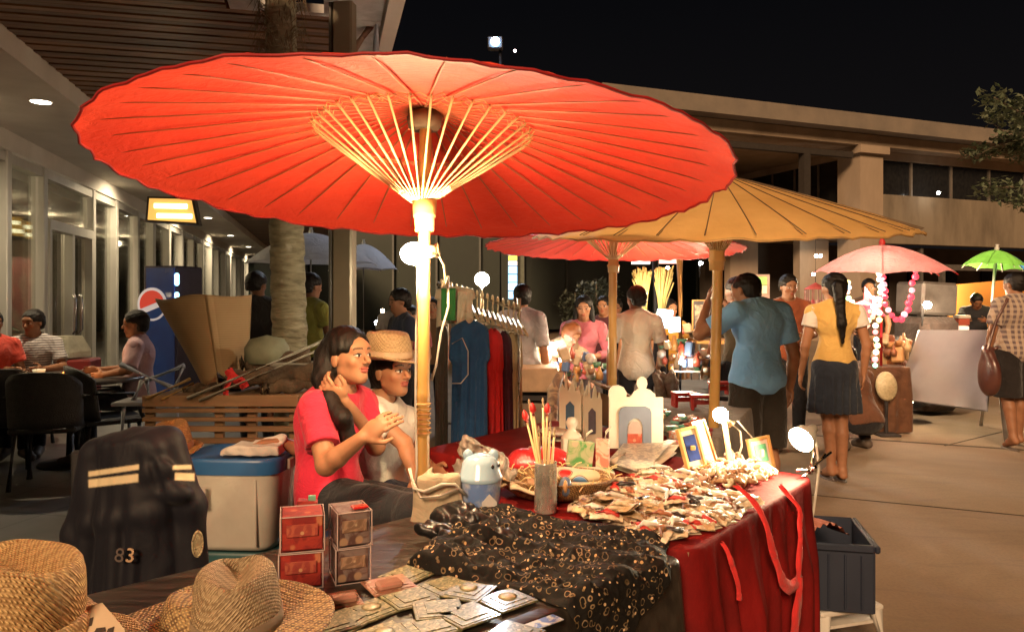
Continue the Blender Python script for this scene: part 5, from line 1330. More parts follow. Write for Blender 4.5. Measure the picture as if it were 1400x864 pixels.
# ------------------------------------------------------------------ goods on the red table
def poly_pick(poly):
    while True:
        x = rnd.uniform(min(p[0] for p in poly), max(p[0] for p in poly)); y = rnd.uniform(min(p[1] for p in poly), max(p[1] for p in poly)); c = False; j = len(poly)-1
        for i in range(len(poly)):
            if (poly[i][1] > y) != (poly[j][1] > y) and x < (poly[j][0]-poly[i][0])*(y-poly[i][1])/(poly[j][1]-poly[i][1])+poly[i][0]: c = not c
            j = i
        if c: return x, y
m_film = mat('packet_film', (.70, .54, .34), (.44, .29, .15), rough=.16, scale=30, bump=.7, bscale=60, coat=.8)
m_film2 = mat('packet_film_pale', (.82, .74, .58), (.58, .45, .30), rough=.14, scale=26, bump=.8, bscale=55, coat=.8)
m_itm = [mat('item_brown', (.14, .07, .035), (.3, .17, .08), rough=.5, scale=40), mat('item_cream', (.62, .5, .34), (.4, .28, .16), rough=.5, scale=40), mat('item_rust', (.36, .13, .06), rough=.5, scale=40), mat('item_black', (.02, .018, .018), rough=.3), mat('item_white', (.8, .75, .66), rough=.4), mat('item_red', (.5, .04, .03), rough=.4)]
protos = []
for k in range(8):
    t_ = T('trinket_packet', 'small clear packet holding a hair clip in the heap on the red table', 'packet', (0, 0, 0), 0, 'clear trinket packets heaped on the red table')
    w_, h_ = (.10+.02*(k % 3)), .055+.012*(k % 2); cv = rnd.uniform(.002, .007)
    mb = MB(); mb.grid(lambda u, v: ((u-.5)*w_, (v-.5)*h_, cv*math.sin(u*3.1+k)+.004*math.sin(u*14+k*3)*math.sin(v*9+k)+.009*math.sin(v*3.14)), 12, 8)
    mb.grid(lambda u, v: ((.5-u)*w_, (v-.5)*h_, cv*math.sin((1-u)*3.1+k)-.003), 6, 4)
    mb.build('film', m_film if k % 2 else m_film2, t_, True)
    mb = MB()
    for q in range(3): mb.tube([((-.35+.1*q)*w_, (-.2+.2*q)*h_, .014), (0, (.1-.1*q)*h_, .020), (.38*w_, (-.25+.25*q)*h_, .013)], [.004, .009, .004], 6)
    mb.build('hair_clip', m_itm[(0, 1, 4, 2, 3, 1, 5, 4)[k]], t_, True); protos.append(t_)
PK = [(792, 662), (850, 655), (915, 650), (960, 668), (1000, 678), (1028, 688), (1000, 706), (950, 724), (905, 738), (850, 722), (800, 708), (788, 690)]
n_p = 0
for k in range(125):
    px, py = poly_pick(PK); c = TB(px, py, .76); e = Vector((.485, 2.10)); s = (Vector((c.x, c.y))-e).dot(Vector((.78, -.62)))
    if s > -.02: continue
    ctr = min(1, max(0, (-s-.02)/.25)); z = .757+rnd.random()*.036*ctr
    rot = (rnd.gauss(0, .13), rnd.gauss(0, .13), rnd.gauss(-.3, .7))
    if k < 8: o = protos[k]; o.location = (c.x, c.y, z); o.rotation_euler = rot
    else: copy_tree(protos[k % 8], None, (c.x, c.y, z), rot=rot)
m_sh = [mat('shell_cream', (.72, .62, .44), (.5, .38, .22), rough=.35, scale=60), mat('shell_brown', (.22, .10, .05), (.4, .25, .13), rough=.35, scale=60), mat('shell_pink', (.62, .30, .22), (.5, .4, .3), rough=.35, scale=60)]
SP = [(945, 640), (985, 630), (1030, 636), (1064, 650), (1040, 662), (1000, 674), (955, 668), (935, 652)]
pr2 = []
for k in range(6):
    mb = MB(); r0 = .013+.003*(k % 3)
    mb.tube([(r0*math.cos(a*.7)*(1-.05*a), r0*math.sin(a*.7)*(1-.05*a), .006+.003*a) for a in range(9)], [.004, .006, .008, .009, .010, .009, .008, .006, .003], 8)
    o = mb.build('shell_bead', m_sh[(0, 1, 0, 0, 2, 1)[k]], None, True); tag(o, 'small curled shell trinket in the pile under the bulb', 'trinket', 'shell trinkets piled on the red table'); pr2.append(o)
for k in range(130):
    px, py = poly_pick(SP)
    if px > 1025: o = pr2[(0, 2, 3)[k % 3]]
    elif px < 975: o = pr2[(4, 1, 2, 4, 5)[k % 5]]
    else: o = pr2[k % 6]
    c = TB(px, py, .76); z = .760+rnd.random()*.03*min(1, (1-abs(px-1000)/75)); rt = (rnd.uniform(-1, 1), rnd.uniform(-1, 1), rnd.uniform(0, 6))
    if k < 6: o = pr2[k]; o.location = (c.x, c.y, z); o.rotation_euler = rt
    else: d_ = o.copy(); col.objects.link(d_); d_.location = (c.x, c.y, z); d_.rotation_euler = rt; d_.scale = (rnd.uniform(.8, 1.3),)*3
# picture frames
def frame_obj(label, c4_, m_f, m_mat, m_pic, bw=.18, dep=.02, inset=.25, name='picture_frame'):
    # c4_: lower-left, lower-right, upper-right, upper-left
    t_ = T(name, label, 'frame', (c4_[0]+c4_[1])/2); a = (c4_[1]-c4_[0]); b = (c4_[3]-c4_[0]); w_, h_ = a.length, b.length; a = a.normalized(); b = (b-a*b.dot(a)).normalized(); n = a.cross(b).normalized()
    if n.dot(Vector((0, -1, 0))) < 0: n = -n
    c = c4_[0]+a*w_/2+b*h_/2; bb = min(w_, h_)*bw; mb = MB()
    def bx(u, v, su, sv, off, dp, mbb):
        Mx = Matrix(((a.x, b.x, n.x, 0), (a.y, b.y, n.y, 0), (a.z, b.z, n.z, 0), (0, 0, 0, 1))); mbb.box(c+a*u+b*v+n*off, (su, sv, dp), Mx, bev=min(.0015, dp/3))
    fw = max(.006, bb*.35)
    for s in (-1, 1): bx(s*(w_/2-fw/2), 0, fw, h_, 0, dep, mb); bx(0, s*(h_/2-fw/2), w_-2*fw, fw, 0, dep, mb)
    mb.build('frame', m_f, t_); mb = MB(); bx(0, 0, w_-2*fw, h_-2*fw, -.002, dep*.4, mb); mb.build('mount', m_mat, t_)
    mb = MB(); bx(0, 0, w_*(1-2*inset), h_*(1-2*inset), .002, dep*.4, mb); mb.build('picture', m_pic, t_); return t_, c, a, b, n
gold = mat('frame_gold', (.62, .42, .16), (.5, .3, .1), rough=.35); creamf = mat('frame_cream', (.72, .62, .42), rough=.4)
d1 = 2.93
t_, c, a, b, n = frame_obj('upright cream picture frame with a blue picture leaning left of the bulb', [W(940, 645, d1), W(966, 638, d1+.04), W(957, 582, d1+.08), W(929, 586, d1+.04)], gold, creamf, mat('blue_pic', (.05, .09, .35), (.02, .02, .04), rough=.15, scale=7, coat=1), .35, .02, .20)
MB().box(c+n*.009, (.018, .012, .018), (0, 0, .2), bev=.002).build('ornament', gold, t_)
frame_obj('brown wooden frame with a pink picture behind the blue one', [W(962, 637, d1+.12), W(981, 632, d1+.15), W(973, 574, d1+.20), W(951, 576, d1+.18)], mat('frame_brown', (.36, .15, .06), (.24, .09, .03), rough=.4), mat('frame_brown2', (.42, .18, .07), rough=.4), mat('pink_pic', (.55, .12, .14), (.5, .3, .2), rough=.2, scale=12), .35, .02, .22)
t_, c, a, b, n = frame_obj('white framed green picture glowing beside the reflector lamp', [W(1030, 645, 3.08), W(1059, 638, 3.14), W(1057, 592, 3.17), W(1026, 600, 3.11)], gold, mat('mount_white', (.8, .76, .68), rough=.5), mat('green_pic', (.12, .48, .26), (.2, .6, .35), rough=.3), .30, .018, .23)
MB().box(c+n*.007+b*.0, (.016, .012, .03), (0, 0, .4), bev=.002).build('ornament', mat('mount_white'), t_)
# shadow boards (cut-out white boards)
m_wb = mat('board_white', (.84, .80, .66), (.78, .73, .58), rough=.5)
Mx = Vector((1, .08, 0)).normalized(); Up = Vector((0, 0, 1)); d2 = 3.45
bd = T('shadow_board', 'white cut-out board with a blue archway and a bust outline on top', 'board', Vector((W(870, 612, d2).x, d2, .755)))
k_ = d2/F; ox = W(870, 612, d2)
out = [(-38, 0), (37, 0), (37, 69), (26, 69), (26, 73), (19, 79), (13, 81), (15, 87), (14, 93), (10, 97), (5, 97), (1, 93), (0, 87), (3, 81), (-3, 77), (-8, 70), (-14, 69), (-14, 76), (-18, 83), (-25, 86), (-33, 85), (-38, 79), (-39, 70), (-38, 70)]
MB().prism([(x*k_, y*k_) for x, y in out], Mx, Up, .012, ox).build('board', m_wb, bd)
arch = [(-25, -4), (-25, 44), (-22, 50), (-16, 52), (12, 52), (18, 49), (20, 44), (20, -4), (8, -4), (8, 24), (6, 31), (1, 36), (-5, 36), (-10, 33), (-13, 27), (-14, -4)]
MB().prism([(x*k_, y*k_) for x, y in arch], Mx, Up, .008, ox+Vector((0, -.014, .016))).build('arch', mat('arch_blue', (.22, .26, .33), (.18, .21, .27), rough=.6), bd)
MB().prism([(x*k_, y*k_) for x, y in [(-13, 0), (7, 0), (7, 23), (5, 30), (1, 34), (-5, 34), (-10, 31), (-12, 26)]], Mx, Up, .004, ox+Vector((0, -.011, .010))).build('arch_back', mat('arch_inner', (.55, .42, .36), rough=.6), bd)
MB().prism([(x*k_, y*k_) for x, y in [(-13, 0), (7, 0), (7, 17), (-13, 17)]], Mx, Up, .004, ox+Vector((0, -.0155, .010))).build('steps', print_mat('steps_red', (.55, .12, .07), (.45, .08, .05), (.6, .3, .2), 30), bd)
d3 = 3.75; k_ = d3/F; ox = W(794, 600, d3)
cb_ = T('castle_board', 'white cut-out castle skyline with blue and green doorways behind the plain board', 'board', Vector((ox.x, d3, .755)))
for j_, (dx, sc_, dy) in enumerate(((-14, 1.0, 0), (0, .95, .09), (13, .9, -.10))):
    o2 = ox+Vector((dx*k_, dy, 0)); prof = [(-16, 0), (-16, 68), (-14, 72), (-12, 76), (-10, 70), (-8, 70), (-8, 84), (-6, 92), (-5, 84), (-4, 66), (0, 66), (2, 78), (4, 84), (6, 78), (7, 66), (10, 66), (12, 74), (14, 66), (16, 62), (16, 0)]
    ax2 = Vector((1, (-.45, .25, .5)[j_], 0)).normalized()
    MB().prism([(x*k_*sc_, y*k_*sc_) for x, y in prof], ax2, Up, .010, o2).build('cutout', m_wb, cb_)
    MB().prism([(x*k_*sc_, y*k_*sc_) for x, y in [(-7, 14), (5, 14), (5, 46), (-1, 52), (-7, 46)]], ax2, Up, .004, o2+Vector((0, -.011, 0))).build('doorway', mat(('door_blue', 'door_green', 'door_grey')[j_], ((.06, .16, .3), (.10, .35, .22), (.16, .16, .22))[j_], rough=.5), cb_)
# magazines / newspapers
t_ = T('newspaper_stack', 'pile of folded grey newspapers lying before the white arch board', 'newspapers', TB(880, 640, .757))
for q in range(4):
    mb = MB(); A_, B_, C_, D_ = TB(836, 640, .76), TB(878, 655, .76), TB(926, 620, .76), TB(858, 618, .76)
    mb.grid(lambda u, v: tuple(A_.lerp(B_, u).lerp(D_.lerp(C_, u), v)+Vector((.006*q*(-1)**q, .004*q, .004+.007*q+.010*math.sin(v*5+q)*u+.012*v*v))), 16, 16); 
    mb.build('paper', print_mat('newsprint', (.55, .47, .36), (.28, .25, .22), (.62, .55, .44), 34) if q == 3 else mat('paper_edge', (.6, .5, .38), rough=.7), t_, True)
MB().tube([TB(838, 632, .79), TB(852, 618, .80)], .012, 8).build('rolled_sheet', MATS['paper_edge'], t_, True)
# paper bags / juice cartons with handles
t_ = T('paper_bag', 'small printed paper carton with a pale straw, the right one of the pair', 'carton', TB(826, 652, .757)); dd = 2.93
MB().box(W(824, 622, dd), (.050, .03, .125), (0, 0, -.3), bev=.003).build('carton', print_mat('carton_pink', (.62, .48, .38), (.6, .2, .14), (.65, .55, .4), 28), t_)
MB().tube([W(827, 600, dd), W(829, 590, dd), W(836, 583, dd)], .005, 8).build('straw', mat('straw_white', (.7, .62, .5), rough=.4), t_, True)
t_ = T('paper_bag', 'green printed carton with a bent straw, the left one of the pair', 'carton', TB(797, 652, .757)); dd = 2.98
MB().box(W(793, 620, dd), (.10, .035, .10), (0, .12, .1), bev=.003).build('carton', print_mat('carton_green', (.45, .5, .3), (.12, .38, .12), (.6, .5, .36), 18), t_)
MB().tube([W(799, 604, dd), W(803, 593, dd), W(810, 588, dd)], .005, 8).build('straw', MATS['straw_white'], t_, True)
# painted cushion with red blobs
ops = [('add', ('ell', tuple(TB(796, 648, .80)), (.115, .07, .026), None), .0)]
def paint_mat():
    m, nt, b = newmat('painted_cloth'); co = coords(nt); v = N(nt, 'ShaderNodeTexVoronoi', {'Vector': co, 'Scale': 11.0})
    se = N(nt, 'ShaderNodeSeparateColor', {0: v.outputs['Color']}); blob_c = ramp(nt, se.outputs[0], [(.0, (.7, .02, .02)), (.5, (.6, .03, .03)), (.6, (.1, .25, .5)), (.8, (.1, .3, .12))], 'CONSTANT')
    c = mix(nt, ramp(nt, v.outputs['Distance'], [(.30, (1, 1, 1)), (.34, (0, 0, 0))]), (.66, .56, .38), blob_c); c = mix(nt, ramp(nt, v.outputs['Distance'], [(.32, (0, 0, 0)), (.35, (1, 1, 1)), (.38, (0, 0, 0))]), c, (.03, .03, .03))
    nt.links.new(c, b.inputs['Base Color']); b.inputs['Roughness'].default_value = .5; return m
pm_ = paint_mat()
o = blob('painted_pouch', ops, .005, pm_, None, lambda X, Y, Z: .006*np.sin(30*X)*np.sin(34*Y)); tag(o, 'cream pouch painted with red and green blobs in front of the cartons', 'pouch')
# wicker basket with things
bk = T('wicker_basket', 'shallow wicker tray of goods behind the jar of brushes', 'basket', TB(762, 690, .757))
cbk = TB(762, 676, .757)
MB().lathe([(.10, .002), (.15, .004), (.185, .030), (.20, .062), (.205, .066), (.195, .066), (.17, .03), (.12, .012), (.0, .012)], 44, Matrix.Translation(cbk) @ Matrix.Diagonal((1.0, .72, 1, 1)), fn=lambda p, t, r, z: (p[0]*(1+.012*math.sin(t*44)), p[1]*(1+.012*math.sin(t*44)), z+.003*math.sin(t*22))).build('tray', m_straw('wicker', (.48, .28, .11), (.14, .07, .025), 60), bk, True)
for k in range(60):
    mb = MB() if k % 60 == 0 else mb
    a = rnd.uniform(0, 6.28); p = cbk+Vector((.19*math.cos(a), .135*math.sin(a), .05+rnd.random()*.02)); q = p+Vector((rnd.gauss(0, .03), rnd.gauss(0, .02), rnd.uniform(-.02, .03))); mb.tube([p, (p+q)/2+Vector((0, 0, .006)), q], .0022, 4)
tag(mb.build('frayed_straw', m_strut, bk), kind='stuff')
goods = [(705, 662, .10, (.5, .34, .2), 'folded tan cloth strip in the wicker tray'), (722, 668, .12, (.6, .46, .3), 'folded cream paper strip in the wicker tray'), (742, 660, .10, (.45, .25, .13), 'folded brown cloth strip in the wicker tray')]
for k, (px, py, L, c_, lb) in enumerate(goods):
    c = TB(px, py, .80+.01*k); o = MB().grid(lambda u, v: (c.x+(u-.5)*L, c.y+(v-.5)*.07, c.z+.010*math.sin(u*5+k)+.006*math.sin(v*7)), 14, 8).build('folded_cloth', mat('fold%d' % k, c_, rough=.7, bump=.4), None, True)
    o.modifiers.new('thick', 'SOLIDIFY').thickness = .006; tag(o, lb, 'cloth')
o = MB().box(TB(806, 662, .80), (.20, .03, .010), (0, .05, .15), bev=.003).build('wooden_ruler', mat('green_strip', (.35, .42, .28), (.5, .42, .3), rough=.5), None); tag(o, 'pale green wooden strip lying across the painted pouch', 'strip')
o = MB().ball(W(773, 665, 2.56), (.022, .018, .034), 14).ball(W(773, 665, 2.545), (.008, .012, .022), 10, 1).build('painted_egg', [mat('egg_blue', (.14, .18, .28), rough=.3), mat('egg_orange', (.55, .30, .12), rough=.4)], None, True); tag(o, 'small blue egg shaped ornament with an orange stripe', 'ornament')
# jar of brushes
jr = T('brush_jar', 'glass jar full of brushes on the red cloth', 'jar', TB(746, 702, .757)); cj = TB(746, 699, .757)
MB().lathe([(.034, 0), (.037, .004), (.036, .155), (.038, .160), (.0345, .160), (.033, .008), (0, .008)], 24, Matrix.Translation(cj), close=False).build('glass', glass('jar_glass', (.92, .88, .78), .25, .06, .3), jr, True)
for k, (dx, dz, red) in enumerate([(-34, 127, 1), (-22, 140, 1), (3, 138, 1), (-12, 112, 0), (8, 120, 0), (16, 110, 0), (-4, 150, 0), (-28, 150, 0)]):
    s = Vector((rnd.uniform(-.015, .015), rnd.uniform(-.012, .012), .012)); k2 = 2.45/F; e = Vector((dx*k2*.8, rnd.uniform(-.02, .04), dz*k2)); b_ = T('paintbrush', ('paintbrush with a bright red head, %s in the jar' % ('leftmost', 'second from left', 'right of the middle')[k]) if red else ('thin wooden brush handle standing in the jar among the red tipped brushes'), 'brush', cj+s, 0, None if red else 'plain brush handles in the jar')
    e = cj+e; MB().tube([cj+s, (cj+s).lerp(e, .6), e], [.0035, .005, .003], 8).build('handle', m_strut, b_, True)
    d_ = (e-(cj+s)).normalized()
    if red: MB().tube([e-d_*.014, e, e+d_*.014, e+d_*.026], [.007, .011, .010, .003], 10).build('head', mat('brush_red', (.62, .03, .025), (.5, .02, .02), rough=.5), b_, True)
    else: MB().tube([e-d_*.02, e, e+d_*.012], [.004, .005, .002], 6).build('head', mat('bristle', (.35, .25, .15), rough=.8), b_, True)
# blue bear-shaped jug
jg = T('bear_container', 'pale blue plastic container with an animal ear lid', 'container', TB(657, 706, .757)); cg = TB(657, 703, .757); m_blue = mat('blue_plastic', (.20, .38, .62), (.16, .30, .55), rough=.15, scale=5, coat=.6)
MB().lathe([(.0, 0), (.055, .0), (.062, .006), (.066, .11), (.066, .118)], 32, Matrix.Translation(cg), close=False).build('jar_body', mat('blue_clear', (.14, .24, .52), (.42, .48, .58), rough=.1, scale=9, coat=1, lo=.45, hi=.55), jg, True)
lid = MB().lathe([(.070, .112), (.072, .118), (.070, .126), (.064, .135), (.058, .165), (.045, .185), (.02, .193), (0, .194)], 32, Matrix.Translation(cg), close=False).build('lid', mat('lid_blue', (.38, .55, .68), (.30, .46, .62), rough=.2, coat=.6), jg, True)
for s in (-1, 1): MB().ball(cg+Vector((s*.040, 0, .188)), (.017, .010, .020), 12).build('ear', MATS['lid_blue'], jg, True)
MB().ball(cg+Vector((.038, -.042, .160)), .007, 8).ball(cg+Vector((.058, -.020, .160)), .006, 8).build('eye', mat('eye_black', (.01, .01, .01), rough=.2), jg, True)
MB().prism([(-.02, -.035), (.02, -.035), (.024, .01), (.0, .035), (-.024, .01)], (1, .25, 0), (0, 0, 1), .003, cg+Vector((.030, -.062, .045))).build('sticker', mat('sticker', (.62, .62, .6), (.5, .5, .5), rough=.3), jg)
# crumpled clear bag
ops = [('add', ('ell', tuple(W(662, 636, 2.72)), (.088, .05, .062), None), .0), ('add', ('ell', tuple(W(640, 612, 2.72)), (.036, .03, .046), None), .02), ('add', ('ell', tuple(W(688, 652, 2.70)), (.05, .04, .04), None), .02), ('add', ('ell', tuple(W(630, 645, 2.70)), (.03, .03, .05), None), .02)]
P_, Q_ = sculpt(ops, .0055, lambda X, Y, Z: .014*np.abs(np.sin(48*X+26*Z+2.5*np.sin(34*Z)))-.012*np.abs(np.sin(46*Z-34*X+2*np.sin(41*X+20*Y)))+.006*np.abs(np.sin(90*X+70*Z))-.004); o = np_mesh('plastic_bag', P_, Q_, mat('crumpled_plastic', (.36, .31, .26), (.55, .49, .42), rough=.14, scale=34, bump=.8, bscale=60, coat=.8, tl=.45)); tag(o, 'crumpled clear plastic bag behind the blue container', 'bag')
# red satin cap and bag
ops = [('add', ('ell', tuple(TB(722, 632, .80)), (.085, .07, .055), None), 0), ('add', ('ell', tuple(TB(748, 626, .81)), (.09, .06, .045), None), .03), ('add', ('cap', TB(700, 640, .78), TB(690, 634, .77), .03, .012), .02)]
o = blob('red_satin_cap', ops, .006, mat('red_satin', (.58, .03, .035), (.45, .02, .025), rough=.3, bump=.3, scale=15, coat=.3), None, lambda X, Y, Z: .005*np.sin(50*X+Y*20)*np.sin(44*Z+30*Y)); tag(o, 'crumpled shiny red satin cap behind the brushes', 'cap')
# tote bag tied at the pole
ops = []
for k in range(12):
    px = 574+4.5*k; ops.append(('add', ('cap', W(px, 656+3*math.sin(k), 2.40+.01*math.sin(k*2)), W(px*1.0+(px-598)*.25, 716, 2.40), .016, .018), .014))
ops += [('add', ('box', tuple(W(599, 690, 2.42)), (.055, .03, .06), None, .02), .02), ('add', ('cap', W(580, 655, 2.4), W(592, 638, 2.43), .012, .007), .01)]
o = blob('tote_bag', ops, .005, m_cloth('canvas_cream', (.50, .42, .30), (.38, .30, .20)), None, lambda X, Y, Z: .0035*np.sin(70*X+14*Z)*np.sin(30*Z+30*X)); tag(o, 'limp cream canvas bag standing at the foot of the parasol pole', 'bag')
o = MB().tube([W(560, 640, 2.40), W(566, 668, 2.37), W(580, 672, 2.35), W(604, 662, 2.35), W(622, 662, 2.36), W(636, 676, 2.37)], .005, 8).tube([W(564, 655, 2.38), W(575, 680, 2.35), W(600, 678, 2.34), W(626, 668, 2.36)], .004, 8).build('electric_cable', m_wire, None, True); tag(o, 'pale cable looping round the cream bag at the pole foot', 'cable')
o = MB().box(TB(626, 712, .762), (.12, .05, .012), (0, 0, .5), bev=.003).build('notebook', mat('notebook', (.52, .46, .3), rough=.6)); tag(o, 'cream notebook half under the blue container', 'notebook')
# small objects on the back table
def small(name, label, cat, px, py, z, size, c, c2=None, rz=0, grp=None, prnt=False):
    p = TB(px, py, z); m = print_mat('p_'+name+str(px), c, c2 or (.5, .4, .3), (.6, .55, .45), 40) if prnt else mat('s_%s%d' % (name, px), c, c2, rough=.5)
    o = MB().box(p+Vector((0, 0, size[2]/2)), size, (0, 0, rz), bev=min(size)*.2).build(name, m); tag(o, label, cat, grp); return o
# toys: little white figures and cups behind the basket
t_ = T('white_figurine', 'small white bust figure on a square plinth behind the basket', 'figurine', TB(782, 612, .757)); p = TB(782, 616, .757)
MB().box(p+Vector((0, 0, .03)), (.09, .07, .06), (0, 0, .1), bev=.004).build('plinth', m_wb, t_)
MB().lathe([(.045, .06), (.04, .075), (.022, .09), (.018, .10), (.026, .115), (.028, .13), (.018, .148), (0, .152)], 20, Matrix.Translation(p), close=False).build('bust', m_wb, t_, True)
t_ = T('white_dish', 'flat white dish behind the jar of brushes', 'dish', TB(768, 600, .757))
MB().lathe([(.0, .03), (.07, .03), (.10, .045), (.10, .05), (.0, .04)], 28, Matrix.Translation(TB(766, 602, .757)), close=False).build('plate', m_wb, t_, True)
MB().lathe([(.03, 0), (.02, .01), (.015, .03)], 16, Matrix.Translation(TB(766, 602, .757)), close=False).build('foot', m_wb, t_, True)
for k, (px, py, c_, s_, lb) in enumerate([(812, 596, (.6, .06, .03), (.05, .04, .12), 'red and orange printed box standing between the white boards'), (918, 590, (.12, .4, .25), (.07, .05, .03), 'small green printed packet right of the arch board'), (926, 600, (.65, .15, .08), (.08, .05, .04), 'small orange printed packet right of the arch board'), (915, 612, (.62, .05, .04), (.09, .06, .03), 'red printed packet at the edge of the back table'), (905, 572, (.5, .4, .2), (.08, .05, .03), 'yellow strip beside the arch board'), (932, 575, (.55, .5, .5), (.09, .05, .03), 'pale blue packet beyond the arch board'), (748, 604, (.14, .15, .3), (.10, .03, .02), 'dark blue strip behind the white dish'), (738, 618, (.62, .58, .5), (.12, .05, .02), 'white paper strip behind the brushes')]):
    small('printed_packet', lb, 'packet', px, py, .757, s_, c_, rz=.3*k, prnt=True)
# cardboard tubes / open brown box behind the castle board
t_ = T('brown_box', 'open brown box with orange inside between the two white boards', 'box', TB(828, 585, .757)); p = W(826, 560, 4.0)
MB().box(p+Vector((0, 0, .0)), (.16, .02, .16), (0, .25, .5), bev=.002).box(p+Vector((.07, .05, 0)), (.02, .16, .15), (0, .1, .3), 1, bev=.002).box(p+Vector((.05, .04, .10)), (.22, .18, .012), (.1, .35, .3), bev=.002).build('panels', [mat('kraft', (.20, .12, .06), rough=.7), mat('orange_in', (.6, .22, .05), rough=.6)], t_)
# pale snake-like hanging thing: crate with goods right of the table
cr_ = T('storage_crate', 'dark navy plastic crate standing on the white stool at the right', 'crate', W(1135, 760, 3.05)); RC = Matrix.Rotation(R(-12), 4, 'Z')
zb, zt_ = W(1135, 826, 3.05).z, W(1135, 735, 3.05).z; cc_ = Vector((W(1137, 0, 3.12).x, 3.16, 0)); m_nb = mat('crate_navy', (.010, .016, .032), (.014, .021, .042), rough=.5, scale=4)
hh = zt_-zb; mb = MB()
for s in (-1, 1):
    mb.box(cc_+RC @ Vector((s*.135, 0, zb+hh/2)), (.012, .36, hh), RC, bev=.003); mb.box(cc_+RC @ Vector((0, s*.18, zb+hh/2)), (.27, .012, hh), RC, bev=.003)
mb.box(cc_+Vector((0, 0, zb+.008)), (.26, .35, .012), RC); mb.build('crate_body', m_nb, cr_)
mb = MB()
for s in (-1, 1): mb.box(cc_+RC @ Vector((s*.145, 0, zt_-.012)), (.02, .40, .03), RC, bev=.006); mb.box(cc_+RC @ Vector((0, s*.19, zt_-.012)), (.27, .02, .03), RC, bev=.006)
mb.build('rim', m_nb, cr_); mb = MB()
for s in (-.09, -.03, .03, .09): mb.box(cc_+RC @ Vector((s, -.189, zb+hh*.45)), (.008, .008, hh*.8), RC, bev=.002)
mb.build('ribbing', m_nb, cr_)
mb = MB(); p = cc_+Vector((-.07, -.05, zt_+.015)); mb.grid(lambda u, v: tuple(p+Vector(((u-.5)*.16+.02, (v-.5)*.18, .05*(1-((u-.5)*2)**2)-.03*v+.006*math.sin(u*40)))), 40, 10)
o = mb.build('pleated_fan', mat('coral', (.62, .22, .14), (.5, .16, .1), rough=.6), None, True); tag(o, 'coral pink pleated cloth sticking out of the navy crate', 'cloth')
def stool(label, c, h, m, r=.15, grp=None, rz=0.3):
    t_ = T('plastic_stool', label, 'stool', c, rz, grp); M = ROOTM[t_.name]
    MB().box(M @ Vector((0, 0, h-.012)), (2*r, 2*r, .024), M.to_3x3().to_4x4(), bev=.008).build('seat', m, t_)
    for sx in (-1, 1):
        for sy in (-1, 1): MB().tube([M @ Vector((sx*r*.82, sy*r*.82, h-.02)), M @ Vector((sx*r*1.05, sy*r*1.05, .0))], [.030, .018], 8).build('leg', m, t_, True)
    MB().box(M @ Vector((0, 0, h-.07)), (1.75*r, 1.75*r, .012), M.to_3x3().to_4x4()).build('brace', m, t_); return t_
m_wst = mat('stool_white', (.58, .55, .5), (.48, .45, .4), rough=.4)
stool('low white plastic stool under the navy crate', Vector((cc_.x, cc_.y, 0)), zb-.004, m_wst, .15)

# ------------------------------------------------------------------ behind the vendors
def tub(label, c, size, m_lid, m_body, rz, lid=True, handle=True):
    t_ = T('storage_tub', label, 'storage box', c, rz); M = ROOTM[t_.name]; x, y, z = size; r3 = M.to_3x3().to_4x4()
    mb = MB(); vs = []
    for zz, k in ((0, .86), (.02, .88), (z-.06, 1.0)):
        for q in range(48):
            a = 2*math.pi*q/48; ca, sa = math.cos(a), math.sin(a); p = 5; rr_ = (abs(ca)**p+abs(sa)**p)**(-1/p); rib_ = 1+.006*math.sin(q*math.pi/2)
            vs.append(M @ Vector((x/2*k*rr_*ca*rib_, y/2*k*rr_*sa*rib_, zz)))
    mb.v = [tuple(v) for v in vs]; mb.f = [(k*48+q, k*48+(q+1) % 48, (k+1)*48+(q+1) % 48, (k+1)*48+q) for k in range(2) for q in range(48)]+[tuple(range(48))[::-1]]; mb.m = [0]*len(mb.f)
    mb.build('tub_body', m_body, t_, True)
    for s in (-1, 1): MB().box(M @ Vector((s*x*.30, -y*.475, z*.42)), (.012, .014, z*.72), r3, bev=.003).build('corner_rib', m_body, t_)
    if lid:
        vs = []; mb = MB()
        for zz, k in ((z-.075, 1.03), (z-.02, 1.05), (z-.004, 1.035), (z, 1.0), (z-.006, .95), (z-.006, .02)):
            for q in range(48):
                a = 2*math.pi*q/48; ca, sa = math.cos(a), math.sin(a); p = 5; rr_ = (abs(ca)**p+abs(sa)**p)**(-1/p); vs.append(tuple(M @ Vector((x/2*k*rr_*ca, y/2*k*rr_*sa, zz))))
        mb.v = vs; mb.f = [(k*48+q, k*48+(q+1) % 48, (k+1)*48+(q+1) % 48, (k+1)*48+q) for k in range(5) for q in range(48)]; mb.m = [0]*len(mb.f); mb.build('lid', m_lid, t_, True)
        for s in (-1, 1): MB().box(M @ Vector((s*x*.53, -.0, z-.05)), (.02, .10, .05), r3, bev=.005).build('latch', mat('latch', (.55, .5, .42), rough=.4), t_)
    return t_
m_tub = mat('cloudy_plastic', (.66, .63, .55), (.54, .51, .44), rough=.3, scale=3, coat=.3, tl=.15); m_lidb = mat('lid_dark_blue', (.03, .13, .34), (.025, .10, .28), rough=.35, scale=4)
tc_ = W(325, 0, 3.62); tub('cloudy white storage tub with a blue lid behind the navy jacket', Vector((tc_.x, 3.68, .285)), (.455, .36, .425), m_lidb, m_tub, R(-4))
tub('lower storage tub with dark teal lid carrying the blue lidded tub', Vector((tc_.x, 3.70, .0)), (.47, .38, .283), mat('lid_teal', (.02, .09, .10), rough=.4), m_tub, R(-4))
o = MB().box(W(270, 680, 3.475), (.075, .006, .10), (0, 0, R(-4)), bev=.002).build('tub_label', mat('tub_label', (.5, .45, .40), rough=.5)); o.name = 'paper_label'; tag(o, 'white paper label stuck on the front of the cloudy tub', 'label')
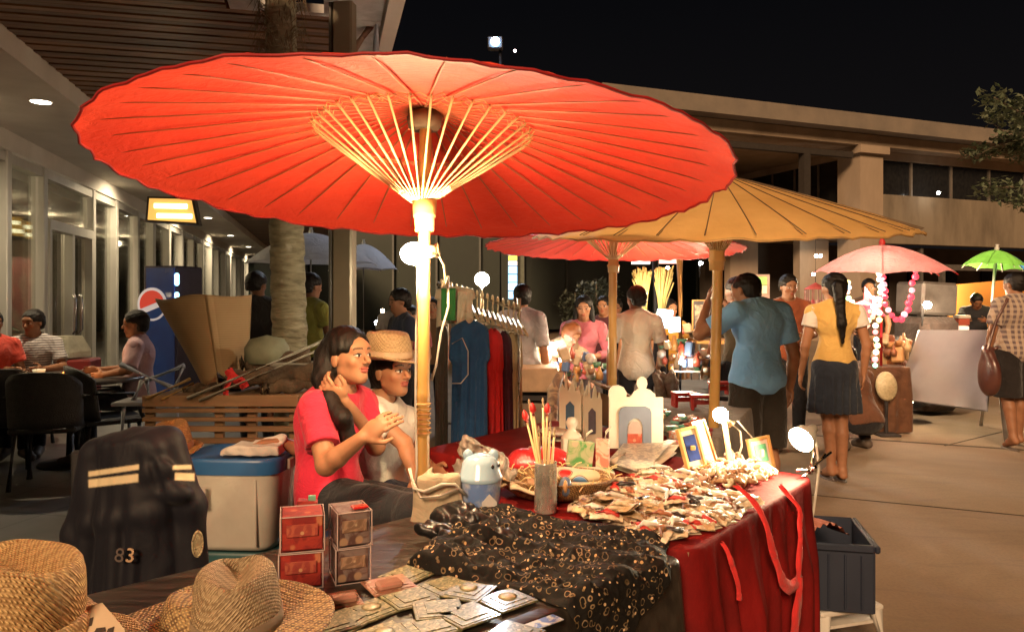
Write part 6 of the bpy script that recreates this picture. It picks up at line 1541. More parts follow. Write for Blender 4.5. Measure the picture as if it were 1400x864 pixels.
# towels on the lid
ops = []
for k in range(5):
    z = .722+.008*k; ops.append(('add', ('box', (W(348, 0, 3.6).x+.005*k, 3.60, z), (.135-.006*k, .07, .007), None, .006), .006))
ops += [('add', ('cap', (W(312, 0, 3.6).x, 3.56, .725), (W(330, 0, 3.6).x, 3.58, .745), .02, .014), .01), ('add', ('cap', (W(350, 0, 3.6).x, 3.62, .76), (W(385, 0, 3.6).x, 3.62, .785), .015, .02), .02)]
o = blob('folded_towel', ops, .005, m_cloth('towel_white', (.72, .66, .60), (.60, .54, .48)), None, lambda X, Y, Z: .0035*np.sin(60*X+20*Y)*np.sin(80*Z+30*X)); tag(o, 'crumpled white towels folded on the blue lid', 'towel')
hb_ = W(236, 598, 3.62)
hat('orange straw hat resting on the blue lid beside the jacket', Vector((hb_.x-.0, 3.64, .725)), .085, .13, .125, m_hat3, mat('band_rust', (.35, .12, .04), rough=.7), (R(-8), R(8), R(200)), .35, .02)
# slatted crate behind
sl = T('slatted_pallet', 'low slatted wooden pallet rail behind the storage tubs', 'pallet', Vector((W(300, 0, 4.3).x, 4.3, 0))); m_pal = wood_mat('pallet_wood', (.30, .17, .08), (.10, .055, .03), (1, 6, 6), .7)
x0, x1 = W(196, 0, 4.25).x, W(408, 0, 4.25).x; xm = (x0+x1)/2
for py, h in ((548, .062), (561, .022), (573, .022), (586, .03), (602, .03), (620, .03), (642, .03), (664, .03)):
    MB().box((xm, 4.25, W(0, py, 4.25).z), (x1-x0, .03, h), (0, 0, rnd.uniform(-.01, .01)), bev=.003).build('slat', m_pal, sl)
for px in (205, 300, 345, 402): MB().box((W(px, 0, 4.28).x, 4.285, .43), (.05, .03, .86), (0, 0, 0), bev=.003).build('upright', m_pal, sl)
MB().box((xm, 4.55, W(0, 546, 4.25).z), (x1-x0, .5, .02), (0, 0, 0), bev=.003).build('shelf', m_pal, sl)
# driftwood, logs, pole on the shelf
zs = W(0, 546, 4.25).z+.012; m_log = mat('log_bark', (.13, .085, .05), (.06, .04, .025), rough=.9, bump=.8, scale=12)
logs = [((300, 520, 4.42), (440, 508, 4.5), .055, 'thick dark log with a pale sawn end, lowest in the pile'), ((330, 500, 4.55), (425, 488, 4.6), .05, 'dark log lying on top of the driftwood pile'), ((360, 532, 4.40), (452, 520, 4.5), .04, 'dark log half hidden behind the woman in red'), ((250, 535, 4.5), (330, 528, 4.6), .035, 'short dark branch at the left of the pile')]
for k, (a, b_, r_, lb) in enumerate(logs):
    a, b_ = W(*a), W(*b_); t_ = T('log', lb, 'log', (a+b_)/2); n_ = 12
    pts = [a.lerp(b_, i/n_)+Vector((0, .012*math.sin(i), .010*math.sin(i*1.7+k))) for i in range(n_+1)]
    MB().tube(pts, [r_*(1+.12*math.sin(i*1.3+k)) for i in range(n_+1)], 14).build('bark', m_log, t_, True)
    MB().tube([a-(b_-a).normalized()*.004, a], r_*.85, 14).build('cut_end', mat('sawn_wood', (.42, .32, .2), (.3, .2, .12), rough=.8), t_)
def stick(label, a, b_, r_, m, cat='pole', name='wooden_pole', group=None):
    o = MB().tube([W(*a), W(*b_)], r_, 10).build(name, m, None, True); tag(o, label, cat, group); return o
m_pole = mat('pale_pole', (.48, .44, .34), (.38, .34, .25), rough=.45)
stick('long pale grey pole slanting over the driftwood, the upper one', (256, 545, 4.2), (452, 462, 4.45), .012, m_pole)
stick('long pale grey pole slanting over the driftwood, the lower one', (272, 548, 4.2), (455, 470, 4.5), .010, m_pole)
stick('thin yellow stick slanting at the left of the pallet, the upper one', (200, 545, 4.2), (260, 518, 4.4), .010, m_bam)
stick('thin yellow stick slanting at the left of the pallet, the lower one', (222, 546, 4.2), (264, 524, 4.4), .008, m_bam)
ribbon('pink_ribbon', 'bright pink ribbon tied round the log end', [W(312, 505, 4.33), W(318, 515, 4.33), W(330, 522, 4.33), W(336, 530, 4.34)], .05, m_swag, Vector((0, -1, 0)), 'ribbon')
ribbon('pink_ribbon', 'small end of pink ribbon trailing over the slats', [W(318, 512, 4.32), W(311, 526, 4.30), W(308, 540, 4.29)], .03, m_swag, Vector((0, -1, 0)), 'ribbon')
# curled kraft cardboard
cb = T('cardboard_sheet', 'large sheet of brown cardboard folded upright behind the pallet', 'cardboard', Vector((W(280, 0, 4.9).x, 4.9, .3)))
def kb():
    m, nt, b = newmat('kraft_board'); co = coords(nt); w_ = N(nt, 'ShaderNodeTexWave', {'Vector': co, 'Scale': 22., 'Distortion': .3}, bands_direction='Z'); n1_ = N(nt, 'ShaderNodeTexNoise', {'Vector': co, 'Scale': 3.0, 'Detail': 6.0})
    c = ramp(nt, n1_.outputs[0], [(.3, (.40, .26, .13)), (.7, (.52, .35, .19))]); c = mix(nt, mth(nt, 'MULTIPLY', w_.outputs['Fac'], .25), c, (.30, .19, .10)); nt.links.new(c, b.inputs['Base Color']); b.inputs['Roughness'].default_value = .8; setbump(nt, b, w_.outputs['Fac'], .15, .003); return m
def cbs(u, v, o_=0.):
    xl = 212+66*v; xr = 342-6*v; yt = 408-6*u+6*math.sin(u*9)*(1-v)*.4; yb = 522+12*math.sin(u*3)
    px = xl+(xr-xl)*u; py = yt+(yb-yt)*v; fold = .03*abs(u-.66)-.03*math.exp(-((u-.66)/.012)**2)*(1-.3*v); p = W(px, py, 4.85); return (p.x, p.y-.16*math.sin(math.pi*u)**.8+fold+o_, p.z)
mb = MB(); mb.grid(lambda u, v: cbs(u, v), 60, 24); o = mb.build('sheet', kb(), cb, True); o.modifiers.new('thick', 'SOLIDIFY').thickness = .012
MB().box(W(320, 498, 4.80), (.09, .02, .10), (0, .2, .1), bev=.004).build('torn_flap', mat('flap', (.16, .13, .14), rough=.7), cb)
# green-grey rolled mats near trunk
t_ = T('rolled_mat', 'pale green dome shaped rolled mat at the foot of the palm', 'mat', W(360, 480, 4.62)); MB().lathe([(.0, -.05), (.13, -.05), (.13, .04), (.10, .09), (.0, .115)], 24, Matrix.Translation(W(365, 484, 4.62)), close=False).build('roll', mat('mat_green', (.26, .27, .18), rough=.7), t_, True)
t_ = T('stone_slab', 'flat grey stone slab lying beside the palm trunk', 'stone', W(410, 497, 4.62)); MB().box(W(412, 498, 4.62), (.34, .2, .03), (0, .03, .1), bev=.01).build('slab', mat('stone_grey', (.3, .29, .24), rough=.8, bump=.3), t_)
# white folding chair frame left of the pallet
m_wpl = mat('white_chair', (.40, .40, .42), (.33, .33, .35), rough=.4)
fc = T('folding_chair', 'white folding chair frame beside the pallet', 'chair', Vector((W(205, 0, 5.4).x, 5.4, 0)))
for a, b_ in (((165, 498, 5.4), (236, 530, 5.4)), ((200, 520, 5.5), (252, 500, 5.5)), ((250, 500, 5.5), (240, 530, 5.5)), ((195, 520, 5.35), (182, 548, 5.35)), ((200, 520, 5.4), (206, 552, 5.4))): MB().tube([W(*a), W(*b_)], .020, 8).build('frame_bar', m_wpl, fc, True)
for a, b_ in (((170, 548, 5.3), (160, 680, 5.3)), ((206, 552, 5.5), (214, 660, 5.5)), ((240, 530, 5.6), (250, 650, 5.6))): MB().tube([W(*a), W(*b_)], .016, 8).build('leg', m_wpl, fc, True)
MB().box(W(186, 549, 5.35), (.22, .3, .025), (0, 0, .1), bev=.006).build('seat', m_wpl, fc)
# ------------------------------------------------------------------ clothes rail
rk = T('clothes_rail', 'metal clothes rail crowded with hangers behind the hat woman', 'clothes rail', Vector((W(655, 0, 4.2).x, 4.2, 0))); m_chr = mat('rail_metal', (.55, .50, .42), rough=.3, metal=.7)
ra, rb_ = W(598, 388, 4.25), W(712, 424, 4.1); dn = ra.lerp(rb_, .0)
MB().tube([ra, rb_], .013, 10).build('rail', m_chr, rk, True)
for u in (.12, .98):
    p = ra.lerp(rb_, u); MB().tube([p+Vector((0, .02, .06)), Vector((p.x, p.y+.02, gz(p.x, p.y)))], .012, 10).build('post', m_chr, rk, True)
p = ra.lerp(rb_, .12); MB().tube([p+Vector((-.05, .02, -.75)), p+Vector((.5, .02, -.78))], .010, 8).build('cross_bar', m_chr, rk, True)
dr_ = (rb_-ra).normalized(); m_hang = mat('hanger', (.60, .50, .33), rough=.35)
for k in range(16):
    u = .05+.93*k/15; p = ra.lerp(rb_, u)
    t_ = T('hanger', 'pale clothes hanger hooked on the crowded rail', 'hanger', p, 0, 'hangers on the clothes rail')
    s_ = Vector((.25, -1, 0)).normalized(); hk = [p+Vector((0, 0, .004))+s_*(.016*math.cos(a))+Vector((0, 0, .020*math.sin(a)+.006)) for a in [q*.5 for q in range(-1, 8)]]
    MB().tube(hk[::-1]+[p-Vector((0, 0, .03)), p-Vector((0, 0, .06))], .0045, 6).build('hook', m_hang, t_, True)
    c = p-Vector((0, 0, .06)); MB().tube([c+s_*.17-Vector((0, 0, .07)), c, c-s_*.17-Vector((0, 0, .07))], .008, 6).tube([c+s_*.17-Vector((0, 0, .07)), c-s_*.17-Vector((0, 0, .07))], .005, 6).build('shoulder_bar', m_hang, t_, True)
def garment(name, label, cat, pl, pr, pt, pb, d, m, yaw=0., shoulder=.07, sleeve=.3, nfold=5, neck=True, th=.045, rot_edge=0.0):
    mb = MB(); L = W(pl, pt, d); Rr_ = W(pr, pt, d); c = (L+Rr_)/2; w_ = (Rr_-L).length; h_ = (pb-pt)/F*d
    a = Vector((math.cos(yaw), math.sin(yaw), 0)); n_ = Vector((math.sin(yaw), -math.cos(yaw), 0)); ph = rnd.random()*6
    def prof(v):
        if v < shoulder: return .22+.78*(v/shoulder)**.75
        if v < sleeve: return 1.0+.10*(v-shoulder)/(sleeve-shoulder)
        if v < sleeve+.015: return 1.1-.18*(v-sleeve)/.015
        return .92+.10*(v-sleeve)
    def f(u, v, sgn):
        s_ = (u-.5)*2; e = math.sqrt(max(0, 1-s_*s_)); x = s_*w_/2*prof(v)
        fd = .012*v*math.sin(s_*nfold*2+ph+v)+.006*math.sin(s_*nfold*5+v*4)*v
        z = -h_*v+(.015*math.cos(s_*2) if v > .95 else 0)
        if neck and v == 0: z -= .02*(1-s_*s_)
        return tuple(c+a*x+n_*(sgn*(th*e*(.5+.5*min(1, v*8)))+fd)+Vector((0, 0, z)))
    mb.grid(lambda u, v: f(u, v, 1), 36, 30); mb.grid(lambda u, v: f(1-u, v, -1), 20, 20)
    o = mb.build(name, m, None, True); tag(o, label, cat); return o
garment('shirt', 'long deep blue shirt hanging on the clothes rail', 'shirt', 616, 668, 437, 612, 3.95, m_cloth('gar_blue', (.018, .085, .22), (.014, .06, .16)), .15)
o = MB().tube([W(618, 470, 3.88), W(632, 462, 3.87), W(640, 480, 3.87), W(640, 512, 3.87), W(630, 524, 3.87), W(618, 524, 3.87)], .003, 5).build('pale_cord', m_wire, None, True); tag(o, 'thin pale cord hanging over the deep blue shirt', 'cord')
garment('shirt', 'bright red long shirt hanging right of the deep blue one', 'shirt', 660, 688, 448, 628, 4.05, m_cloth('gar_red', (.60, .025, .03), (.45, .02, .02)), .6)
garment('shirt', 'dark plum shirt hanging between the red and the beige ones', 'shirt', 678, 700, 452, 630, 4.12, m_cloth('gar_plum', (.08, .02, .04), (.05, .015, .03)), .7)
garment('dress', 'beige dress at the right end of the clothes rail', 'dress', 689, 714, 452, 610, 4.16, m_cloth('gar_beige', (.52, .42, .25), (.42, .33, .2)), .5)
garment('shirt', 'white shirt with a green patch at the left end of the rail', 'shirt', 596, 648, 392, 446, 4.02, m_cloth('gar_white', (.66, .62, .5), (.5, .47, .38)), -.1, neck=False)
o = MB().grid(lambda u, v: tuple(W(603+19*u, 394+44*v, 3.90)+Vector((0, .01*math.sin(u*6), 0))), 8, 8).build('green_cloth', m_cloth('gar_green', (.06, .34, .10)), None, True); o.modifiers.new('thick', 'SOLIDIFY').thickness = .008; tag(o, 'small green cloth pinned on the white shirt on the rail', 'cloth')
garment('trousers', 'grey trousers hanging behind the parasol pole', 'trousers', 596, 612, 438, 640, 4.12, m_cloth('gar_grey', (.10, .09, .07), (.07, .06, .05)), .3, sleeve=.9)
garment('shirt', 'dark maroon shirt at the far side of the clothes rail', 'shirt', 646, 674, 450, 600, 4.2, m_cloth('gar_maroon', (.10, .03, .05)), .4)

# ------------------------------------------------------------------ second stall and stalls beyond
cloth_over('tablecloth', 'grey cloth on the second stall table by the tan parasol pole', [(.70, 4.02), (1.02, 3.80), (1.60, 5.05), (.72, 5.45)], .75, .7, m_cloth('grey_cloth', (.20, .17, .14), (.14, .12, .10)), .010, 40, 5)
def bench_toy(label, px, py, z, c, rz):
    p = TB(px, py, z); t_ = T('red_footstool', label, 'footstool', p, rz, None); M = ROOTM[t_.name]; r3 = M.to_3x3().to_4x4()
    MB().box(M @ Vector((0, 0, .085)), (.15, .10, .018), r3, bev=.004).build('seat', c, t_)
    for s in (-1, 1): MB().box(M @ Vector((s*.06, 0, .038)), (.018, .09, .076), r3, bev=.003).build('leg', c, t_)
    MB().box(M @ Vector((0, .02, .045)), (.105, .012, .03), r3).build('rail', c, t_)
m_rp = mat('red_lacquer', (.50, .03, .02), (.38, .02, .015), rough=.3)
bench_toy('small red footstool on the grey cloth, the left one', 935, 556, .757, m_rp, .1); bench_toy('small red footstool on the grey cloth, the middle one', 960, 560, .757, m_rp, -.15); bench_toy('small red footstool by the tan parasol pole, the right one', 985, 540, .757, m_rp, .2)
cols = [(.55, .08, .05), (.1, .4, .28), (.6, .35, .1), (.6, .5, .4), (.45, .03, .04), (.2, .5, .4), (.65, .6, .5), (.5, .15, .1)]
for k in range(42):
    px, py = poly_pick([(905, 562), (935, 566), (968, 585), (975, 600), (940, 610), (912, 590)]); p = TB(px, py, .757); m = mat('goods%d' % (k % 8), cols[k % 8], rough=.35, coat=.4)
    mb = MB(); L = rnd.uniform(.03, .06); mb.box(p+Vector((0, 0, .010+rnd.random()*.02)), (L, .035, .018), (rnd.uniform(-.3, .3), rnd.uniform(-.3, .3), rnd.uniform(0, 3)), bev=.005)
    tag(mb.build('trinket', m, None, True), 'small bright trinket in the row behind the picture frames', 'trinket', 'bright trinkets on the second stall')
def stall_table(label, poly, z, m, leg=True):
    t_ = T('stall_table', label, 'table', (sum(p[0] for p in poly)/len(poly), sum(p[1] for p in poly)/len(poly), gz(*poly[0]))); MB().slab(poly, z-.03, z).build('tabletop', m, t_)
    for p in poly:
        c = Vector(t_.location); q = (c.x+(p[0]-c.x)*.93, c.y+(p[1]-c.y)*.93); MB().tube([(q[0], q[1], gz(*q)), (q[0], q[1], z-.03)], .02, 8).build('leg', mat('steel_leg'), t_, True)
m_ow = wood_mat('orange_wood', (.52, .26, .08), (.32, .14, .04), (1, 5, 5), .5); m_dk = mat('dark_cloth', (.03, .025, .025), rough=.8)
stall_table('dark stall table with screens and bags beyond the tan pole', [(1.05, 5.7), (1.9, 5.5), (2.2, 6.6), (1.25, 6.8)], .72, m_dk)
stall_table('orange wooden counter with a frame on it in the stall beyond', [(1.95, 8.1), (2.75, 7.9), (2.85, 8.5), (2.0, 8.7)], .98, m_ow)
stall_table('tan low table at the left of the court with heaps of goods', [(-.05, 7.2), (.55, 7.1), (.6, 7.9), (.0, 8.0)], .55, mat('tan_board', (.40, .26, .15), (.3, .2, .12), rough=.7))
# wooden frame, posts
t_, c, a, b, n = frame_obj('upright orange wooden frame standing on the orange counter', [W(946, 452, 8.1), W(969, 452, 8.1), W(969, 410, 8.1), W(946, 410, 8.1)], m_ow, mat('framedark', (.04, .03, .03), rough=.5), mat('frameprint', (.4, .3, .2), (.05, .04, .04), rough=.5, scale=14), .18, .03, .16)
stick('tall orange bamboo post in the stall beyond the white shirted man', (929, 350, 7.9), (931, 520, 7.9), .035, m_ow, 'post', 'bamboo_post')
stick('tall dark post beside the straw bundles', (896, 352, 7.0), (897, 500, 7.0), .035, mat('dark_metal'), 'post', 'dark_post')
# straw bundles
for k, (px, lb) in enumerate(((882, 'left of the dark post'), (903, 'right of the dark post'))):
    t_ = T('straw_bundle', 'flaring bundle of golden grass %s' % lb, 'straw bundle', W(px, 425, 6.9)); mb = MB()
    for q in range(110):
        a = rnd.uniform(-1, 1); h_ = rnd.uniform(.22, .34); c = W(px+1.5*a, 440-rnd.random()*8, 6.9); e = c+Vector((a*.075+(px-892)*.003, rnd.uniform(-.04, .04), h_+.12)); mb.tube([c, c.lerp(e, .6)+Vector((-a*.012, 0, 0)), e], [.004, .005, .007], 4)
    mb.build('stems', mat('golden_grass', (.30, .24, .08), (.20, .15, .05), rough=.8), t_)
# glowing things in the stalls
m_cy = emis('cyan_panel', (.55, .85, 1), 2.6); m_scr = emis('screen', (.55, .62, .8), 1.3); m_bb = emis('far_bulb', (.9, .95, 1), 45); m_bw = emis('far_bulb_warm', (1, .75, .45), 45)
t_ = T('glowing_sign', 'pale blue glowing panel behind the white shirted man', 'lit sign', W(912, 448, 6.6)); MB().box(W(908, 436, 6.6), (.14, .03, .16), (.2, .1, .2), bev=.004).build('panel', m_cy, t_); MB().box(W(922, 444, 6.62), (.10, .03, .13), (.2, -.1, .1), bev=.004).build('panel', m_cy, t_)
MB().tube([W(912, 458, 6.64), Vector((W(912, 0, 6.64).x, 6.64, gz(1.3, 6.64)))], .015, 6).build('stand', m_dk, t_)
t_ = T('small_screen', 'small lit screen lying tilted on the dark stall table', 'screen', W(945, 503, 6.0)); MB().box(W(946, 496, 6.0), (.14, .02, .085), (-.25, 0, -.1), bev=.003).build('casing', mat('mount_white'), t_); MB().box(W(946, 496, 5.985), (.115, .004, .06), (-.25, 0, -.1)).build('display', m_scr, t_); MB().box(W(938, 507, 5.95), (.20, .14, .01), (0, 0, -.1)).build('base', mat('mount_white'), t_)
far_bulbs = [(932, 495, 5.85, .020, m_bb, 'cold white bulb beside the small screen'), (695, 450, 7.0, .026, m_bb, 'cold bulb at the left stall beside the man in white'), (757, 473, 7.3, .03, m_bb, 'cold white bulb low at the left stall, the upper one'), (768, 492, 7.1, .025, m_bb, 'cold white bulb low at the left stall, the lower one'), (958, 360, 14, .035, m_bb, 'small white lamp far behind right of the orange post'), (913, 367, 13, .035, m_bw, 'small warm lamp far behind left of the orange post'), (1268, 417, 9.0, .045, m_bw, 'bare bulb glowing above the dark stall left of the orange wall'), (523, 425, 12, .03, m_bw, 'small warm lamp above the hat of the seated woman'), (515, 441, 10, .03, m_bb, 'cold blue white lamp left of the hat of the seated woman'), (1190, 560, 8.4, .022, m_bw, 'tiny warm bulb near the ground by the lantern stall'), (1246, 548, 8.5, .024, m_bw, 'low warm bulb at the foot of the lantern stall'), (410, 311, 16, .06, m_wl, 'small ceiling lamp glowing under the far slatted roof')]
for px, py, d, r_, m, lb in far_bulbs:
    p = W(px, py, d); t_ = T('market_bulb', lb, 'bulb', p); MB().ball(p, r_, 12).build('bulb', m, t_, True); MB().tube([p+Vector((0, r_*.8, 0)), p+Vector((0, r_*2.4, 0)), p+Vector((0, r_*2.6, -.25))], [r_*.5, r_*.5, .008], 8).build('socket', m_dk, t_, True)
for px, py, d, P_ in ((932, 488, 5.7, 2.5), (700, 448, 6.9, 6), (760, 470, 6.9, 5), (1268, 425, 8.8, 26), (890, 400, 6.6, 16), (945, 400, 7.6, 22), (1203, 390, 8.0, 26)):
    lamp_at('stall_lamp', W(px, py, d), P_, (1, .78, .50), .06)
# goods: many little things lit in the stalls
def goods_heap(n_, polyxy, zr, d, sizes, name, cat, label, group, mats_):
    for k in range(n_):
        px, py = poly_pick(polyxy); p = W(px, py, d+rnd.uniform(-.25, .25)); s = rnd.uniform(*sizes); kind = k % 4; mb = MB()
        if kind == 0: mb.box(p, (s, s*.7, s*1.3), (rnd.uniform(-.4, .4), rnd.uniform(-.4, .4), rnd.uniform(0, 3)), bev=s*.12)
        elif kind == 1: mb.lathe([(.0, -s*.6), (s*.35, -s*.6), (s*.4, 0), (s*.18, s*.3), (s*.14, s*.7), (0, s*.72)], 12, Matrix.Translation(p), close=False)
        elif kind == 2: mb.ball(p, (s*.5, s*.4, s*.45), 10)
        else: mb.lathe([(.0, -s*.3), (s*.3, -s*.3), (s*.5, s*.3), (s*.46, s*.3), (s*.28, -s*.2), (0, -s*.2)], 12, Matrix.Translation(p), close=False)
        tag(mb.build(name, mats_[k % len(mats_)], None, kind != 0), label, cat, group)
gm = [mat('g_%d' % k, c, rough=.4, coat=.3) for k, c in enumerate([(.6, .45, .3), (.5, .1, .06), (.65, .6, .5), (.3, .15, .08), (.12, .2, .4), (.6, .3, .1), (.55, .5, .45), (.1, .25, .15)])]
goods_heap(46, [(705, 475), (745, 470), (775, 500), (775, 515), (735, 512), (705, 500)], 0, 7.3, (.04, .11), 'market_ware', 'ware', 'small ware heaped on the low tan table in the court', 'wares on the low tan table', gm)
goods_heap(40, [(768, 480), (815, 490), (830, 500), (835, 520), (770, 515)], 0, 6.6, (.04, .09), 'stall_ware', 'ware', 'small lit ware behind the castle board', 'wares behind the castle board', gm)
goods_heap(44, [(900, 470), (960, 465), (985, 500), (985, 520), (925, 515), (895, 500)], 0, 6.1, (.04, .09), 'stall_ware', 'ware', 'small ware on the dark stall table beyond the tan pole', 'wares on the dark stall table', gm)
goods_heap(14, [(930, 448), (975, 448), (975, 455), (930, 455)], 0, 8.3, (.04, .08), 'counter_ware', 'ware', 'small orange lit ware on the wooden counter', 'wares on the orange counter', gm)
ops = []
for k in range(22):
    c = W(rnd.uniform(890, 925), rnd.uniform(508, 535), 5.6+rnd.uniform(-.1, .1)); ops.append(('add', ('cap', c, c+Vector((.03, 0, -.09)), .022, .018), .01))
o = blob('woven_bags', ops, .012, mat('woven_brown', (.14, .09, .06), (.3, .24, .18), rough=.8, scale=30), None, lambda X, Y, Z: .006*np.sin(70*X)); tag(o, 'row of striped brown woven bags in front of the dark stall table', 'bags')
# tan panel with dark band (stall front) and board
t_ = T('stall_counter', 'tan painted counter front with a dark band in the court', 'counter', Vector((W(733, 0, 6.4).x, 6.4, gz(.2, 6.4))))
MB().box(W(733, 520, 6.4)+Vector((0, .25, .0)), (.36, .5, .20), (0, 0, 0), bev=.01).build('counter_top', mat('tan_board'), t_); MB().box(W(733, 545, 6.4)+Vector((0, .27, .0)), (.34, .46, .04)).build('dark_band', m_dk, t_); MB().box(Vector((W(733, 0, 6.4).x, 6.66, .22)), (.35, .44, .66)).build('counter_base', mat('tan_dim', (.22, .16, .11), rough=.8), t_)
# plaid quilt roll
ops = [('add', ('cap', W(752, 595, 4.9), W(757, 535, 5.2), .055, .04), .02), ('add', ('cap', W(757, 535, 5.2), W(766, 512, 5.3), .045, .03), .02)]
o = blob('patchwork_roll', ops, .010, print_mat('patchwork', (.40, .26, .15), (.16, .10, .07), (.5, .3, .2), 12), None); tag(o, 'tall roll of patchwork cloth left of the castle board', 'cloth roll')
# illuminated advertisement behind
t_ = T('menu_sign', 'small lit sign of red, white and green fields behind the man in blue', 'sign', W(1032, 400, 10)); MB().box(W(1034, 392, 10), (.34, .03, .32)).build('sign_box', mat('sign_frame', (.5, .35, .3), rough=.5), t_)
for (x, y, w_, h_, c_) in ((1023, 392, .13, .26, (.8, .07, .05)), (1040, 384, .16, .10, (.25, .5, .1)), (1040, 396, .16, .10, (.8, .65, .3)), (1024, 398, .09, .08, (.85, .8, .7))): MB().box(W(x, y, 9.97-(.01 if x == 1024 else 0)), (w_, .012, h_)).build('sign_field', emis('sf%d%d' % (x, y), c_, .9), t_)
t_ = T('strip_sign', 'small white and red lit strip sign under the rim of the far red parasol', 'sign', W(880, 357, 15)); MB().box(W(876, 357, 15), (.36, .05, .12)).build('white_field', emis('strip_w', (1, .9, .85), 1.6), t_); MB().box(W(912, 357, 15), (.40, .05, .10)).build('red_field', emis('strip_r', (1, .5, .4), 1.6), t_)

# ------------------------------------------------------------------ lantern stall under the pink umbrella
pu = W(1204, 405, 8.3)
def garland(label, pts, n_, cols_, r_, str_, name='light_garland'):
    pts = [Vector(p) for p in pts]; seg = [(pts[i+1]-pts[i]).length for i in range(len(pts)-1)]; tot = sum(seg); t_ = T(name, label, 'fairy lights', pts[0])
    MB().tube(pts, .004, 5).build('cord', m_dk, t_, True)
    for k in range(n_):
        s = tot*(k+.5)/n_; i = 0
        while s > seg[i] and i < len(seg)-1: s -= seg[i]; i += 1
        p = pts[i].lerp(pts[i+1], s/seg[i])+Vector((rnd.uniform(-.015, .015), -.01, rnd.uniform(-.01, .01))); c_ = cols_[k % len(cols_)]
        MB().ball(p, r_*rnd.uniform(.85, 1.1), 10).build('light_ball', emis('gl_%d_%d_%d_%d' % (c_[0]*9, c_[1]*9, c_[2]*9, str_*10), c_, str_), t_, True)
RD = (1, .04, .07); PK_ = (1, .30, .35)
lp = [(1207, 358), (1207, 378), (1208, 398), (1210, 415), (1215, 428), (1224, 439), (1231, 437), (1238, 428), (1243, 412), (1246, 395), (1249, 380), (1251, 366)]
garland('loop of red glowing ball lights hanging from the pink umbrella', [W(x, y, 8.0) for x, y in lp], 19, [RD, (1, .07, .10), RD, PK_], .034, 2.0)
garland('string of white and yellow balls winding down the red pole', [W(x, y, 8.1) for x, y in [(1205, 360), (1200, 375), (1205, 392), (1201, 410), (1203, 430), (1196, 450), (1199, 470), (1195, 488), (1197, 505)]], 16, [(1, .75, .25), (1, .85, .6), (1, .2, .2), (.4, .9, .6)], .030, 3.0)
garland('string of mixed colour balls hanging left of the lantern', [W(x, y, 7.9) for x, y in [(1161, 382), (1158, 395), (1161, 408), (1164, 418)]], 5, [(1, .8, .3), (.4, .7, 1), (1, .5, .4), (.4, .9, .4), (1, .8, .5)], .030, 2.6)
garland('string of green and orange balls below the star lantern', [W(x, y, 8.0) for x, y in [(1178, 440), (1186, 445), (1192, 432), (1198, 424)]], 5, [(.2, .8, .4), (1, .3, .2), (.7, .9, .4), (1, .55, .2), (1, .3, .3)], .028, 2.6)
# star lantern
p = W(1190, 417, 8.15); sl_ = T('star_lantern', 'pointed red paper lantern glowing beside the red pole', 'lantern', p); vs = []; nst = 5
for q in range(2*nst):
    a = math.pi*q/nst+1.57+.3; r_ = .21 if q % 2 == 0 else .09; vs.append((p.x+r_*math.cos(a), p.y, p.z+r_*math.sin(a)))
mb = MB(); mb.v = vs+[(p.x, p.y-.07, p.z), (p.x, p.y+.07, p.z)]; mb.f = [(q, (q+1) % 10, 10) for q in range(10)]+[((q+1) % 10, q, 11) for q in range(10)]; mb.m = [0]*20
mb.build('paper_star', emis('star_red', (1, .10, .14), .9), sl_); MB().ball(p+Vector((0, -.085, -.02)), .035, 10).build('core_lamp', emis('star_core', (.8, .9, 1), 4), sl_, True)
for q in range(5):
    a = q*1.257+.4; MB().ball(p+Vector((.08*math.cos(a), -.07, .08*math.sin(a))), .018, 8).build('small_lamp', emis('star_y', (1, .6, .2), 3), sl_, True)
# hanging red tassel carousel
t_ = T('tassel_mobile', 'red and pink hanging mobile of tassels left of the woman in yellow', 'mobile', W(1115, 392, 7.6)); p = W(1115, 393, 7.6)
MB().lathe([(.0, .05), (.09, .0), (.11, -.02), (.10, -.02), (0, .04)], 20, Matrix.Translation(p), close=False).build('canopy', mat('mobile_red', (.5, .10, .10), rough=.5), t_, True)
for q in range(14):
    a = q*.449; c = p+Vector((.10*math.cos(a), .10*math.sin(a), -.02)); MB().tube([c, c-Vector((0, 0, .10)), c-Vector((0, 0, .11)), c-Vector((0, 0, .24+.05*(q % 3)))], [.003, .003, .012, .008], 6).build('tassel', mat(('tas_a', 'tas_b', 'tas_c')[q % 3], ((.5, .08, .1), (.55, .35, .3), (.3, .06, .1))[q % 3], rough=.7), t_, True)
MB().tube([p+Vector((0, 0, .05)), p+Vector((0, 0, .5))], .004, 5).build('cord', m_dk, t_)
cloth_over('tablecloth', 'brown cloth draped over the lantern stall table with bric-a-brac', [(3.62, 8.15), (4.20, 8.1), (4.3, 8.9), (3.7, 9.0)], .70, .68, m_cloth('stall_brown', (.13, .06, .03), (.08, .035, .02)), .012, 30, 7)
wm = [mat('w_%d' % k, c, rough=.5) for k, c in enumerate([(.55, .3, .12), (.6, .42, .22), (.3, .12, .06), (.5, .2, .08), (.62, .5, .3)])]
goods_heap(40, [(1180, 462), (1235, 458), (1245, 480), (1235, 500), (1185, 500)], 0, 8.5, (.06, .14), 'lantern_stall_ware', 'ware', 'warm lit bric-a-brac on the lantern stall', 'wares on the lantern stall', wm)
t_ = T('standing_fan', 'pale round fan on the ground at the foot of the lantern stall', 'fan', W(1213, 540, 8.0)); p = W(1212, 528, 8.0)
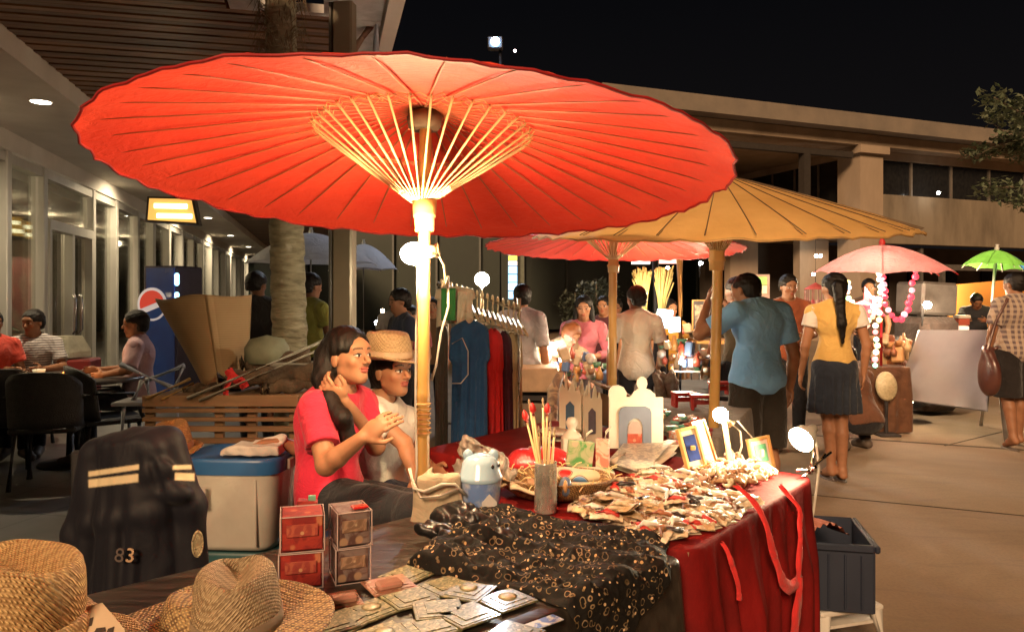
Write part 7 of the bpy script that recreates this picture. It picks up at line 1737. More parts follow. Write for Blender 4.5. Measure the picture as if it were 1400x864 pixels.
MB().lathe([(.0, -.03), (.10, -.02), (.115, 0), (.10, .02), (.0, .03)], 24, Matrix.Translation(p) @ Matrix.Rotation(R(80), 4, 'X') @ Matrix.Diagonal((1, 1.35, 1, 1)), close=False).build('cage', mat('fan_pale', (.5, .42, .26), (.36, .3, .18), rough=.5, scale=40), t_, True)
MB().tube([p-Vector((0, 0, .15)), Vector((p.x, p.y, .02))], .02, 8).box(Vector((p.x, p.y, .012)), (.22, .2, .024), None, 0, .006).build('stand', m_dk, t_)
# A-frame grey board
bd = T('easel_board', 'large blank grey board on slanting white legs in the open plaza', 'board', Vector((W(1290, 0, 7.9).x, 7.9, 0))); m_gb = mat('board_grey', (.27, .26, .27), (.21, .20, .21), rough=.6, scale=1.2)
q4 = [W(1222, 545, 8.35), W(1350, 562, 7.45), W(1358, 452, 7.9), W(1258, 452, 8.7)]
mb = MB(); nn = (q4[1]-q4[0]).cross(q4[3]-q4[0]).normalized()*.012; NV = 20
mb.grid(lambda u, v: tuple(q4[0].lerp(q4[1], u).lerp(q4[3].lerp(q4[2], u), v)+nn*-1), NV, NV); mb.grid(lambda u, v: tuple(q4[1].lerp(q4[0], u).lerp(q4[2].lerp(q4[3], u), v)+nn), NV, NV); mb.build('panel', m_gb, bd)
for a, b_ in ((W(1258, 450, 8.75), Vector((W(1221, 567, 8.30).x, 8.26, 0))), (W(1358, 450, 7.95), Vector((W(1331, 587, 7.9).x+.02, 7.40, 0)))): MB().tube([a+(b_-a)*.02, b_], .020, 8).build('leg', mat('white_paint'), bd, True)
for a, b_ in ((W(1258, 455, 8.8), Vector((4.7, 9.4, 0))), (W(1356, 455, 8.0), Vector((5.25, 8.6, 0)))): MB().tube([a, b_], .018, 8).build('rear_leg', mat('white_paint'), bd, True)
# orange screen and bits behind
o = MB().prism([(W(1284, 0, 12.5).x-W(1330, 0, 12.5).x, 1.40), (.9, 1.52), (1.2, 1.45), (1.2, .1), (-.3, .1), (-.30, .55), (-.42, .85), (-.45, 1.02), (-.55, 1.1)], (1, .1, 0), (0, 0, 1), .05, Vector((W(1330, 0, 12.5).x, 12.5, .22))).build('orange_screen', mat('orange_panel', (.58, .24, .05), (.5, .2, .04), rough=.6, scale=1)); tag(o, 'bright orange screen wall behind the small green umbrella', 'screen wall')
lamp_at('orange_lamp', W(1318, 395, 11.9), 30, (1, .75, .45), .1)
stall_table('low counter behind the grey board below the green umbrella', [(6.6, 11.0), (7.9, 10.8), (8.0, 11.4), (6.7, 11.6)], .82, m_dk)
t_ = T('drink_dispenser', 'small white and red drink dispenser on the counter by the green umbrella', 'dispenser', W(1314, 452, 11.2)); MB().box(W(1315, 440, 11.2), (.16, .14, .10), bev=.01).build('tank', mat('tank_red', (.5, .12, .08), rough=.3), t_); MB().box(W(1315, 433, 11.2), (.18, .16, .05), bev=.01).build('lid', mat('mount_white'), t_); MB().box(W(1315, 449, 11.2), (.14, .14, .07), bev=.01).build('base', emis('tank_lit', (1, .75, .6), .9), t_)
t_ = T('covered_cart', 'dark draped cart behind the bare bulb at the right', 'cart', Vector((W(1275, 0, 9.4).x, 9.5, 0))); MB().box((W(1272, 0, 9.5).x, 9.6, .62), (.55, .6, 1.15), (0, 0, .2), bev=.08).build('cover', m_cloth('cart_cover', (.10, .07, .06), (.05, .035, .03)), t_); MB().box((W(1272, 0, 9.5).x, 9.6, 1.42), (.50, .5, .40), (0, .05, .2), bev=.03).build('glass_case', mat('case_grey', (.16, .14, .13), rough=.3), t_)

# ------------------------------------------------------------------ restaurant side
vm = T('vending_machine', 'tall blue vending cabinet with a red and white disc by the cardboard', 'vending machine', Vector((W(222, 0, 10.6).x, 10.6, 0)), R(-12)); M = ROOTM[vm.name]; r3 = M.to_3x3().to_4x4()
MB().box(M @ Vector((-.04, .3, .94)), (.52, .6, 1.86), r3, bev=.02).build('cabinet', mat('vend_side', (.03, .02, .05), (.02, .015, .04), rough=.35), vm)
MB().box(M @ Vector((-.02, -.012, .96)), (.44, .02, 1.76), r3, bev=.004).build('front_panel', mat('vend_blue', (.02, .07, .32), (.015, .04, .2), rough=.25, scale=1.2, coat=.5), vm)
def disc(n_, r0, r1, a0, a1): return [(r1*math.cos(a0+(a1-a0)*i/n_), r1*math.sin(a0+(a1-a0)*i/n_)) for i in range(n_+1)]+([(r0*math.cos(a1+(a0-a1)*i/n_), r0*math.sin(a1+(a0-a1)*i/n_)) for i in range(n_+1)] if r0 > 0 else [])
ca, cc2 = (M.to_3x3() @ Vector((1, 0, 0))), M @ Vector((-.14, -.028, 1.34))
MB().prism([(.23*math.cos(t), .23*math.sin(t)) for t in [i*.2094 for i in range(30)]], ca, (0, 0, 1), .006, cc2).build('disc', emis('disc_white', (.75, .7, .75), .25), vm)
MB().prism([(.19*math.cos(t), .19*math.sin(t)) for t in [.35+i*math.pi/16 for i in range(17)]], ca, (0, 0, 1), .006, cc2-Vector((0, .008, 0))).build('disc_red', emis('disc_red', (.65, .05, .03), .35), vm)
MB().prism([(.20*math.cos(t), .20*math.sin(t)) for t in [math.pi+.75+i*(math.pi-.8)/16 for i in range(17)]], ca, (0, 0, 1), .006, cc2-Vector((0, .008, 0))).build('disc_blue', mat('vend_blue'), vm)
for z in (1.68, 1.42): MB().box(M @ Vector((.24, -.02, z)), (.07, .04, .17), r3, bev=.02).build('lit_button', emis('vend_lit', (.35, .8, 1), 4), vm)
# hanging lamp boxes
def lamp_box(label, c, w_, h_, rz):
    t_ = T('hanging_lamp', label, 'lamp', c, rz, 'lit trapezoid lamps by the restaurant'); M = ROOTM[t_.name]; r3 = M.to_3x3().to_4x4(); a = (M.to_3x3() @ Vector((1, 0, 0)))
    MB().prism([(-w_*.46, h_/2), (w_*.40, h_/2), (w_/2, -h_/2), (-w_/2, -h_*.40)], a, (0, 0, 1), .16, M @ Vector((0, .09, 0))).build('shade_frame', mat('lamp_frame_black', (.04, .03, .02), rough=.5), t_)
    MB().prism([(-w_*.42, h_*.43), (w_*.36, h_*.43), (w_*.45, -h_*.43), (-w_*.45, -h_*.35)], a, (0, 0, 1), .01, M @ Vector((0, .006, 0))).build('amber_panel', emis('lamp_amber', (1, .52, .12), .75), t_)
    for z, ww, dx in ((.16, .62, -.02), (-.2, .66, .05)):
        MB().box(M @ Vector((dx*w_, -.004, z*h_)), (w_*ww, .012, h_*.17), r3, bev=.004).build('tube_light', emis('lamp_tube', (1, .88, .55), 5), t_)
    MB().tube([M @ Vector((0, .1, h_/2)), M @ Vector((0, .1, h_/2+.5))], .008, 6).build('rod', m_dk, t_)
lamp_box('framed amber hanging lamp glowing below the red parasol rim', W(235, 288, 7.6), .50, .27, R(10))
lamp_box('amber lamp glowing inside behind the restaurant glass, left one', FP(FT(112), -.9, 2.42), .52, .32, R(66)); lamp_box('amber lamp glowing inside behind the restaurant glass, right one', FP(FT(135), -.9, 2.42), .52, .32, R(66))
# cafe table and chairs
def cafe_table(label, c, r_, m):
    t_ = T('cafe_table', label, 'table', c); c = Vector(c)
    MB().lathe([(.0, .72), (r_, .72), (r_+.01, .735), (r_, .75), (0, .75)], 36, Matrix.Translation(c), close=False).build('tabletop', m, t_, True); MB().tube([c+Vector((0, 0, .03)), c+Vector((0, 0, .72))], .03, 12).build('pedestal', m_blkp, t_, True); MB().lathe([(0, 0), (.25, 0), (.24, .02), (.03, .05)], 24, Matrix.Translation(c), close=False).build('foot', m_blkp, t_, True)
m_tt = mat('cafe_top', (.07, .055, .045), (.04, .03, .028), rough=.35); ct = Vector((W(95, 0, 6.6).x, 6.6, .012)); cafe_table('dark cafe table where two diners face each other', ct, .62, m_tt)
def cafe_chair(label, c, rz, grp='dark rattan chairs on the terrace'):
    t_ = T('rattan_chair', label, 'chair', c, rz, grp); M = ROOTM[t_.name]; m = mat('rattan_dark', (.022, .018, .016), (.012, .010, .009), rough=.5, bump=.8, scale=20)
    P3 = lambda x, y, z: M @ Vector((x, y, z))
    MB().box(P3(0, 0, .44), (.46, .44, .05), M.to_3x3().to_4x4(), bev=.015).build('seat', m, t_)
    mb = MB(); mb.grid(lambda u, v: tuple(P3(.27*math.sin((u-.5)*2.6), -.05-.24*math.cos((u-.5)*2.6)-.04*v, .46+.42*v*(1-.25*abs((u-.5)*2)**3))), 20, 8); b_ = mb.build('backrest', m, t_, True); b_.modifiers.new('thick', 'SOLIDIFY').thickness = .025
    for sx in (-1, 1):
        for sy in (-1, 1): MB().tube([P3(sx*.19, sy*.18, .42), P3(sx*.22, sy*.21, 0)], .018, 8).build('leg', m, t_, True)
    for sx in (-1, 1): MB().tube([P3(sx*.26, -.15, .68), P3(sx*.27, .12, .66), P3(sx*.24, .20, .46)], .018, 8).build('armrest', m, t_, True)
for px, d, rz, lb in ((70, 5.9, .25, 'dark rattan chair with its back to us, left of the cafe table foot'), (150, 6.3, -.9, 'dark rattan chair under the diner in the pink shirt'), (25, 7.3, 3.3, 'dark rattan chair under the striped diner'), (-5, 6.1, .6, 'dark rattan chair at the left edge of the picture')):
    cafe_chair(lb, Vector((W(px, 0, d).x, d, .012)), rz)
c = ct+Vector((.14, -.25, .74)); t_ = T('candle_glass', 'glowing orange candle glass on the cafe table', 'candle', c); MB().lathe([(.0, 0), (.045, 0), (.05, .07), (.045, .07), (.04, .01), (0, .01)], 20, Matrix.Translation(c), close=False).build('glass', emis('candle_glass', (1, .30, .06), 1.6), t_, True); MB().ball(c+Vector((0, -.01, .045)), (.014, .014, .024), 10).build('flame', emis('flame', (1, .7, .3), 12), t_, True)
lamp_at('candle', c+Vector((0, 0, .12)), 1.2, (1, .5, .2), .03)
for k, (dx, dy, lb) in enumerate(((-.12, -.28, 'white cup on the cafe table by the striped diner'), (-.33, -.22, 'small white plate with a cup at the left of the cafe table'), (-.2, -.1, 'white paper napkin box on the cafe table'))):
    c = ct+Vector((dx, dy, .74)); t_ = T('tableware', lb, 'tableware', c)
    MB().lathe([(.0, 0), (.035, 0), (.05, .06+.01*k), (.045, .06+.01*k), (.03, .01), (0, .01)], 16, Matrix.Translation(c), close=False).build('cup', m_wb, t_, True); MB().lathe([(.0, .0), (.05, .002), (.08, .012), (.05, .006), (0, .005)], 20, Matrix.Translation(c), close=False).build('saucer', m_wb, t_, True)
c = W(92, 478, 8.6); t_ = T('floor_lampshade', 'cream tapered shade standing between the two diners', 'lampshade', c); MB().lathe([(.0, .16), (.15, .155), (.24, -.02), (.235, -.08), (.0, -.08)], 4, Matrix.Translation(c) @ Matrix.Rotation(.6, 4, 'Z'), close=False).build('shade', m_cloth('shade_cream', (.60, .55, .42), tl=.3), t_); MB().box(c+Vector((.05, 0, -.55)), (.5, .4, .9), (0, 0, .2), bev=.02).build('red_stand', mat('cab_red'), t_)
# plant inside the left window
c = FP(FT(22), -.8, 0); t_ = T('potted_palm', 'leafy potted palm behind the left restaurant window', 'plant', c); MB().lathe([(.12, 0), (.18, .35), (.15, .35), (0, .33)], 18, Matrix.Translation(c), close=False).build('pot', mat('pot', (.2, .1, .06), rough=.6), t_, True)
mb = MB()
for k in range(22):
    a = k*2.4; L = rnd.uniform(.5, .8); base = c+Vector((0, 0, .35)); hh = rnd.uniform(.7, 1.5)
    for q in range(12):
        for s in (-1, 1):
            u = q/12; p = base+Vector((math.cos(a)*L*u, math.sin(a)*L*u, hh*u-(.5*u*u))); d_ = Vector((math.cos(a+s), math.sin(a+s), -.35))*.17; mb.add([p, p+d_*.5+Vector((0, 0, .012)), p+d_, p+d_*.5-Vector((0, 0, .012))], [(0, 1, 2, 3)])
mb.build('leaves', m_leaf, t_)
# ------------------------------------------------------------------ the two vendors
fwd = lambda px, d: Vector((W(px, 0, d).x, d, 0))
m_red = m_cloth('tee_red', (.68, .035, .075), (.58, .025, .06)); m_blk = m_cloth('jeans_black', (.022, .022, .026), (.014, .014, .018)); m_wht = m_cloth('tee_white', (.82, .78, .72), (.74, .69, .62))
def local(root_loc, yaw, P, s=1.0):
    return tuple((Matrix.Rotation(-R(yaw), 3, 'Z') @ (Vector(P)-Vector(root_loc)))/s)
# woman in red: facing right, turned a little to the camera
L1 = Vector((-.745, 3.12, .02)); Y1 = -108; s1 = 1.0
lc = lambda px, py, d: local(L1, Y1, W(px, py, d), s1)
J1 = dict(pelvis=lc(452, 676, 3.12), waist=lc(447, 634, 3.12), chest=lc(448, 586, 3.12), neck=lc(462, 538, 3.12), head=lc(476, 488, 3.10),
          shR=lc(432, 560, 2.94), shL=lc(494, 552, 3.26), elR=lc(446, 636, 2.80), wrR=lc(496, 598, 2.74), elL=lc(514, 610, 3.18), wrL=lc(470, 548, 2.98))
J1.update({'hipR': lc(452, 686, 3.03), 'hipL': lc(470, 684, 3.20), 'knR': lc(562, 700, 2.80), 'knL': lc(566, 692, 3.05)})
J1['anR'] = (Vector(J1['knR'])*.95); J1['anR'].z = .06; J1['anL'] = (Vector(J1['knL'])*.95); J1['anL'].z = .06
J1['toeR'] = J1['anR']+Vector((.02, .14, -.05)); J1['toeL'] = J1['anL']+Vector((-.02, .14, -.05))
w2l = lambda v: tuple(Matrix.Rotation(-R(Y1), 3, 'Z') @ Vector(v))
r1, HM1, j1, M1 = person('young woman in a red T-shirt holding her long black ponytail beside the parasol pole', L1, Y1, J1, 'sit', s1, (-12, 7, -2), 'tan', True, 1.0, .006, .0032,
    top=dict(m=m_red, sleeve=.68, hem=-.02, t=.022, neck=-.005, fold=1.2), legs=dict(m=m_blk, len=1.0), shoes=dict(m=mat('shoe_dark', (.05, .04, .04), rough=.5)),
    hands={'R': dict(dirv=w2l((.75, -.1, .55)), nrm=w2l((.3, .9, -.2)), curl=.55), 'L': dict(dirv=w2l((-.55, -.45, .55)), nrm=w2l((.2, .9, .1)), curl=1.3)},
    hair=dict(th=.012, cut=-.12, line=.070, world=[(local(L1, Y1, W(448, 488, 3.10)), local(L1, Y1, W(441, 518, 3.04)), .056, .040), (local(L1, Y1, W(441, 518, 3.04)), local(L1, Y1, W(450, 545, 2.94)), .040, .032), (local(L1, Y1, W(450, 545, 2.94)), local(L1, Y1, W(468, 572, 2.88)), .030, .032), (local(L1, Y1, W(470, 572, 2.90)), local(L1, Y1, W(476, 598, 2.90)), .034, .026), (local(L1, Y1, W(476, 598, 2.90)), local(L1, Y1, W(474, 618, 2.90)), .026, .010)], ears=True), lips=(.34, .09, .07))
# woman with hat
L2 = Vector((-.60, 3.46, .0)); Y2 = -100
lc2 = lambda px, py, d: local(L2, Y2, W(px, py, d))
J2 = dict(pelvis=lc2(522, 672, 3.46), waist=lc2(516, 638, 3.46), chest=lc2(519, 598, 3.44), neck=lc2(518, 550, 3.42), head=lc2(535, 507, 3.37), shR=lc2(512, 572, 3.26), shL=lc2(556, 572, 3.52), elR=lc2(553, 606, 3.22), wrR=lc2(567, 652, 3.12), elL=lc2(560, 612, 3.56), wrL=lc2(592, 640, 3.44))
J2.update({'hipR': lc2(520, 682, 3.38), 'hipL': lc2(535, 682, 3.55), 'knR': lc2(622, 690, 3.16), 'knL': lc2(628, 686, 3.42)})
for s in 'RL':
    J2['an'+s] = Vector(J2['kn'+s])*.95; J2['an'+s].z = .06; J2['toe'+s] = J2['an'+s]+Vector((0, .14, -.05))
r2, HM2, j2, M2 = person('young woman in a straw hat and white T-shirt sitting behind the woman in red', L2, Y2, J2, 'sit', 1.0, (-26, 3, 0), 'tan', True, .9, .0065, .0036,
    top=dict(m=m_wht, sleeve=.55, hem=-.02, t=.018, neck=.01, fold=1.5), legs=dict(m=m_cloth('denim_dark', (.02, .028, .06), (.015, .02, .045)), len=1.0), shoes=dict(m=MATS['shoe_dark']),
    hands={'R': dict(curl=.5), 'L': dict(curl=.5)}, hair=dict(th=.010, cut=-.075, line=.045, parts=[((0, -.07, -.03), (0, -.10, -.09), .04, .03)]), lips=(.36, .10, .08), headscale=.97)
hp = M2 @ j2['head']; fdir = (M2.to_3x3() @ HM2.to_3x3()) @ Vector((0, 1, 0)); HW = M2 @ HM2
o = hat('tan straw trilby worn by the young woman in white', HW @ Vector((0, -.020, .062)), .100, .112, .168, m_straw('straw_worn', (.76, .56, .32), (.42, .27, .13), 80), mat('band_pale', (.62, .46, .30), rough=.7), (0, 0, 0), .5, .30)
eu_ = HW.to_euler(); o.rotation_euler = (HW @ Matrix.Rotation(R(-6), 4, 'X') @ Matrix.Rotation(0, 4, 'Z')).to_euler()
# someone crouched behind, arm reaching to the towels
L3 = Vector((-.90, 3.62, 0)); Y3 = 60
lc3 = lambda px, py, d: local(L3, Y3, W(px, py, d))
person('person crouching behind the woman in red with a hand on the white towels', L3, Y3, dict(pelvis=lc3(455, 668, 3.75), waist=lc3(450, 640, 3.72), chest=lc3(442, 616, 3.66), neck=lc3(432, 592, 3.60), head=lc3(440, 566, 3.56), shR=lc3(432, 606, 3.45), shL=lc3(428, 602, 3.78), elR=lc3(438, 640, 3.5), wrR=lc3(430, 660, 3.5), elL=lc3(412, 616, 3.70), wrL=lc3(381, 602, 3.62), hipR=lc3(452, 672, 3.66), hipL=lc3(455, 672, 3.84), knR=lc3(430, 690, 3.50), knL=lc3(432, 690, 3.80), anR=lc3(446, 812, 3.62), anL=lc3(446, 810, 3.86), toeR=lc3(428, 826, 3.56), toeL=lc3(428, 824, 3.82)), 'sit', 1.0, (0, -20, 0), 'tan', True, .9, .008,
    top=dict(m=m_red, sleeve=.5, hem=-.02, t=.012), legs=dict(m=m_blk, len=1.0), hands={'L': dict(dirv=tuple(Matrix.Rotation(-R(Y3), 3, 'Z') @ Vector((-1, -.05, -.10))), nrm=tuple(Matrix.Rotation(-R(Y3), 3, 'Z') @ Vector((0, 0, -1))), curl=.25)}, hair=dict(th=.01))
m_stw = mat('stool_blue', (.05, .08, .2), rough=.4)
stool('blue plastic stool under the woman in red', Vector((j1['pelvis'].x, 0, 0))*0+Vector(((M1 @ j1['pelvis']).x, (M1 @ j1['pelvis']).y, 0)), .46, m_stw, .15); pz = M2 @ j2['pelvis']
stool('white plastic stool under the woman in the straw hat', Vector((pz.x, pz.y, 0)), .46, m_wst, .14)

# ------------------------------------------------------------------ visitors
def P(px, d): v = fwd(px, d); v.z = gz(v.x, v.y); return v
def st(**k): j = stand(); j.update(k); return j
m_yel = m_cloth('top_yellow', (.74, .48, .15), (.66, .41, .12)); m_bluep = m_cloth('polo_blue', (.26, .56, .98), (.21, .48, .90)); m_shoe = mat('flipflop', (.12, .09, .07), rough=.6)
# yellow top, dark skirt, walking away
person('woman with a long black ponytail in a yellow top and dark skirt walking away', P(1141, 6.05), -6, dict(
    elR=(.245, -.03, 1.12), wrR=(.235, .02, .88), elL=(-.24, -.02, 1.11), wrL=(-.25, .06, .87), knR=(.06, .03, .5), anR=(.055, -.02, .085), toeR=(.06, .12, .03), knL=(-.03, .08, .52), anL=(-.02, .02, .10), toeL=(-.05, .15, .03), head=(-.005, .02, 1.585)), 'stand', .955, (35, -2, 0), 'tan', True, .98, .0085,
    top=dict(m=m_yel, sleeve=.42, hem=-.03, t=.016, sleeve_m=m_wht, fold=.8), legs=dict(m=m_cloth('skirt_navy', (.035, .045, .065), (.025, .03, .045)), skirt=.56), shoes=dict(m=m_shoe, sandal=1),
    hair=dict(th=.014, cut=-.10, ears=False, world=[((0, -.10, 1.60), (.0, -.13, 1.50), .045, .040), ((0, -.13, 1.50), (.01, -.155, 1.30), .042, .036), ((.01, -.155, 1.30), (.02, -.145, 1.14), .036, .012)]))
# blue polo, holding a phone up at his face
person('stout man in a light blue polo shirt raising a camera to his face', P(1036, 4.95), 18, dict(
    head=(-.045, .07, 1.53), neck=(-.01, .01, 1.42), elL=(-.38, .10, 1.24), wrL=(-.24, .22, 1.45), elR=(.24, -.06, 1.10), wrR=(.27, .02, .88)), 'stand', .97, (25, -10, 4), 'tan', False, 1.08, .008,
    top=dict(m=m_bluep, sleeve=.70, hem=-.10, t=.022, collar=True), legs=dict(m=m_cloth('shorts_dark', (.04, .035, .03), (.03, .025, .02)), len=.5, loose=.03), shoes=dict(m=m_shoe), hands={'L': dict(dirv=(.3, .1, 1), nrm=(.4, -.3, 0), curl=.8)}, hair=dict(th=.003, cut=-.05))
o = MB().box(W(1003, 428, 4.9)+Vector((.02, .12, .03)), (.05, .03, .07), (.3, 0, .3), bev=.005).build('small_camera', m_blkp); tag(o, 'small black camera held up by the man in the light blue polo', 'camera')
# child behind him, in brown shirt
person('man in a rust brown shirt standing behind the blue polo man', P(1078, 7.3), 175, dict(elR=(.22, .08, 1.13), wrR=(.10, .22, 1.12), elL=(-.22, .08, 1.13), wrL=(-.08, .24, 1.10)), 'stand', .97, (8, -6, 0), 'brown', False, 1.0, .011,
    top=dict(m=m_cloth('shirt_rust', (.26, .07, .03), (.18, .05, .02)), sleeve=.6, hem=-.08, t=.018), legs=dict(m=m_blk, len=1), shoes=dict(m=m_shoe), hair=dict(th=.012, cut=-.03))
person('arm raised woman in olive standing left of the blue polo man', P(1008, 6.2), 30, dict(elR=(.26, .10, 1.24), wrR=(.14, .2, 1.42), elL=(-.25, .04, 1.12), wrL=(-.2, .14, .95)), 'stand', .94, (10, 0, 0), 'brown', True, .9, .011,
    top=dict(m=m_cloth('top_olive', (.10, .08, .05)), sleeve=.3, hem=-.05), legs=dict(m=m_blk, len=1), shoes=dict(m=m_shoe), hair=dict(th=.012, cut=-.11, ears=False))
# plaid shirt man
pl_ = P(1388, 7.35)
person('man in a checked shirt and dark shorts walking away at the right edge', pl_, 6, dict(
    elR=(.26, -.04, 1.13), wrR=(.27, .05, .90), elL=(-.255, -.02, 1.13), wrL=(-.25, .05, .90), knL=(-.09, .0, .50), anL=(-.10, -.10, .12), toeL=(-.09, .02, .03), knR=(.12, .10, .52), anR=(.13, .12, .09), toeR=(.14, .25, .03)), 'stand', .985, (14, -4, 0), 'brown', False, 1.04, .0095,
    top=dict(m=m_cloth('plaid', (.16, .12, .12), (.10, .07, .08), ('plaid', (.55, .42, .30), (.42, .34, .28))), sleeve=.75, hem=-.12, t=.026, collar=True), legs=dict(m=m_cloth('shorts_black', (.022, .018, .018)), len=.5, loose=.04, t=.02), shoes=dict(m=m_shoe, sandal=1), hair=dict(th=.006, cut=-.045))
ops = [('add', ('ell', tuple(W(1352, 512, 7.2)), (.085, .13, .21), None), 0), ('add', ('cap', W(1352, 485, 7.2), W(1350, 476, 7.25), .06, .04), .03), ('add', ('cap', W(1346, 480, 7.22), W(1362, 476, 7.2), .02, .02), .02)]
o = blob('leather_bag', ops, .012, mat('bag_maroon', (.10, .035, .025), (.06, .02, .018), rough=.35, coat=.3, bump=.2), None, lambda X, Y, Z: .006*np.sin(40*X+10*Z)); tag(o, 'dark maroon leather shoulder bag hanging at the hip of the checked shirt man', 'bag')
ribbon('bag_strap', None, [W(1350, 478, 7.18), W(1362, 440, 7.22), W(1378, 408, 7.26)], .03, MATS['bag_maroon'], Vector((0, -1, 0))); o = bpy.data.objects['bag_strap']; tag(o, 'maroon strap running up from the shoulder bag', 'strap')
# man in pale shirt
person('man in a pale short sleeved shirt standing with his back to us beyond the boards', P(870, 6.35), -4, dict(elR=(.235, .0, 1.12), wrR=(.2, .1, .92), elL=(-.235, -.03, 1.12), wrL=(-.25, .02, .87)), 'stand', .905, (28, -6, 0), 'brown', False, .86, .009,
    top=dict(m=m_cloth('shirt_pale', (.70, .62, .50), (.58, .50, .40)), sleeve=.72, hem=-.10, t=.026, collar=True), legs=dict(m=m_blk, len=1), shoes=dict(m=m_shoe), hair=dict(th=.010, cut=-.05))
# pink shirt woman facing us
person('woman in a pink top with long wavy hair walking towards us in the court', P(798, 7.6), 176, dict(elR=(.24, .03, 1.13), wrR=(.08, .20, 1.12), elL=(-.24, .03, 1.13), wrL=(-.06, .21, 1.10)), 'stand', .98, (-4, -6, 0), 'tan', True, .95, .010,
    top=dict(m=m_cloth('top_pink', (.58, .17, .20), (.48, .13, .16)), sleeve=1.5, hem=-.07, t=.014), legs=dict(m=m_cloth('jeans_grey', (.11, .085, .08), (.08, .06, .06)), len=1), shoes=dict(m=m_shoe),
    hair=dict(th=.016, cut=-.13, ears=False, parts=[((.07, -.02, -.02), (.085, .0, -.14), .035, .03), ((.085, 0, -.14), (.09, .03, -.22), .032, .015), ((-.07, -.02, -.02), (-.085, 0, -.14), .035, .03), ((-.085, 0, -.14), (-.09, .03, -.22), .032, .015)]))
person('man in a pale grey shirt with his back to us beside the clothes rail', P(713, 6.9), -20, dict(), 'stand', .98, (30, 0, 0), 'brown', False, 1.0, .011,
    top=dict(m=m_cloth('shirt_grey', (.30, .29, .30), (.24, .23, .24)), sleeve=.9, hem=-.1, t=.02), legs=dict(m=m_cloth('jeans_navy', (.02, .025, .05)), len=1), shoes=dict(m=m_shoe), hair=dict(th=.008, cut=-.05))
person('stooping vendor with orange brown hair and a pale top at the low tan table', P(750, 7.75), -150, dict(pelvis=(0, 0, .93), waist=(0, .08, 1.04), chest=(0, .22, 1.17), neck=(0, .34, 1.27), head=(0, .42, 1.34), shR=(.17, .30, 1.22), shL=(-.17, .30, 1.22), elR=(.22, .44, 1.02), wrR=(.15, .56, .90), elL=(-.22, .44, 1.02), wrL=(-.15, .56, .90)), 'stand', .97, (0, -35, 0), 'tan', True, .95, .011,
    top=dict(m=m_cloth('top_cream', (.58, .42, .26), (.45, .3, .18)), sleeve=.6, hem=-.05, t=.02), legs=dict(m=m_blk, len=1), shoes=dict(m=m_shoe), hair=dict(th=.016, cut=-.10, ears=False, m=mat('hair_copper', (.22, .07, .02), (.14, .045, .015), rough=.5)))
bgp = [('woman in an orange top behind the glowing blue panels', 915, 8.6, 200, .96, (.55, .28, .05), 'orange', True, (0, 0, 0)), ('person in dark clothes right behind the woman in the pink top', 826, 9.0, 150, .98, (.10, .03, .04), 'dk1', False, (10, 0, 0)), ('man in a dark shirt between the palm trunk and the cardboard', 352, 6.9, 40, .98, (.03, .025, .022), 'dk2', False, (-60, -8, 0)), ('man in a yellow green shirt beyond the palm trunk', 424, 7.0, -35, 1.0, (.36, .36, .08), 'yg', False, (-10, -4, 0)), ('person in black standing left of the dark post in the court', 842, 9.6, 170, .96, (.03, .03, .035), 'dk3', True, (0, 0, 0)), ('man in a dark blue shirt behind the seated hat woman', 548, 6.6, 120, .92, (.04, .05, .09), 'db', False, (0, -6, 0)), ('woman in a rose top in the crowd left of the pole', 562, 8.2, 160, .92, (.42, .10, .12), 'rose', True, (0, 0, 0)), ('person in a brown shirt in the far crowd beside the clothes rail', 590, 9.2, 190, .97, (.18, .10, .05), 'br', False, (0, 0, 0)), ('person in a white top far back beside the woman in rose', 540, 10.0, 200, .95, (.45, .40, .36), 'wt', True, (0, 0, 0)), ('man with a dark cap of hair behind the woman in yellow', 1188, 9.8, 150, .98, (.09, .05, .03), 'dk4', False, (10, 0, 0))]
for lb, px, d, yw, sc_, c_, nm, fem, hd in bgp:
    person(lb, P(px, d), yw, dict(elR=(.23, .03, 1.12), wrR=(.12+.1*rnd.random(), .2*rnd.random()+.05, .95+.15*rnd.random()), elL=(-.23, .02, 1.12), wrL=(-.2, .08, .9)), 'stand', sc_, hd, 'brown' if rnd.random() < .5 else 'tan', fem, .96, .013,
        top=dict(m=m_cloth('bg_'+nm, c_), sleeve=.6, hem=-.06, t=.018), legs=dict(m=m_blk, len=1), shoes=dict(m=m_shoe), hair=dict(th=.012, cut=-.11 if fem else -.045, ears=not fem))
# crouching people near the lantern stall and the vendor below the green umbrella
sitj = dict()
def sitter(lb, px, d, yaw, c_, nm, z=0., scale=.97, hd=(0, 0, 0), J=None, fem=False, skin='brown', vox=.011, legs=None, top=None, pat=None, hair=None, girth=1.0, hands=None):
    v = fwd(px, d); v.z = z
    return person(lb, v, yaw, J, 'sit', scale, hd, skin, fem, girth, vox, top=top or dict(m=m_cloth('sit_'+nm, c_, pattern=pat), sleeve=.62, hem=-.03, t=.02), legs=legs or dict(m=m_blk, len=1), shoes=dict(m=m_shoe), hair=hair or dict(th=.010, cut=-.05), hands=hands)
sitter('man in a dark shirt crouching by the lantern stall with a brown bag', 1178, 7.2, 20, (.16, .07, .04), 'crouch', 0, 1.0, (0, -10, 0), dict(pelvis=(0,-.05,.28), waist=(0,0,.40), chest=(0,.08,.57), neck=(0,.14,.73), head=(0,.20,.86), shR=(.175,.12,.68), shL=(-.175,.12,.68), elR=(.22,.30,.50), wrR=(.12,.44,.42), elL=(-.22,.30,.50), wrL=(-.12,.44,.42), hipR=(.09,-.03,.27), hipL=(-.09,-.03,.27), knR=(.16,.34,.50), knL=(-.16,.34,.50), anR=(.13,.08,.085), anL=(-.13,.08,.085), toeR=(.14,.23,.03), toeL=(-.14,.23,.03)))
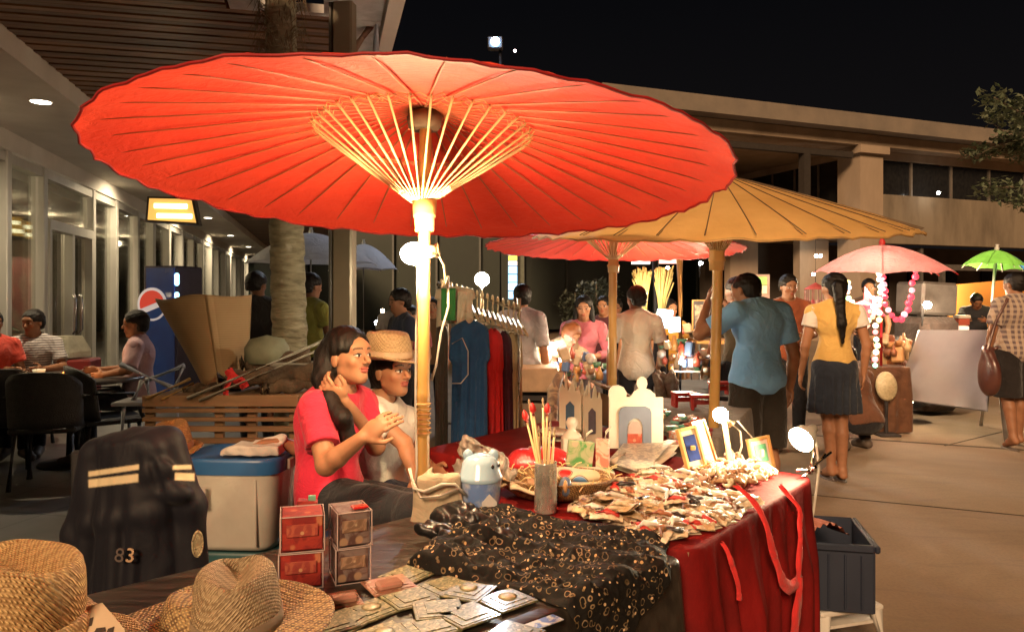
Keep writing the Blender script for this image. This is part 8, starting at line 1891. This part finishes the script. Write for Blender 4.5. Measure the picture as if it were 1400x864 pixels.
sitter('vendor in black leaning over the counter below the green umbrella', 1335, 11.6, 150, (.03, .03, .035), 'vendor', .30, .95, (20, -35, 0), dict(head=(0, .14, 1.13), neck=(0, .06, 1.02), elR=(.24, .22, .82), wrR=(.16, .42, .84), elL=(-.24, .22, .82), wrL=(-.12, .42, .84)), fem=False)
stool('tall dark stool under the vendor below the green umbrella', fwd(1335, 11.6), .72, m_blkp, .14)
sitter('person in a rust top seated in the shade left of the bare bulb', 1248, 8.9, 60, (.20, .07, .04), 'shade', .0, 1.0, (0, -5, 0), dict(pelvis=(0,-.05,.28), waist=(0,0,.40), chest=(0,.08,.57), neck=(0,.14,.73), head=(0,.20,.86), shR=(.175,.12,.68), shL=(-.175,.12,.68), elR=(.22,.30,.50), wrR=(.12,.44,.42), elL=(-.22,.30,.50), wrL=(-.12,.44,.42), hipR=(.09,-.03,.27), hipL=(-.09,-.03,.27), knR=(.16,.34,.50), knL=(-.16,.34,.50), anR=(.13,.08,.085), anL=(-.13,.08,.085), toeR=(.14,.23,.03), toeL=(-.14,.23,.03)), fem=True)
# diners
sitter('man in a striped T-shirt sitting at the cafe table on the left', 46, 7.2, 200, (.20, .18, .18), 'stripe', .03, 1.0, (-28, -6, 0), dict(elR=(.25, .12, .76), wrR=(.12, .30, .76), elL=(-.26, .10, .76), wrL=(-.14, .32, .76)), skin='brown', vox=.009, top=dict(m=m_cloth('striped_tee', (.16, .14, .15), (.12, .10, .11), ('stripe', (.50, .46, .44), 14.)), sleeve=.75, hem=-.03, t=.02))
sitter('man in a pale pink shirt sitting at the right of the cafe table', 190, 6.75, 105, (.55, .34, .34), 'pinkm', .03, 1.0, (6, -2, 0), dict(elL=(-.30, .02, .80), wrL=(-.22, .22, .76), elR=(.27, .14, .76), wrR=(.14, .36, .77)), skin='brown', vox=.009, top=dict(m=m_cloth('shirt_pinkm', (.56, .36, .36), (.48, .29, .30)), sleeve=.95, hem=-.03, t=.026, collar=True))
sitter('diner in a red shirt cut by the left edge of the picture', -12, 6.9, 230, (.50, .06, .04), 'redd', .03, 1.0, (0, 0, 0), skin='brown', vox=.011)
